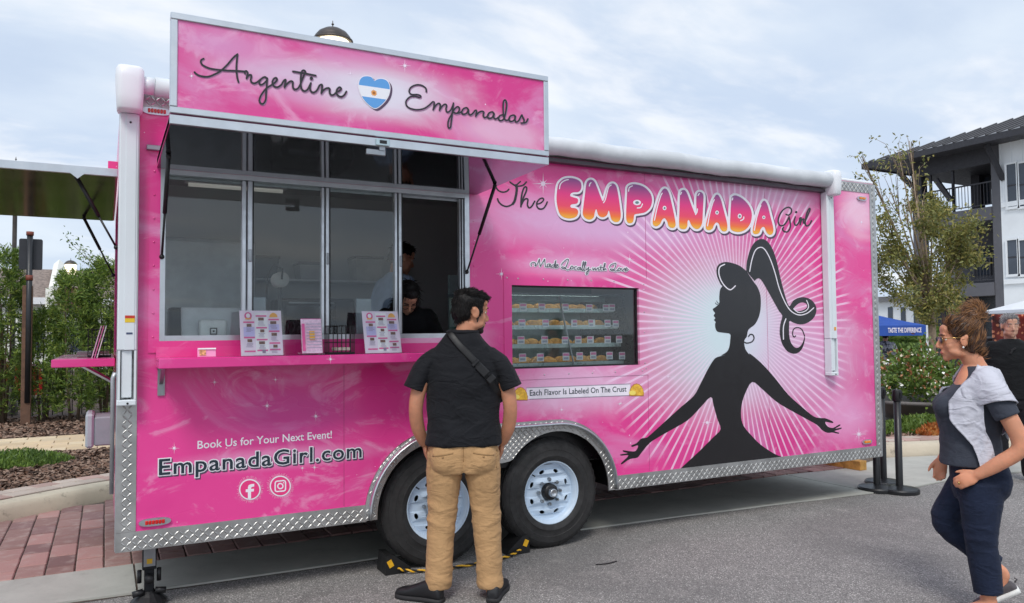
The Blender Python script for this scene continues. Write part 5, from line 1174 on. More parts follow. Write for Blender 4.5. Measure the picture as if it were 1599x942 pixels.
# dome lamps on poles
LAMPM = pbr('lamp_dome', (84, 78, 74), .45, .5, var=.2); GLOW = None
def glow_mat():
    m, t = new_mat('lamp_glass'); t.principled(col=(.9, .85, .7), rough=.3, emit=(1.0, .86, .6), emit_s=1.6); return m
GLOW = glow_mat()
def lamp(px, Y, ztop, label, r=.21):
    x = at(px, 300, Y)[0]; t_ = thing('street_lamp', label, 'street lamp', (x, Y, .14), group='dome street lamps'); M = Matrix.Translation((x, Y, ztop-.62))
    q = MB(); q.lathe([(.001, .62), (.005, .61), (.006, .585), (.016, .578), (.016, .57), (.006, .562), (.008, .54), (.03, .53), (.03, .52), (.001, .52)], 14, M); q.build('finial', LAMPM, t_, True)
    q = MB(); q.lathe([(.03, .525), (.10, .51), (.165, .47), (.205, .42), (.215, .385), (.235, .38), (.235, .36), (.21, .36), (.19, .42), (.1, .48), (.02, .5)], 28, M); q.build('dome', LAMPM, t_, True)
    q = MB(); q.lathe([(.001, .37), (.19, .365), (.205, .34), (.19, .12), (.12, -.05), (.001, -.06)], 24, M); q.build('globe', GLOW, t_, True)
    for k in range(8):
        b = 2*math.pi*k/8; q = MB(); q.tube([(x+.19*math.cos(b), Y+.19*math.sin(b), ztop-.25), (x+.2*math.cos(b), Y+.175*math.sin(b), ztop-.57), (x+.12*math.cos(b), Y+.12*math.sin(b), ztop-.67)], .006, 5); q.build('rib', LAMPM, t_)
    q = MB(); q.lathe([(.12, -.06), (.06, -.1), (.045, -.3), (.036, -.35), (.04, -(ztop-1.3)), (.09, -(ztop-1.2)), (.1, -(ztop-.76))], 16, M); q.build('pole', LAMPM, t_, True); return t_
lamp(519.5, 4.15, at(519, 32, 4.15)[2], 'domed street lamp rising above the trailer roof behind the sign')
lamp(24, 11.6, at(27, 245, 11.6)[2], 'domed street lamp whose top shows above the end hatch at left')
lamp(112, 30.0, at(112, 403, 30.0)[2], 'far small street lamp in front of the brown roof')
# grass tuft and ground cover
def blades(name, label, cat, region, n, L, W, mats, seed, up=1.0, z=.14):
    rng = np.random.default_rng(seed); pr = random.Random(seed); p = np.array([region(pr) for _ in range(n)]); pos = np.column_stack([p[:, 0], p[:, 1], np.full(n, z)+ (p[:, 2] if p.shape[1] > 2 else 0)])
    d = np.column_stack([rng.normal(0, .5, n), rng.normal(0, .5, n), np.full(n, up)]); o = leaves(pos, d, L, W, rng, mats, name, None); return tag(o, label, cat, kind='stuff')
def disc(cx, cy, rx, ry, h=0.0):
    def f(r):
        a, q_ = r.uniform(0, 6.3), math.sqrt(r.random()); return (cx+rx*q_*math.cos(a), cy+ry*q_*math.sin(a), h*r.random()*(1-q_*q_))
    return f
blades('ground_cover', 'low green juniper patch beside the left kerb', 'ground cover', disc(-.85, 5.2, .55, .42, .14), 5200, .07, .007, LEAF_H[:2], 31)
blades('ground_cover', 'green ground cover below the planter bowl', 'ground cover', disc(9.75, 2.0, .75, .38, .18), 5000, .09, .012, LEAF_D, 32)
blades('ground_cover', 'green leafy bed behind the stanchions', 'ground cover', disc(8.85, 2.25, .5, .4, .22), 3500, .10, .014, LEAF_D, 36)
OR = [leaf_mat('orange_leaf_a', (190, 116, 52), (168, 84, 44)), leaf_mat('orange_leaf_b', (204, 150, 84), (150, 84, 50))]
blades('ground_cover', 'orange leaved plants at the edge of the right bed', 'ground cover', disc(9.5, 1.62, .34, .16, .12), 1500, .10, .013, OR, 33)
# planter bowl with flowering bush
pl = thing('planter', 'wide grey concrete bowl planted with a flowering bush', 'planter', (10.75, 2.75, .14)); M = Matrix.Translation((10.75, 2.75, .14))
q = MB(); q.lathe([(.001, .0), (.36, .0), (.40, .02), (.62, .15), (.78, .28), (.82, .30), (.82, .34), (.76, .34), (.7, .28), (.001, .26)], 40, M); q.build('bowl', concrete_mat('bowl_concrete', (120, 116, 114), (80, 78, 76), .4), pl, True)
rng = np.random.default_rng(40); n = 5200
cl_ = np.array([(10.75+rng.normal(0, .42), 2.75+rng.normal(0, .40), .62+abs(rng.normal(0, .22))) for _ in range(60)])
pos = cl_[rng.integers(0, 60, n)]+rng.normal(0, .085, (n, 3)); dirs = (pos-np.array([10.75, 2.75, .35]))+rng.normal(0, .5, (n, 3)); leaves(pos, dirs, .085, .020, rng, LEAF_D, 'bush', pl)
top = pos[rng.random(n) < .16]; top = top[np.argsort(-(top[:, 2]*.5-(top[:, 0]-10.75)*.5-(top[:, 1]-2.75)*.5))][:240]
leaves(top+rng.normal(0, .02, top.shape)+np.array([-.03, -.03, .03]), rng.normal(0, 1, top.shape), .05, .022, rng, [pbr('petal_cream', (240, 232, 206), .6), pbr('petal_white', (246, 244, 236), .6), pbr('petal_red', (176, 120, 84), .6)], 'flowers', pl)['kind'] = 'stuff'
red = cl_[cl_[:, 2] > .78]; k = 420; pos = red[rng.integers(0, len(red), k)]+rng.normal(0, .09, (k, 3)); leaves(pos, rng.normal(0, .6, (k, 3))+np.array([0, 0, .8]), .09, .018, rng, [leaf_mat('red_leaf', (136, 82, 50), (150, 104, 62))], 'red_shoots', pl)['kind'] = 'stuff'
# pavement on the right behind the bed
sheet('pavement', [(9.3, 3.4), (12.6, .55), (40, -1.4), (60, 10), (60, 30), (12, 30)], 0.147, concrete_mat('pavement_concrete', (186, 182, 174), (130, 126, 118), .3))
# street tree
def street_tree():
    t_ = thing('street_tree', 'small olive green street tree beside the dark apartment block', 'tree', far(1459, 640, 17)[:2]+(.14,)); rng = np.random.default_rng(55)
    bx_, by_ = far(1459, 640, 17)[:2]; q = MB(); fork = Vector(far(1453, 470, 17)); q.tube([(bx_, by_, .1), (bx_, by_, 1.2), tuple(fork)], [.12, .095, .08], 10)
    dense = [(1440,400,46),(1482,402,40),(1412,430,36),(1462,448,30),(1398,385,34),(1502,425,24),(1432,352,28),(1470,372,30),(1390,455,30),(1420,468,26),(1490,455,20),(1455,330,16)]
    sparse = [(1392,300,30),(1362,275,22),(1425,272,22),(1402,235,14),(1440,312,22),(1378,340,26),(1350,312,16),(1420,220,8),(1346,245,8),(1410,322,24),(1378,400,22),(1500,395,22)]
    P, D = [], []
    for (cx, cy, r), nl, sc in [(d_, 1080, .95) for d_ in dense]+[(s_, 80, 1.0) for s_ in sparse]:
        dep = 17+rng.normal(0, .35); c = np.array(far(cx, cy, dep)); R = r*17/1200
        mid = fork.lerp(Vector(c), .5)+Vector((0, 0, -.12))
        q.tube([tuple(fork), tuple(mid), tuple(c)], [.035, .02, .007], 6)
        for k in range(5):
            e = Vector(c)+Vector(rng.normal(0, R*.75, 3)); q.tube([tuple(mid.lerp(Vector(c), .6)), tuple(Vector(c).lerp(e, .5)), tuple(e)], [.009, .006, .003], 4)
            m = int(nl*r/36/5*1.25); pts = np.array(e)+rng.normal(0, R*.27*sc, (m, 3)); P.append(pts); D.append(rng.normal(0, .7, (m, 3))+np.array([0, 0, .15]))
    q.build('trunk', BARK_L, t_, True); P = np.concatenate(P); D = np.concatenate(D); leaves(P, D, .095, .021, rng, LEAF_T, 'crown', t_)
street_tree()
for i, (px_, d_, h_) in enumerate(((1402, 20, 1.1), (1425, 21, 1.3), (1385, 19, .9))):
    rng = np.random.default_rng(70+i); x, y, _ = far(px_, 560, d_); t_ = thing('palm_shrub', ('low', 'tallest', 'smallest')[i]+' dark arching shrub in the shade beyond the blue tent', 'shrub', (x, y, .14))
    n = 1500; a = rng.uniform(0, 6.3, n); pos = np.column_stack([x+rng.normal(0, .35, n), y+rng.normal(0, .35, n), .2+h_*rng.random(n)]); leaves(pos, np.column_stack([np.cos(a), np.sin(a), np.full(n, .5)]), .35, .02, rng, LEAF_D, 'fronds', t_, .35)
# blue pop-up tent
tn = thing('canopy_tent', 'blue pop up canopy tent with white lettering on its valance', 'tent', far(1411, 560, 14)[:2]+(.14,)); BLUE = pbr('tent_blue', (38, 78, 160), .6, 0, var=.08, vscale=3); 
Rv = np.array([AX_R[0], AX_R[1], 0]); Rv /= np.linalg.norm(Rv); Fv = np.array([-Rv[1], Rv[0], 0]); c0 = np.array(far(1447, 508, 14)); zt, zv = c0[2], far(1447, 524, 14)[2]; S = 2.9
cor = [c0, c0-Rv*S, c0-Rv*S+Fv*S, c0+Fv*S]; peak = (cor[0]+cor[2])/2+np.array([0, 0, .62])
for i in range(4):
    a, b = cor[i], cor[(i+1) % 4]; q = MB(); mid = lambda p, f: tuple(p*(1-f)+peak*f+np.array([0, 0, -.06*math.sin(math.pi*f)]))
    n = 6; vs = []
    for k in range(n+1):
        f = k/n; vs += [mid(a, f), mid(b, f)]
    q.add(vs, [(2*k, 2*k+1, 2*k+3, 2*k+2) for k in range(n)]); q.build('roof_panel', BLUE, tn, True)
    q = MB(); dz = np.array([0, 0, zt-zv]); nrm = np.cross(b-a, [0, 0, 1]); nrm = nrm/np.linalg.norm(nrm)*.006
    q.add([tuple(a+nrm), tuple(b+nrm), tuple(b-dz+nrm), tuple(a-dz+nrm), tuple(a-nrm), tuple(b-nrm), tuple(b-dz-nrm), tuple(a-dz-nrm)], [(0, 1, 2, 3), (7, 6, 5, 4), (0, 4, 5, 1), (2, 6, 7, 3)]); q.build('valance', BLUE, tn)
    q = MB(); q.tube([(a[0], a[1], .14), (a[0], a[1], zt)], .02, 6); q.build('leg', WHITE_AL, tn)
typeset('valance_lettering', 'TASTE THE DIFFERENCE', tuple(np.array(far(1386, 519.5, 14))), tuple(np.array(far(1438, 519, 14))), .085, INKW, tn, axis=tuple(-Fv), lift=.02, bold=.02)
q = MB(); u0 = peak*.45+(cor[0]*.3+cor[1]*.7)*.55; q.add([tuple(u0+Rv*x+np.array([0, 0, z])-Fv*.03) for x, z in ((-.1, -.05), (.55, -.13), (.42, -.04), (.0, .06))], [(0, 1, 2, 3)]); q.build('roof_emblem', INKW, tn, fix=False)
tb = thing('folding_table', 'white folding table under the blue tent', 'table', far(1400, 590, 14.4)[:2]+(.14,)); tc = np.array(far(1395, 570, 14.4)); tc[2] = .88
q = MB(); q.box(tuple(tc), (1.3, .6, .04), .008, RZ(-YAW)); q.build('table_top', WHITE, tb)
for sx in (-.55, .55):
    for sy in (-.22, .22):
        p = tc+Rv*sx+Fv*sy; q = MB(); q.tube([(p[0], p[1], .15), (p[0], p[1], .86)], .016, 6); q.build('leg', STEEL_D, tb)
# white canopy stall behind the far man
ws = thing('market_stall', 'white canopied stall with a red food banner with painted light spots behind the man', 'stall', far(1600, 600, 13)[:2]+(.0,))
p0 = np.array(far(1536, 486, 13)); q = MB(); cc = p0+Rv*1.4-Fv*1.3+np.array([0, 0, .5]); crn = [p0-Fv*2.6, p0+Rv*2.8-Fv*2.6, p0+Rv*2.8, p0]
for i in range(4):
    a, b = crn[i], crn[(i+1) % 4]; q = MB(); q.add([tuple(a), tuple(b), tuple(cc)], [(0, 1, 2)]); q.build('roof_panel', WHITE, ws, fix=False)
    q = MB(); q.add([tuple(a), tuple(b), tuple(b-np.array([0, 0, .05])), tuple(a-np.array([0, 0, .05]))], [(0, 1, 2, 3)]); q.build('roof_edge', WHITE, ws, fix=False)
    q = MB(); q.tube([(a[0], a[1], .0), (a[0], a[1], a[2])], .025, 6); q.build('leg', STEEL_D, ws)
def banner_mat():
    m, t = new_mat('food_banner'); v = t.coord(); vo = t.n('TexVoronoi', {'Vector': v, 'Scale': 16.0}); s = t.n('SeparateColor', {0: vo.outputs['Color']}); n = t.noise(v, 2.0, 4, .6)
    c = t.mix(t.step(n, .4, .6), lin((52, 28, 30)), lin((150, 48, 40))); c = t.mix(t.m('MULTIPLY', t.m('GREATER_THAN', s.outputs[0], .62), t.m('LESS_THAN', vo.outputs[0], .45)), c, lin((236, 150, 110))); t.principled(col=c, rough=.4); return m  # orange cells are warm lights painted into the colour; nothing emits
b0 = p0+Rv*.2+Fv*.1; q = MB(); q.box(tuple(b0+Rv*1.2-np.array([0, 0, .48])), (2.4, .03, .85), 0, RZ(-YAW)); q.build('food_banner', banner_mat(), ws)
q = MB(); q.box(tuple(b0+Rv*1.2+Fv*.9-np.array([0, 0, 1.05])), (2.5, 1.6, 1.2), .02, RZ(-YAW)); q.build('counter_body', pbr('stall_dark', (52, 50, 54), .5), ws)
# ---- apartment block on the right
BX = 32.7
def bl(px, py, X=BX):
    dd = AX_R*(px-IW/2)/FPX - AX_U*(py-IH/2)/FPX + AX_F; q_ = CAM_LOC+dd*((X-CAM_LOC[0])/dd[0]); return float(q_[1]), float(q_[2])
DK = pbr('siding_dark', (92, 92, 98), .7, 0, var=.06, vscale=1.5); DK2 = pbr('trim_dark', (52, 52, 58), .6); WSID = pbr('siding_white', (232, 236, 240), .6, 0, var=.03, vscale=1.5); WIN = pbr('window_dark', (70, 78, 90), .12, 0, var=.2, vscale=.6)
blk = thing('apartment_block', 'three storey dark grey and white apartment block with metal roof', 'building', (BX+5, 14, 0))
yc, yw = bl(1424, 300)[0], bl(1562, 300)[0]; yend = -9.0; F3, F2 = 6.62, 3.45; EZ = 9.35; RC = 2.6
def bpart(name, x0, x1, y0, y1, z0, z1, mat, par=None, bev=0.0):
    q = MB(); q.span(x0, x1, y0, y1, z0, z1, bev); return q.build(name, mat, par or blk)
white = bpart('white_wall', BX, BX+10, yend, yw, 0, EZ, WSID)
k = 0; y = yw-.02
while y > 8.5:
    bpart('batten', BX-.035, BX-.0005, y-.05, y, F3+.1, EZ-.2, WSID, white); y -= .42
for z in (F3-.12, F2-.12): bpart('band', BX-.08, BX-.0006, yend, yw-.05, z, z+.2, WSID, white)
for px0, px1, py0, py1 in ((1573, 1590, 258, 322), (1592, 1609, 256, 321), (1574, 1591, 376, 428), (1593, 1610, 376, 428)):
    y1, z1 = bl(px0, py0); y0, z0 = bl(px1, py1)
    w = bpart('window', BX-.05, BX-.036, y0, y1, z0, z1, WIN); 
    for a in ((y0-.07, y0, z0, z1), (y1, y1+.07, z0, z1), (y0-.07, y1+.07, z1, z1+.08), (y0-.09, y1+.09, z0-.1, z0)): bpart('window_trim', BX-.09, BX-.0358, a[0], a[1], a[2], a[3], WSID, w)
    bpart('sash_bar', BX-.06, BX-.051, y0, y1, (z0+z1)/2-.03, (z0+z1)/2+.03, DK2, w)
yr = bl(1498, 300)[0]                     # solid wall right of the open corner
bpart('porch_wall', BX+RC, BX+10, yw+.01, yr, 0, EZ, DK); bpart('porch_wall', BX, BX+RC-.01, yw+.005, yw+.35, 0, EZ, DK)
bpart('porch_wall', BX+RC+.002, BX+10, yr+.003, yc-.4, 0, F3-.56, DK)
for z in (F3, F2): bpart('balcony_floor', BX-.05, BX+RC+3.4, yw+.36, yc, z-.55, z, DK)
bpart('porch_ceiling', BX-.02, BX+9.9, yw+.36, yc, EZ-.9, EZ, DK2)
bpart('ground_wall', BX+1.2, BX+3.4, yw+.4, yc-.1, 0, F2-.56, pbr('dark_glass', (64, 68, 74), .3))  # even dark grey tone across the ground floor
bpart('corner_pier', BX-.04, BX+.5, yw-.6, yw-.001, 0, EZ-.01, DK) if False else None
for px0, px1 in ((1424, 1439), (1474, 1487)):
    y1, y0 = bl(px0, 300)[0], bl(px1, 300)[0]
    bpart('column', BX+.0 if px0 == 1424 else BX+2.0, (BX+.42) if px0 == 1424 else BX+2.4, y0, y1, F3, EZ-.9, DK2); bpart('column', BX+.001, BX+.42, y0, y1, 0, F2-.55, DK); bpart('column', BX+.001, BX+.42, y0, y1, F2, F3-.55, DK)
for px_ in (1452, 1487): 
    y0 = bl(px_, 300)[0]; bpart('post', BX+.1, BX+.2, y0, y0+.09, F3, EZ-.9, DK2)
def brace(px0, py0, px1, py1, X=BX-.5):
    a, b = bl(px0, py0, X), bl(px1, py1, X); q = MB(); q.tube([(X, a[0], a[1]), (X+.5, b[0], b[1])], .13, 4); q.build('brace', DK2, blk)
brace(1403, 268, 1413, 290); brace(1461, 280, 1474, 312); brace(1540, 226, 1556, 280)
def rail(z, y0, y1, X=BX+.03):
    o = bpart('railing', X, X+.05, y0, y1, z+1.03, z+1.09, DK2); bpart('bottom_rail', X+.005, X+.045, y0, y1, z+.1, z+.14, DK2, o)
    q = MB(); y = y0+.06
    while y < y1: q.span(X+.015, X+.035, y, y+.022, z+.141, z+1.029); y += .135
    tag(q.build('baluster', DK2, o), kind='stuff')
rail(F3, yw+.36, yc); rail(F2, yw+.36, yc)
for z0, pyt, pyb in ((F3, 280, 335), (F2, 391, 436)):
    y1, z1 = bl(1525, pyt, BX+RC); y0, z_ = bl(1547, pyb, BX+RC); z_ = z0+.5
    w = bpart('window', BX+RC-.03, BX+RC-.01, y0, y1, z_, z1, WIN); 
    for a in ((y0-.09, y0, z_, z1), (y1, y1+.09, z_, z1), (y0-.09, y1+.09, z1, z1+.1), (y0, y1, (z_+z1)/2-.04, (z_+z1)/2+.04)): bpart('window_trim', BX+RC-.07, BX+RC-.0301, a[0], a[1], a[2], a[3], DK2, w)
# metal roof: eave, hip and standing seams
ye = bl(1345, 258, BX-1.2)[0]; RM = pbr('metal_roof', (132, 130, 132), .4, .6, var=.08, vscale=1)
RXR, RZR = BX+5.5, EZ+2.35
q = MB(); q.add([(BX-1.2, ye, EZ), (BX-1.2, yend, EZ), (RXR, yend, RZR), (RXR, ye-6.7, RZR)], [(0, 1, 2, 3)]); q.add([(BX-1.2, ye, EZ), (RXR, ye-6.7, RZR), (BX+12, ye-6.7, RZR), (BX+12, ye, EZ)], [(0, 1, 2, 3)]); rf = q.build('roof', RM, blk, fix=False)
bpart('fascia', BX-1.2, BX-1.12, yend, ye, EZ-.26, EZ-.01, DK2); bpart('fascia', BX-1.119, BX+12, ye-.08, ye, EZ-.26, EZ-.01, DK2); bpart('soffit', BX-1.118, BX+12, yend, ye-.085, EZ-.2, EZ-.14, DK2)
y = ye-.4
while y > 7.0:
    f = min(1.0, (ye-y)/6.7); q = MB(); q.tube([(BX-1.2, y, EZ+.03), (BX-1.2+(RXR-BX+1.2)*f, y, EZ+.03+(RZR-EZ)*f)], .035, 4); q.build('roof_seam', pbr('seam_dark', (74, 74, 78), .5), rf); y -= .45
# pale block far behind the tent
fb = thing('far_block', 'pale low block far behind the blue tent and tree', 'building', (40, 27, 0)); xw = 42.0
ya, yb_ = bl(1376, 480, xw)[0], bl(1445, 480, xw)[0]
q = MB(); q.span(xw, xw+6, yb_-4, ya+8, 0, bl(1410, 470, xw)[1]); q.build('wall', WSID, fb)
for px_ in (1388, 1408, 1428):
    y0, z0 = bl(px_+7, 512, xw); y1, z1 = bl(px_-1, 480, xw); q = MB(); q.span(xw-.05, xw-.001, y0, y1, z0, z1); q.build('window', WIN, fb)
q = MB(); q.span(xw-.3, xw+6.3, yb_-4.2, ya+8.2, bl(1410, 470, xw)[1]+.001, bl(1410, 470, xw)[1]+.3); q.build('roof', RM, fb)
# ---- low houses behind the hedge
ho = thing('low_house', 'low white house with a brown shingle roof beyond the hedge', 'building', (-2, 34, 0)); HY = 32.0
zr0, zr1 = at(100, 466, HY)[2], at(100, 421, HY+4)[2]; hx0, hx1 = -14.0, 9.0
q = MB(); q.span(hx0, hx1, HY+.3, HY+9, 0, zr0-.02); hw = q.build('wall', pbr('stucco_white', (236, 236, 228), .8, var=.04), ho)
q = MB(); q.add([(hx0-.4, HY, zr0), (hx1+.4, HY, zr0), (hx1+.4, HY+4.2, zr1), (hx0-.4, HY+4.2, zr1), (hx1+.4, HY+8.6, zr0), (hx0-.4, HY+8.6, zr0)], [(0, 1, 2, 3), (3, 2, 4, 5)]); q.build('roof', pbr('shingle', (132, 118, 110), .9, 0, var=.35, vscale=9, bump=.5, bscale=14), ho, fix=False)
q = MB(); q.span(hx0-.4, hx1+.4, HY-.06, HY+.05, zr0-.25, zr0+.02); q.build('fascia', WHITE, ho)
a = at(80, 414, HY+1.0); b = at(84, 470, HY-.3); q = MB(); q.tube([(a[0]+.15, HY+4.1, zr1+.25), (b[0], HY-.2, zr0+.25)], .22, 4); q.tube([(b[0], HY-.2, zr0+.4), (b[0], HY-.2, 0)], .3, 4); q.build('parapet', pbr('stucco_white', (236, 236, 228), .8), ho)
a = at(90, 449, HY-.5); b = at(132, 472, HY-.5); q = MB(); q.span(a[0], b[0], HY-.6, HY-.5, b[2]-.4, a[2]); q.build('brick_panel', pbr('brick_dark', (110, 72, 66), .8, var=.3, vscale=20), ho)
for px_ in (55, 130, 165):
    p = at(px_, 520, HY); q = MB(); q.span(p[0]-.5, p[0]+.5, HY+.25, HY+.299, .9, 2.1); w = q.build('window', WIN, hw)
    w.parent = None; attach(w, ho)
# parked car glimpsed through the hedge
cr = thing('parked_car', 'red parked car glimpsed through gaps at the far left of the hedge', 'car', (-3.2, 14.5, 0)); CP = pbr('car_red', (150, 34, 34), .25, .2, coat=.6)
prof = [(-2.1, .35), (-2.15, .7), (-1.9, .88), (-1.2, .95), (-.55, 1.42), (.75, 1.45), (1.45, 1.0), (2.05, .9), (2.15, .6), (2.1, .35)]
q = MB(); q.loft([[(-3.2+u, 14.5+y*(.92 if v > 1.2 else 1), v) for u, v in prof] for y in (-.8, .8)]); q.build('body', CP, cr)
q = MB(); q.loft([[(-3.2+u, 14.5+y, v) for u, v in ((-1.02, 1.0), (-.5, 1.37), (.7, 1.4), (1.2, 1.03))] for y in (-.79, .79)]); q.build('window', WIN, cr)
for u in (-1.35, 1.35):
    for y in (-.78, .78):
        q = MB(); q.tube([(-3.2+u, 14.5+y-.1, .33), (-3.2+u, 14.5+y+.1, .33)], .33, 20); q.build('wheel', TYRE, cr, True)
for y in (-.55, .55):
    q = MB(); q.box((-5.33, 14.5+y, .68), (.05, .3, .12), .02); q.build('headlight', WHITE, cr)
# ------------------------------------------------------------------ people
from mathutils.bvhtree import BVHTree
def skin_mat(name, col):
    m, t = new_mat(name); v = t.coord(); n = t.noise(v, 9, 4, .6); c = lin(col)
    cc = t.mix(t.step(n, .35, .65), tuple(x*.86 for x in c), (min(1, c[0]*1.1), c[1]*1.04, c[2]*1.02))
    t.principled(col=cc, rough=.48, sss=.08, spec=.4, normal=t.bump(t.noise(v, 220, 2, .5), .08, .002)); return m
def cloth_mat(name, col, rough=.85, var=.12, weave=900.0, fold=.35):
    m, t = new_mat(name); v = t.coord(); c = lin(col); n = t.noise(v, 7, 5, .6)
    cc = t.mix(t.step(n, .3, .7), tuple(x*(1-var) for x in c), tuple(min(1, x*(1+var)) for x in c))
    r1 = t.m('SUBTRACT', 1.0, t.m('ABSOLUTE', t.m('MULTIPLY', t.m('SUBTRACT', t.noise(t.scale(v, (.8, .8, 1.7)), 7.0, 2, .5, 1.1), .5), 4.0)))
    r2 = t.m('SUBTRACT', 1.0, t.m('ABSOLUTE', t.m('MULTIPLY', t.m('SUBTRACT', t.noise(t.scale(v, (1, 1, 1.3), (3, 1, 2)), 15.0, 2, .5, .8), .5), 4.0)))
    h = t.m('ADD', t.m('MULTIPLY', t.noise(v, weave, 1, .5), .1), t.m('ADD', t.m('MULTIPLY', r1, .9), t.m('MULTIPLY', r2, .35)))
    t.principled(col=cc, rough=rough, sheen=.05, spec=.2, normal=t.bump(h, fold, .012)); return m
def sculpt(name, q, mat, parent, voxel=.008, it=4, wrinkle=None, fac=.6):
    me = q.mesh('tmp', mat); o = bpy.data.objects.new('tmp', me); COL.objects.link(o)
    bm = bmesh.new(); bm.from_mesh(me); bmesh.ops.recalc_face_normals(bm, faces=bm.faces[:]); bm.to_mesh(me); bm.free()
    r = o.modifiers.new('r', 'REMESH'); r.mode = 'VOXEL'; r.voxel_size = voxel; r.use_smooth_shade = True
    s = o.modifiers.new('s', 'SMOOTH'); s.factor = fac; s.iterations = it
    bpy.context.view_layer.update(); dg = bpy.context.evaluated_depsgraph_get(); res = bpy.data.meshes.new_from_object(o.evaluated_get(dg)); bpy.data.objects.remove(o)
    res.name = name
    if not res.materials: res.materials.append(mat)
    if wrinkle:
        n = len(res.vertices); co = np.zeros(n*3); res.vertices.foreach_get('co', co); co = co.reshape(-1, 3)
        nr = np.zeros(n*3); res.vertices.foreach_get('normal', nr); nr = nr.reshape(-1, 3)
        d = np.array([wrinkle(Vector(p)) for p in co.tolist()]); res.vertices.foreach_set('co', (co+nr*d[:, None]).ravel()); res.update()
    res.polygons.foreach_set('use_smooth', [True]*len(res.polygons)); return link(name, res, parent)
def rings(rows, n=24, ex=2.4):
    out = []
    for r in rows:
        z, a, b = r[0], r[1], r[2]; cy = r[3] if len(r) > 3 else 0.0; cx = r[4] if len(r) > 4 else 0.0
        out.append([(cx+a*np.sign(math.cos(t))*abs(math.cos(t))**(2/ex), cy+b*np.sign(math.sin(t))*abs(math.sin(t))**(2/ex), z) for t in np.linspace(0, 2*math.pi, n, endpoint=False)])
    return out
def limb(q, pts, rad, n=14, sub=5, ref=None, end=True):
    P = catmull(pts, sub); R = [tuple(x) if len(x) > 1 else float(x[0]) for x in catmull([r if isinstance(r, (tuple, list)) else (r, r) for r in rad], sub)]
    q.tube(P, R, n, ref=ref); q.ell(pts[0], [(min(R[0]) if not end else max(R[0]))*.98]*3, n=10, m=6)
    if end: q.ell(pts[-1], [min(R[-1])*.98]*3, n=10, m=6)
def hand(q, wrist, fwd, palm_n, side, s=1.0, curl=.5, thumb=1.0):
    """wrist point, direction of fingers, palm normal, side (+1/-1) on which the thumb sits"""
    f = Vector(fwd).normalized(); nn = Vector(palm_n); nn = (nn-f*nn.dot(f)).normalized(); sd = f.cross(nn)*side; w = Vector(wrist)
    R = Matrix((sd, f, nn)).transposed()
    q.ell(w+f*.045*s, (.040*s, .052*s, .016*s), R, 12, 8); q.ell(w+f*.01*s, (.028*s, .035*s, .018*s), R, 10, 6)
    for k, (o, L) in enumerate(((.029, .066), (.010, .076), (-.010, .071), (-.028, .056))):
        a = w+f*(.082 if k in (1, 2) else .076)*s+sd*o*s; L *= s; c1, c2 = curl*.6, curl*1.35
        p1 = a+(f*math.cos(c1)+nn*math.sin(c1))*L*.45; p2 = p1+(f*math.cos(c2)+nn*math.sin(c2))*L*.32; p3 = p2+(f*math.cos(c2*1.3)+nn*math.sin(c2*1.3))*L*.25
        q.tube([a-f*.02*s, a, p1, p2, p3], [.0095*s, .0098*s, .009*s, .0083*s, .0066*s], 8); q.ell(p3, [.0064*s]*3, n=8, m=5)
    t0 = w+f*.022*s+sd*.028*s; d1 = (f*.62+sd*.75*thumb+nn*.25).normalized(); t1 = t0+d1*.042*s; t2 = t1+(d1*.6+f*.6).normalized()*.03*s
    q.tube([t0-d1*.012*s, t0, t1, t2], [.014*s, .0135*s, .011*s, .0085*s], 8); q.ell(t2, [.0083*s]*3, n=8, m=5)
def head(q, M, s=1.0, fem=False):
    E = lambda c, r, rot=None: q.ell(M @ (Vector(c)*s), [x*s for x in r], M.to_3x3() @ (rot if rot is not None else Matrix.Identity(3)), 18, 12)
    E((0, -.012, .035), (.075, .093, .086)); E((0, .028, -.018), (.061, .068, .088)); E((0, .046, -.072), (.043 if fem else .048, .045, .038)); E((0, .076, -.098), (.020, .019, .018)); 
    for sx in (-1, 1):
        E((sx*.036, .060, -.03), (.024, .024, .026)); E((sx*.078, -.006, -.008), (.009, .024, .033), RZ(-sx*.35)); E((sx*.082, -.016, .012), (.007, .014, .016)); E((sx*.03, .083, .012), (.013, .012, .009)); E((sx*.045, .03, -.07), (.018, .045, .022), RX(.35)); E((sx*.0095, .106, -.036), (.008, .009, .007))
    E((0, .083, .034), (.050, .014, .013)); E((0, .07, .062), (.052, .026, .03))
    P = [M @ (Vector(p)*s) for p in ((0, .090, .024), (0, .102, .0), (0, .113, -.020), (0, .117, -.030))]; q.tube(P, [.0075*s, .0085*s, .011*s, .011*s], 8); E((0, .115, -.032), (.0105, .011, .010))
    E((0, .092, -.062), (.021, .012, .0075)); E((0, .090, -.073), (.018, .012, .0085))
def hairs(name, mesh_o, mat, parent, n, L, r, flow, seed, keep=lambda p: True, curl=.25, lift=.3):
    rng = random.Random(seed); me = mesh_o.data; V = me.vertices; q = MB(); k = 0; tries = 0
    while k < n and tries < n*8:
        tries += 1; v = V[rng.randrange(len(V))]; p = v.co.copy()
        if not keep(p): continue
        nn = v.normal; f = Vector(flow(p)); f = (f-nn*f.dot(nn)); f = (f.normalized() if f.length > 1e-5 else Vector((0, 0, -1))); f = (f+Vector((rng.gauss(0, curl), rng.gauss(0, curl), rng.gauss(0, curl)))).normalized()
        l = L*rng.uniform(.5, 1.25); a = p-nn*.003; b = p+f*l*.5+nn*l*lift*.55; c = p+f*l+nn*l*lift*rng.uniform(.2, 1.0)
        q.cur = rng.randrange(len(mat)) if isinstance(mat, list) else 0
        q.tube([a, b, c], [r, r*.8, r*.15], 4, cap=False); k += 1
    return tag(q.build(name, mat, parent, True, False), kind='stuff')
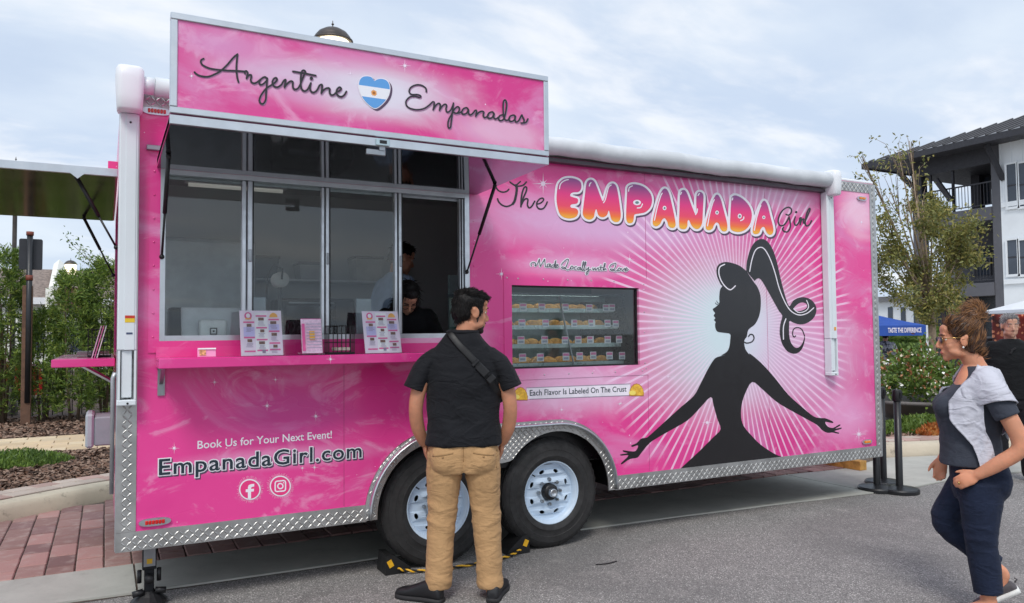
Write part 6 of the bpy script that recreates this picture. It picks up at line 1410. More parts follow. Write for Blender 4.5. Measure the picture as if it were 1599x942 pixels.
def shoe(q, sole, heel, yaw, L=.28, H=.085, pitch=0.0, w=.05):
    M = Matrix.Translation(heel) @ Matrix.Rotation(-yaw, 4, 'Z') @ Matrix.Rotation(pitch, 4, 'X')
    prof = [(-.012, .026, .045, .045), (0, .035, .075, .055), (.06, .037, .10, .062), (.10, .036, .095, .06), (.15, .042, .075, .05), (.2, .049, .058, .04), (.245, .045, .05, .034), (.27, .034, .042, .028), (.285, .012, .03, .02)]
    rr_ = []
    for y, hw, h, zc in prof:
        y *= L/.28; hw *= w/.05; top = h*H/.085; rr_.append([M @ Vector((hw*np.sign(math.cos(t))*abs(math.cos(t))**.7, y, .012+(top-.012)*(.5+.5*np.sign(math.sin(t))*abs(math.sin(t))**.8))) for t in np.linspace(0, 2*math.pi, 16, endpoint=False)])
    q.loft(rr_)
    if sole is not None:
        for z0, z1, g in ((.0, .024, 1.1),):
            out = [(-.016, .028), (0, .038), (.06, .040), (.1, .038), (.15, .044), (.2, .052), (.245, .048), (.27, .037), (.288, .014)]
            pl_ = [(hw*w/.05, y*L/.28) for y, hw in out]+[(-hw*w/.05, y*L/.28) for y, hw in reversed(out)]
            sole.loft([[M @ Vector((u, v, z)) for u, v in pl_] for z in (z0, z1)])
def person(label, loc, heading, cat='person'):
    o = thing('person', label, cat, loc, -heading); return o
def settle(root, objs):
    """meshes were sculpted in the figure's own frame; hang them on the root there"""
    for o in objs:
        o.parent = root; o.matrix_parent_inverse = Matrix.Identity(4)
fold = lambda a, sc: (lambda p: a*(noise.noise(Vector((p.x*sc[0], p.y*sc[1], p.z*sc[2])))+.5*noise.noise(Vector((p.x*sc[0]*2.3+7, p.y*sc[1]*2.3, p.z*sc[2]*2.3)))))
EYE_W = pbr('eye_white', (232, 228, 222), .2); HAIR_B = [pbr('hair_black_a', (20, 18, 18), .6, var=.3, spec=.25), pbr('hair_black_b', (36, 31, 30), .5, var=.3, spec=.3)]
def face_bits(M, s, brow, parent, lips=None):
    obs = []
    for sx in (-1, 1):
        q = MB(); q.ell(M @ (Vector((sx*.031, .0725, .008))*s), [.0125*s]*3, n=12, m=8); obs.append(q.build('eye', EYE_W, None, True))
        q = MB(); q.ell(M @ (Vector((sx*.031, .0845, .008))*s), [.0052*s, .0022*s, .0052*s], M.to_3x3(), 10, 6); obs.append(q.build('iris', pbr('iris_brown', (40, 26, 20), .1), None, True))
        q = MB(); q.tube([M @ (Vector(p)*s) for p in ((sx*.012, .095, .029), (sx*.03, .096, .036), (sx*.05, .082, .030))], [.003*s, .0042*s, .002*s], 6); obs.append(q.build('eyebrow', brow, None, True))
    if lips:
        q = MB(); q.ell(M @ (Vector((0, .0955, -.067))*s), [.019*s, .0105*s, .009*s], M.to_3x3(), 12, 8); obs.append(q.build('lips', lips, None, True))
    settle(parent, obs)

# ---- customer seen from behind, looking to the right
def customer():
    root = person('man from behind in black t-shirt and tan trousers standing at the serving shelf', (1.825, -.575, 0), math.radians(25)); obs = []
    SK = skin_mat('skin_tan', (196, 138, 108)); HM = Matrix.Translation((.045, -.012, 1.625)) @ Matrix.Rotation(math.radians(-62), 4, 'Z') @ Matrix.Rotation(math.radians(-7), 4, 'X')
    q = MB(); head(q, HM, 1.0)
    q.tube([(.0, -.025, 1.42), (.015, -.02, 1.5), (.035, -.015, 1.57)], [(.068, .064), (.06, .058), (.06, .062)], 16)
    q.loft(rings([(.80, .165, .105), (.95, .16, .1), (1.1, .17, .1), (1.25, .19, .11), (1.36, .185, .1), (1.43, .13, .085), (1.47, .07, .07)]))
    for s in (-1, 1):
        limb(q, [(s*.17, -.005, 1.355), (s*.24, -.026, 1.22), (s*.268, -.035, 1.09), (s*.26, .0, .97), (s*.226, .05, .87)], [.048, .046, .041, (.040, .036), (.030, .026)])
        hand(q, (s*.226, .062, .868), (-s*.10, .10, -.6), (-s*.9, .1, 0), s, .98, .25, .5)
        limb(q, [(s*.1, 0, .84), (s*.13, .01, .48), (s*.15, -.02, .09)], [.085, .05, .036]); limb(q, [(s*.152, -.03, .06), (s*.165, .08, .045)], [.036, .03])
    body = sculpt('body', q, SK, None, .0065, 3); obs.append(body)
    BT = cloth_mat('tee_black', (28, 29, 33), .8, .12, 900, .5); q = MB()
    q.loft(rings([(.872, .212, .138, -.005), (.93, .207, .135, -.005), (1.02, .202, .128), (1.14, .208, .128), (1.25, .214, .13, -.006), (1.32, .215, .126, -.006), (1.37, .196, .114, -.01), (1.425, .158, .1, -.012), (1.478, .112, .09, -.014), (1.522, .082, .078, -.012)], ex=2.2))
    for s in (-1, 1): limb(q, [(s*.15, -.008, 1.375), (s*.208, -.014, 1.33), (s*.248, -.02, 1.265), (s*.279, -.024, 1.19)], [(.052, .078), (.056, .08), (.057, .078), (.062, .082)], 18, ref=(.7, 0, .7*s) if False else None, end=False)
    rdg = lambda x, y, z: (1-2*abs(noise.noise(Vector((x, y, z)))))
    def wr(p):
        v = .004*noise.noise(Vector((p.x*5, p.y*4, p.z*5)))
        g = max(0, min(1, (1.36-p.z)/.3))
        v += .0068*g*rdg(p.x*4.5+p.z*5.5, p.y*3, p.z*4-p.x*3)+.0034*rdg(p.x*9-p.z*6, p.y*6, p.z*8+3)
        v += .004*max(0, 1-abs(p.z-.96)/.12)*rdg(p.x*5+2, p.y*5, p.z*13+p.x*3)
        return v
    shirt = sculpt('t_shirt', q, BT, None, .006, 2, wr); obs.append(shirt)
    q = MB(); q.tube([(.088*math.cos(t), -.012+.081*math.sin(t), 1.514+.004*math.sin(t)) for t in np.linspace(0, 2*math.pi, 33)], .009, 8); obs.append(q.build('collar', BT, None, True))
    KH = cloth_mat('chino', (184, 146, 104), .85, .08, 800, .42); q = MB()
    q.loft(rings([(.93, .186, .128), (.88, .19, .13), (.82, .197, .135), (.76, .198, .132), (.72, .19, .12)]))
    for s in (-1, 1):
        q.ell((s*.088, -.062, .80), (.1, .082, .1)); limb(q, [(s*.103, 0, .82), (s*.112, .0, .68), (s*.125, .012, .48), (s*.138, .005, .28), (s*.148, -.012, .065)], [(.106, .11), (.095, .1), (.079, .085), (.074, .08), (.07, .079)], 18, end=False)
    def wt_(p):
        k = .35+.9*math.exp(-((p.z-.45)/.10)**2)+.9*math.exp(-((p.z-.12)/.10)**2)+.6*math.exp(-((p.z-.70)/.07)**2); sd = 1 if p.x > 0 else -1
        v = .003*noise.noise(Vector((p.x*7, p.y*7, p.z*4)))
        v += .0055*k*rdg(p.x*5+p.z*3*sd, p.y*4, p.z*9-p.x*6*sd)+.0034*k*rdg(p.x*9-p.z*9*sd, p.y*7, p.z*13+5)+.0012*rdg(p.x*22, p.y*16, p.z*24)
        if p.y < 0 and p.z > .7: v -= .014*math.exp(-(p.x/.012)**2)*max(0, min(1, (.90-p.z)/.1))
        return v
    tro = sculpt('trousers', q, KH, None, .006, 7, wt_); obs.append(tro)
    bt = BVHTree.FromPolygons([v.co for v in tro.data.vertices], [p.vertices for p in tro.data.polygons]); SEAM = cloth_mat('chino_seam', (160, 126, 88), .9)
    def on_back(x, z, o=.0015):
        h = bt.ray_cast(Vector((x, -1, z)), Vector((0, 1, 0)))[0]; return Vector((x, (h.y if h else 0)-o, z))
    for sd in (-1, 1):
        q = MB(); q.tube([on_back(sd*(.055+.013*i), .838-.002*i) for i in range(10)], [(.0045, .002)]*10, 6); obs.append(q.build('pocket_welt', SEAM, None, True))
        q = MB(); q.ell(on_back(sd*.113, .818, .003), (.006, .003, .006), n=8, m=5); obs.append(q.build('pocket_button', SEAM, None, True))
        q = MB(); q.tube([on_back(sd*(.185+.004*math.sin(z*9)), z, .001) for z in np.linspace(.84, .74, 8)], .002, 5); obs.append(q.build('side_seam', SEAM, None, True))
    q = MB(); q.tube([on_back(0, z, .0005) for z in np.linspace(.872, .79, 8)], .002, 5); obs.append(q.build('back_seam', SEAM, None, True))
    bv = BVHTree.FromObject(shirt, bpy.context.evaluated_depsgraph_get()) if False else BVHTree.FromPolygons([v.co for v in shirt.data.vertices], [p.vertices for p in shirt.data.polygons])
    path = catmull([(-.075, 1.51), (-.02, 1.44), (.05, 1.365), (.12, 1.285), (.17, 1.21), (.205, 1.15)], 6); ctr = []
    for x, z in path:
        h = bv.ray_cast(Vector((x, -1, z)), Vector((0, 1, 0)))[0]; ctr.append(Vector((x, (h.y if h else -.02)-.004, z)))
    q = MB(); q.tube([Vector((-.1, .02, 1.49))]+ctr+[Vector((.222, .0, 1.11))], [(.021, .004)]*(len(ctr)+2), 8, ref=(.7, 0, .7)); obs.append(q.build('strap', pbr('strap_black', (18, 18, 20), .55), None, True))
    c = ctr[17] if len(ctr) > 17 else ctr[-3]; rot = RY(math.radians(46))
    for off, sz in ((0, (.075, .016, .046)), (.07, (.035, .014, .05)), (-.055, (.02, .012, .05))):
        q = MB(); q.box(c+rot @ Vector((off, -.008, 0)), sz, .004, rot); obs.append(q.build('buckle', BLACK, None))
    for hl, yw_, c_ in (((-.135, -.07, .0), -62, (-.15, -.035, .085)), ((.158, -.085, .0), 14, (.158, -.03, .085))):
        q = MB(); sole = MB(); shoe(q, sole, hl, math.radians(yw_), .285, .1); q.ell(c_, (.048, .055, .04))
        obs.append(sculpt('shoe', q, pbr('shoe_black', (24, 24, 27), .55, 0, bump=.2), None, .006, 2)); obs.append(sole.build('sole', pbr('sole_black', (38, 37, 38), .7), None, True))
    q = MB(); q.tube([(-.147, -.03, .09), (-.145, -.025, .135)], .042, 14); obs.append(q.build('sock', pbr('sock_grey', (150, 150, 156), .9), None, True))
    # hair, beard
    q = MB(); E = lambda c, r, rot=None: q.ell(HM @ Vector(c), r, HM.to_3x3() @ (rot or Matrix.Identity(3)), 16, 10)
    E((0, -.02, .052), (.084, .098, .084)); E((0, -.055, .005), (.072, .058, .072)); E((0, .03, .094), (.066, .062, .036)); E((0, .07, .088), (.052, .03, .026)); E((0, -.073, -.04), (.046, .018, .03))
    for s in (-1, 1): E((s*.068, .022, .03), (.014, .02, .045)); E((s*.058, -.03, .105), (.03, .05, .025))
    hair = sculpt('hair', q, HAIR_B[0], None, .006, 2, fold(.006, (28, 28, 28))); obs.append(hair)
    inv = HM.inverted()
    def flow(p):
        l = inv @ p; return HM.to_3x3() @ Vector((.25*np.sign(l.x), .9 if l.z > .06 else .1, .35 if l.z > .08 else -.8))
    hb_ = hairs('hair_strands', hair, HAIR_B, None, 3600, .024, .0014, flow, 3, lambda p: (inv @ p).z > -.075, .2, .13); obs.append(hb_)
    q = MB(); E((0, .046, -.0765), (.0485, .0465, .036)); E((0, .077, -.099), (.0215, .0195, .019))
    for s in (-1, 1): E((s*.0445, .030, -.070), (.0155, .040, .021), RX(.35)); E((s*.060, .020, -.03), (.006, .009, .024))
    E((0, .099, -.053), (.020, .0085, .0055)); obs.append(sculpt('beard', q, pbr('beard_dark', (58, 44, 40), .75, 0, var=.35, vscale=120), None, .005, 2))
    settle(root, obs); face_bits(HM, 1.0, HAIR_B[0], root)
customer()

# ---- woman walking past
def walker():
    hd = math.radians(-37); root = person('woman in profile wearing sunglasses, navy jeans and a grey sweater over her shoulders', (4.115, -2.14, 0), hd); obs = []
    SK = skin_mat('skin_light', (214, 150, 118)); s = .96
    HM = Matrix.Translation((.0, .062, 1.445)) @ Matrix.Rotation(math.radians(6), 4, 'Z') @ Matrix.Rotation(math.radians(-4), 4, 'X')
    q = MB(); head(q, HM, s, True); q.tube([(0, -.045, 1.22), (0, -.005, 1.31), (0, .03, 1.39)], [(.062, .06), (.05, .05), (.05, .054)], 16)
    q.loft(rings([(.70, .155, .12), (.8, .15, .115), (.95, .135, .105), (1.08, .15, .12), (1.2, .16, .1), (1.26, .1, .075), (1.3, .055, .055)]))
    armL = [(-.165, -.045, 1.215), (-.205, -.12, 1.06), (-.215, -.165, .91), (-.205, -.07, .82), (-.185, .02, .755)]
    armR = [(.165, -.02, 1.215), (.20, .0, 1.05), (.205, .03, .94), (.19, .10, .84), (.175, .155, .775)]
    for a in (armL, armR): limb(q, a, [.043, .043, .039, (.037, .034), (.028, .024)])
    hand(q, armL[-1], (.05, .75, -.42), (.85, -.1, -.2), -1, .95, .75, .5); hand(q, armR[-1], (-.05, .12, -.95), (-.9, .1, 0), 1, .93, .8, .6)
    legL = [(-.08, 0, .72), (-.085, .0, .42), (-.08, -.025, .10)]; legR = [(.08, .02, .72), (.09, .155, .44), (.09, -.105, .20)]
    for l in (legL, legR): limb(q, l, [.08, .05, .034])
    limb(q, [(-.08, -.03, .09), (-.085, .03, .05), (-.09, .12, .03)], [.034, .032, .025]); limb(q, [(.09, -.11, .19), (.09, -.08, .12), (.09, -.02, .05)], [.034, .032, .025])
    obs.append(sculpt('body', q, SK, None, .0062, 3))
    TE = cloth_mat('tee_slate', (62, 66, 76), .85, .1, 900, .3); q = MB()
    q.loft(rings([(.785, .172, .152, .03), (.86, .166, .148, .03), (.95, .16, .142, .03), (1.03, .165, .158, .03), (1.09, .17, .168, .03), (1.16, .172, .142, .005), (1.22, .16, .105, -.02), (1.265, .115, .085, -.025), (1.305, .07, .066, -.02)]))
    for sx in (-.07, .07): q.ell((sx, .135, 1.085), (.075, .065, .07))
    for sd in (-1, 1): limb(q, [(sd*.14, -.035, 1.225), (sd*.185, -.075 if sd < 0 else -.02, 1.15), (sd*.205, -.12 if sd < 0 else .0, 1.055)], [.062, .062, .06], end=False)
    obs.append(sculpt('t_shirt', q, TE, None, .0065, 4, lambda p: .004*noise.noise(Vector((p.x*6, p.y*8+p.z*5, p.z*10)))+.0035*max(0, 1-abs(p.z-.92)/.12)*noise.noise(Vector((p.x*8, p.y*8, p.z*34)))))
    JN = cloth_mat('jeans_navy', (30, 38, 58), .8, .18, 700, .4); q = MB()
    q.loft(rings([(.83, .158, .125, .0), (.76, .166, .14, -.006), (.70, .17, .144, -.012), (.64, .165, .132, -.01), (.60, .15, .11)]))
    q.ell((-.075, -.07, .71), (.088, .078, .1)); q.ell((.075, -.066, .71), (.088, .078, .1))
    limb(q, [(-.085, -.005, .70), (-.09, .0, .56), (-.09, .005, .41), (-.085, -.01, .26), (-.08, -.022, .135)], [(.102, .112), (.092, .096), (.073, .078), (.068, .074), (.062, .07)], 18, end=False)
    limb(q, [(.082, .01, .70), (.088, .085, .58), (.09, .15, .445), (.09, .03, .33), (.09, -.075, .235)], [(.1, .106), (.09, .095), (.072, .076), (.064, .07), (.058, .064)], 18, end=False)
    obs.append(sculpt('jeans', q, JN, None, .0065, 3, lambda p: .006*math.exp(-((p.z-.43)/.09)**2)*noise.noise(Vector((p.x*8, p.y*9, p.z*30)))+.0025*noise.noise(Vector((p.x*9, p.y*9, p.z*9)))))
    SW = cloth_mat('sweater_grey', (198, 198, 208), .92, .04, 500, .5)
    tee = obs[1]; poly = lambda o: ([v.co.copy() for v in o.data.vertices], [tuple(p.vertices) for p in o.data.polygons])
    b_all = BVHTree.FromPolygons(*poly(tee)); tq_ = MB(); tq_.loft(rings([(.60, .17, .15, -.01), (.72, .18, .16, -.015), (.785, .172, .152, .02), (.95, .16, .142, .03), (1.03, .165, .15, .03), (1.09, .17, .15, .03), (1.16, .172, .142, .005), (1.22, .16, .105, -.02), (1.265, .115, .085, -.025), (1.305, .07, .066, -.02)])); b_tor = BVHTree.FromPolygons([Vector(v) for v in tq_.v], tq_.f)
    ctr_ = Vector((0, -.03, 1.02))
    def drape(name, bv, rows, nv=44, nu=48, lift=.008, amp=.008, freq=9.0, seed=0.0, blur=5, gather=0.0):
        ev = np.linspace(0, 1, nv); keys = np.linspace(0, 1, len(rows)); R_ = np.zeros((nv, nu)); D_ = []
        for i, t_ in enumerate(ev):
            el, a0, a1 = (math.radians(np.interp(t_, keys, [r[k] for r in rows])) for k in range(3)); line = []
            for j in range(nu):
                al = a0+(a1-a0)*j/(nu-1); d_ = Vector((-math.sin(al)*math.cos(el), -math.cos(al)*math.cos(el), math.sin(el))); line.append((d_, al, el))
                hit = bv.ray_cast(ctr_+d_*1.2, -d_)[0]; R_[i, j] = (hit-ctr_).length if hit else .2
            D_.append(line)
        for _ in range(blur):
            M_ = R_.copy(); M_[1:-1] = np.maximum(R_[1:-1], (R_[2:]+R_[:-2])/2); M_[:, 1:-1] = np.maximum(M_[:, 1:-1], (M_[:, 2:]+M_[:, :-2])/2); R_ = M_
        q = MB(); out, inn = [], []
        for i in range(nv):
            ramp = min(1, .25+1.4*ev[i])
            for j in range(nu):
                d_, al, el = D_[i][j]; u_ = j/(nu-1); edge = min(u_, 1-u_)*nu
                f_ = amp*ramp*(math.sin(al*freq+seed+2.2*noise.noise(Vector((al*2, el*2.5, seed))))*.6+.7*(1-2*abs(noise.noise(Vector((al*3.5+el*1.5, el*1.8, seed+4))))))
                f_ += .004*noise.noise(Vector((al*9, el*9, seed)))
                o_ = ctr_+d_*(R_[i, j]+lift+f_+.004*max(0, 1-edge/2)); th = .006+.003*max(0, 1-edge/1.5)
                out.append(o_+d_*th); inn.append(o_-d_*.003)
        q.add(out+inn, [(i*nu+j, i*nu+j+1, (i+1)*nu+j+1, (i+1)*nu+j) for i in range(nv-1) for j in range(nu-1)]+[(nv*nu+i*nu+j, nv*nu+(i+1)*nu+j, nv*nu+(i+1)*nu+j+1, nv*nu+i*nu+j+1) for i in range(nv-1) for j in range(nu-1)])
        N = nv*nu; rim = [(j, j+1, N+j+1, N+j) for j in range(nu-1)]+[((nv-1)*nu+j, N+(nv-1)*nu+j, N+(nv-1)*nu+j+1, (nv-1)*nu+j+1) for j in range(nu-1)]+[(i*nu, N+i*nu, N+(i+1)*nu, (i+1)*nu) for i in range(nv-1)]+[(i*nu+nu-1, (i+1)*nu+nu-1, N+(i+1)*nu+nu-1, N+i*nu+nu-1) for i in range(nv-1)]
        o0 = len(q.v)-2*N
        q.f += [tuple(o0+k for k in f) for f in rim]; q.mi += [0]*len(rim)
        return q
    q = drape('sweater', b_all, [(72, -150, 104), (58, -148, 112), (44, -128, 124), (33, -100, 120), (24, -82, 104)], lift=.012, amp=.006, freq=6)
    obs.append(q.build('sweater', SW, None, True))
    q = drape('sweater', b_tor, [(48, 92, 118), (24, 94, 136), (4, 94, 134), (-14, 92, 122), (-30, 84, 110), (-43, 80, 104), (-52, 78, 100)], 50, 26, .018, .009, 11, 3.0, 8); obs.append(q.build('sweater_sleeve', SW, None, True))
    q = drape('sweater', b_tor, [(38, -100, 78), (20, -80, 72), (0, -62, 62), (-18, -52, 52), (-32, -46, 46)], 50, 50, .026, .012, 8, 7.0, 8); obs.append(q.build('sweater_back', SW, None, True))
    q = drape('sweater', b_tor, [(40, -152, -112), (22, -150, -118), (4, -146, -122), (-8, -142, -124)], 40, 22, .014, .006, 10, 5.0, 6); obs.append(q.build('sweater_sleeve', SW, None, True))
    GS = pbr('slip_on_grey', (84, 80, 84), .8, 0, bump=.3); 
    for hl, yw_, pt in (((-.083, -.075, .0), -3, 0), ((.09, -.175, .105), 3, -32)):
        q = MB(); sole = MB(); shoe(q, sole, hl, math.radians(yw_), .245, .07, math.radians(pt), w=.045)
        obs.append(sculpt('shoe', q, GS, None, .006, 2)); obs.append(sole.build('sole', pbr('sole_white', (226, 226, 222), .6), None, True))
    q = MB(); q.tube([(.09, -.162, .155), (.09, -.172, .172), (.09, -.160, .178)], .004, 6); obs.append(q.build('heel_tab', GS, None, True))
    # hair pulled up into a loose bun
    HB = [pbr('hair_brown_a', (62, 42, 32), .4, var=.3, vscale=30), pbr('hair_brown_b', (100, 68, 46), .4, var=.3, vscale=30), pbr('hair_brown_c', (156, 110, 68), .4, var=.2, vscale=30)]
    q = MB(); E = lambda c, r, rot=None: q.ell(HM @ (Vector(c)*s), [x*s for x in r], HM.to_3x3() @ (rot or Matrix.Identity(3)), 18, 12)
    E((0, -.022, .046), (.083, .096, .085)); E((0, -.07, .0), (.066, .05, .08)); E((0, -.078, -.062), (.05, .035, .06)); E((0, .032, .086), (.06, .045, .030)); E((0, -.065, .112), (.034, .036, .03))
    for sx in (-1, 1): E((sx*.066, .0, .045), (.018, .05, .05)); E((sx*.06, -.045, -.03), (.02, .035, .05))
    hair = sculpt('hair', q, HB[0], None, .006, 3, fold(.004, (30, 30, 30))); obs.append(hair)
    q = MB(); c = HM @ (Vector((0, -.078, .148))*s); rng = random.Random(9)
    for k in range(9):
        a0 = rng.uniform(0, 6.3); tl_ = rng.uniform(-.7, .7); rad = rng.uniform(.026, .044); R = Matrix.Rotation(tl_, 3, (rng.random()-.5, rng.random()-.5, .2)); 
        q.tube([c+R @ Vector((rad*.75*math.sin(a0+t)*.9, rad*math.cos(a0+t), rad*math.sin(a0+t))) for t in np.linspace(0, 4.6, 14)], [.017*math.sin(math.pi*(.12+.8*i/13)) for i in range(14)], 8)
    q.ell(c, (.032, .036, .034)); bun = sculpt('bun', q, HB[1], None, .005, 1, fold(.003, (60, 60, 60))); obs.append(bun)
    inv = HM.inverted(); Rm = HM.to_3x3()
    def flow(p):
        l = inv @ p; tgt = Vector((0, -.085, .12)) if l.z > -.03 else Vector((0, -.085, .05)); return Rm @ (tgt-l)
    obs.append(hairs('hair_strands', hair, HB, None, 3200, .055, .0016, flow, 5, lambda p: True, .05, .035))
    obs.append(hairs('bun_strands', bun, HB[1:], None, 800, .04, .0014, lambda p: (p-c).cross(Vector((1, .2, .3))), 6, lambda p: True, .25, .22))
    fl = MB(); rf_ = random.Random(77)
    for k in range(70):
        p0_ = HM @ (Vector((rf_.uniform(-.06, .06), rf_.uniform(-.12, .05), .11+rf_.uniform(-.03, .05)))*s); d_ = Vector((rf_.gauss(0, .4), rf_.gauss(-.4, .5), rf_.uniform(.2, 1))).normalized(); l_ = rf_.uniform(.03, .07)
        fl.tube([p0_, p0_+d_*l_*.5, p0_+d_*l_+Vector((0, -.01, -.012))], [.0012, .001, .0003], 3, cap=False)
    obs.append(tag(fl.build('stray_hairs', HB[2], None, True, False), kind='stuff'))
    q = MB(); E((0, -.086, .098), (.03, .018, .018)); obs.append(q.build('hair_tie', BLACK, None, True))
    # sunglasses and earring
    GLD = pbr('gold_frame', (206, 170, 110), .25, 1.0); g = lambda p: HM @ (Vector(p)*s)
    for sx in (-1, 1):
        q = MB(); q.ell(g((sx*.031, .099, .004)), (.026*s, .005*s, .021*s), Rm @ RZ(-sx*.12), 16, 8); obs.append(q.build('sunglass_lens', pbr('lens_brown', (56, 44, 44), .08, coat=.5), None, True))
        q = MB(); q.tube([g((sx*.031+.027*math.cos(t), .100-.006*abs(math.cos(t)), .004+.022*math.sin(t))) for t in np.linspace(0, 2*math.pi, 21)], .0018, 6); q.tube([g((sx*.057, .094, .012)), g((sx*.076, .06, .013)), g((sx*.083, -.005, .012))], .0024, 6); obs.append(q.build('sunglass_frame', GLD, None, True))
        q = MB(); q.ell(g((sx*.089, .004, -.042)), (.0055,)*3, n=10, m=6); obs.append(q.build('earring', pbr('pearl', (236, 232, 226), .15), None, True))
    q = MB(); q.ell(Vector(armL[-1])+Vector((-.012, .085, -.045)), (.01, .006, .01), n=10, m=6); obs.append(q.build('ring', GLD, None, True))
    settle(root, obs); face_bits(HM, s, HB[0], root, pbr('lip_rose', (188, 104, 92), .35))
walker()

# ---- simpler standing figures farther off
def bystander(label, loc, hd, skin, top, trousers, hairm, H=1.0, turn=0.0, nod=0.0, lean=0.0, sleeves=True, hair_len=0.0, arms=None, voxel=.009, extra=None, base=0.0):
    root = person(label, loc, hd); obs = []; SK = skin_mat('skin_'+str(len(bpy.data.materials)), skin)
    def B(x, y, z):                     # bend the trunk forward from the hips
        if z < .9: return Vector((x, y, z))
        d = z-.9; return Vector((x, y*math.cos(lean)+d*math.sin(lean), .9+d*math.cos(lean)-y*math.sin(lean)))
    HM = Matrix.Translation(B(0, .02, 1.60)) @ Matrix.Rotation(turn, 4, 'Z') @ Matrix.Rotation(-nod-lean*.6, 4, 'X')
    def BR(rows): return [[B(*p) for p in r] for r in rings(rows)]
    q = MB(); head(q, HM, .98); q.tube([B(0, -.02, 1.36), B(0, -.01, 1.47), HM @ Vector((0, -.02, -.05))], [.066, .056, .056], 14)
    q.loft(BR([(.8, .155, .1), (.95, .15, .095), (1.2, .17, .1), (1.36, .17, .095), (1.43, .1, .07)]))
    arms = arms or {s: [(s*.19, 0, 1.36), (s*.235, -.02, 1.1), (s*.22, .06, .87)] for s in (-1, 1)}
    for s in (-1, 1):
        a = [B(*p) for p in arms[s]]; limb(q, a, [.052, .042, .028]); d = (a[2]-a[1]).normalized(); hand(q, a[2], d, (-s, .2, 0), s, .95, .5)
        limb(q, [(s*.1, 0, .83), (s*.12, .01, .46), (s*.13, -.01, .08)], [.08, .05, .036])
    obs.append(sculpt('body', q, SK, None, voxel, 3))
    q = MB(); q.loft(BR([(.84, .198, .14), (.95, .195, .135), (1.1, .2, .135), (1.25, .21, .135), (1.36, .205, .118), (1.42, .15, .095), (1.465, .082, .075)]))
    for s in (-1, 1):
        a = [B(*p) for p in arms[s]]
        if sleeves: limb(q, [a[0]+Vector((-s*.03, 0, .01)), a[1], a[1].lerp(a[2], .88)], [.08, .062, .046])
        else: limb(q, [a[0]+Vector((-s*.03, 0, .01)), a[0].lerp(a[1], .6), a[0].lerp(a[1], .82)], [.08, .072, .072])
    obs.append(sculpt('shirt', q, top, None, voxel, 3, fold(.006, (7, 7, 12))))
    q = MB(); q.loft(rings([(.92, .182, .125), (.8, .19, .13), (.74, .18, .115)]))
    for s in (-1, 1): limb(q, [(s*.1, 0, .8), (s*.12, .01, .46), (s*.13, -.01, .08)], [.108, .082, .072])
    obs.append(sculpt('trousers', q, trousers, None, voxel, 3, fold(.005, (7, 7, 14))))
    for s in (-1, 1):
        q = MB(); shoe(q, None, (s*.13, -.07, 0), s*.15); obs.append(sculpt('shoe', q, pbr('shoe_black', (24, 24, 27), .55), None, .008, 2))
    q = MB(); E = lambda c, r: q.ell(HM @ Vector(c), r, HM.to_3x3(), 16, 10)
    E((0, -.02, .052), (.081, .094, .082)); E((0, -.055, 0), (.07, .056, .07)); E((0, .04, .095), (.06, .048, .034))
    if hair_len:
        for s in (-1, 1): E((s*.065, -.01, -.03), (.024, .05, .10)); 
        limb(q, [HM @ Vector((0, -.07, 0)), HM @ Vector((0, -.085, -.12)), HM @ Vector((.03, -.07, -.12-hair_len))], [.065, .06, .03]); limb(q, [HM @ Vector((.07, .0, 0)), HM @ Vector((.085, .01, -.13)), HM @ Vector((.08, .03, -.12-hair_len))], [.03, .034, .015])
    hr = sculpt('hair', q, hairm[0], None, .007, 2, fold(.004, (30, 30, 30))); obs.append(hr); inv = HM.inverted()
    obs.append(hairs('hair_strands', hr, hairm, None, 700, .03 if not hair_len else .06, .002, lambda p: HM.to_3x3() @ Vector((0, .3, -.8)), 8, lambda p: True, .3, .25))
    if extra: obs += extra(HM, B)
    settle(root, obs); face_bits(HM, .98, hairm[0], root); root.scale = (H, H, H); return root
GREYH = [pbr('hair_grey_a', (116, 114, 114), .5), pbr('hair_grey_b', (170, 168, 166), .5)]
BK = cloth_mat('knit_black', (26, 28, 30), .9, .15)
def shades(HM, B):
    q = MB(); p = B(-.02, .135, 1.36); q.box(p, (.05, .01, .02), .003, RY(.6)); q.box(p+Vector((.02, 0, -.03)), (.04, .01, .018), .003, RY(1.0)); return [q.build('hanging_glasses', BLACK, None)]
fm = far(1577, 520, 7.7)
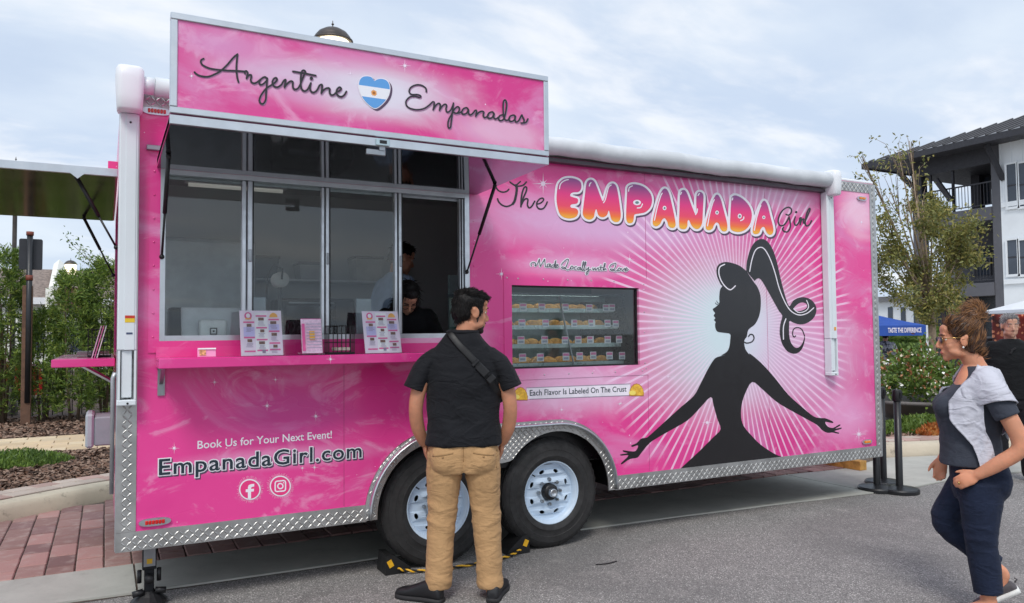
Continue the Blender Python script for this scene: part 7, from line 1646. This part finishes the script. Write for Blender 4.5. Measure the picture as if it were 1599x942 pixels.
bystander('grey haired man in black jumper standing behind the walking woman', (fm[0], fm[1], 0), math.radians(238), (206, 158, 134), BK, cloth_mat('trousers_black', (30, 30, 34), .85), GREYH, .955, math.radians(16), math.radians(6), extra=shades)
def specs(HM, B):
    q = MB()
    for sx in (-1, 1): q.tube([HM @ Vector((sx*.032+.026*math.cos(t), .100-.004*abs(math.cos(t)), .004+.022*math.sin(t))) for t in np.linspace(0, 2*math.pi, 19)], .0024, 6); q.tube([HM @ Vector((sx*.057, .095, .01)), HM @ Vector((sx*.08, .0, .012))], .0024, 5)
    return [q.build('glasses', BLACK, None, True)]
BT2 = cloth_mat('tee_black_staff', (24, 24, 27), .85)
bystander('staff woman with glasses leaning over the counter in the open window', (1.94, .74, .50), math.radians(196), (202, 148, 122), BT2, BK, HAIR_B, .90, math.radians(10), math.radians(26), math.radians(44), False, .22, {-1: [(-.19, 0, 1.36), (-.26, .10, 1.14), (-.20, .26, 1.06)], 1: [(.19, 0, 1.36), (.24, .16, 1.18), (.14, .36, 1.12)]}, extra=specs)
def cap_(HM, B):
    q = MB(); q.ell(HM @ Vector((0, -.01, .07)), (.088, .1, .07), HM.to_3x3(), 16, 10); q.box(HM @ Vector((0, .12, .062)), (.13, .09, .008), .003, HM.to_3x3()); return [q.build('cap', BK, None, True)]
bystander('staff member in a pale blue shirt working behind the leaning woman', (1.93, 1.08, .56), math.radians(75), (196, 146, 120), cloth_mat('shirt_pale_blue', (164, 186, 214), .8), BK, HAIR_B, .97, math.radians(-12), math.radians(12), math.radians(10), True, 0, None)
def camo():
    m, t = new_mat('camo_grey'); v = t.coord(); n = t.noise(v, 14, 3, .6); c = t.mix(t.step(n, .45, .5), lin((84, 86, 90)), lin((190, 192, 196))); c = t.mix(t.m('GREATER_THAN', t.noise(v, 22, 2, .5), .6), c, lin((52, 54, 58))); t.principled(col=c, rough=.85); return m
cp = far(1383, 560, 15.2)
bystander('person in a mottled grey shirt under the blue tent', (cp[0], cp[1], .14), math.radians(60), (196, 150, 126), camo(), BK, HAIR_B, .78, 0, 0, .1, False, 0, None, .011)
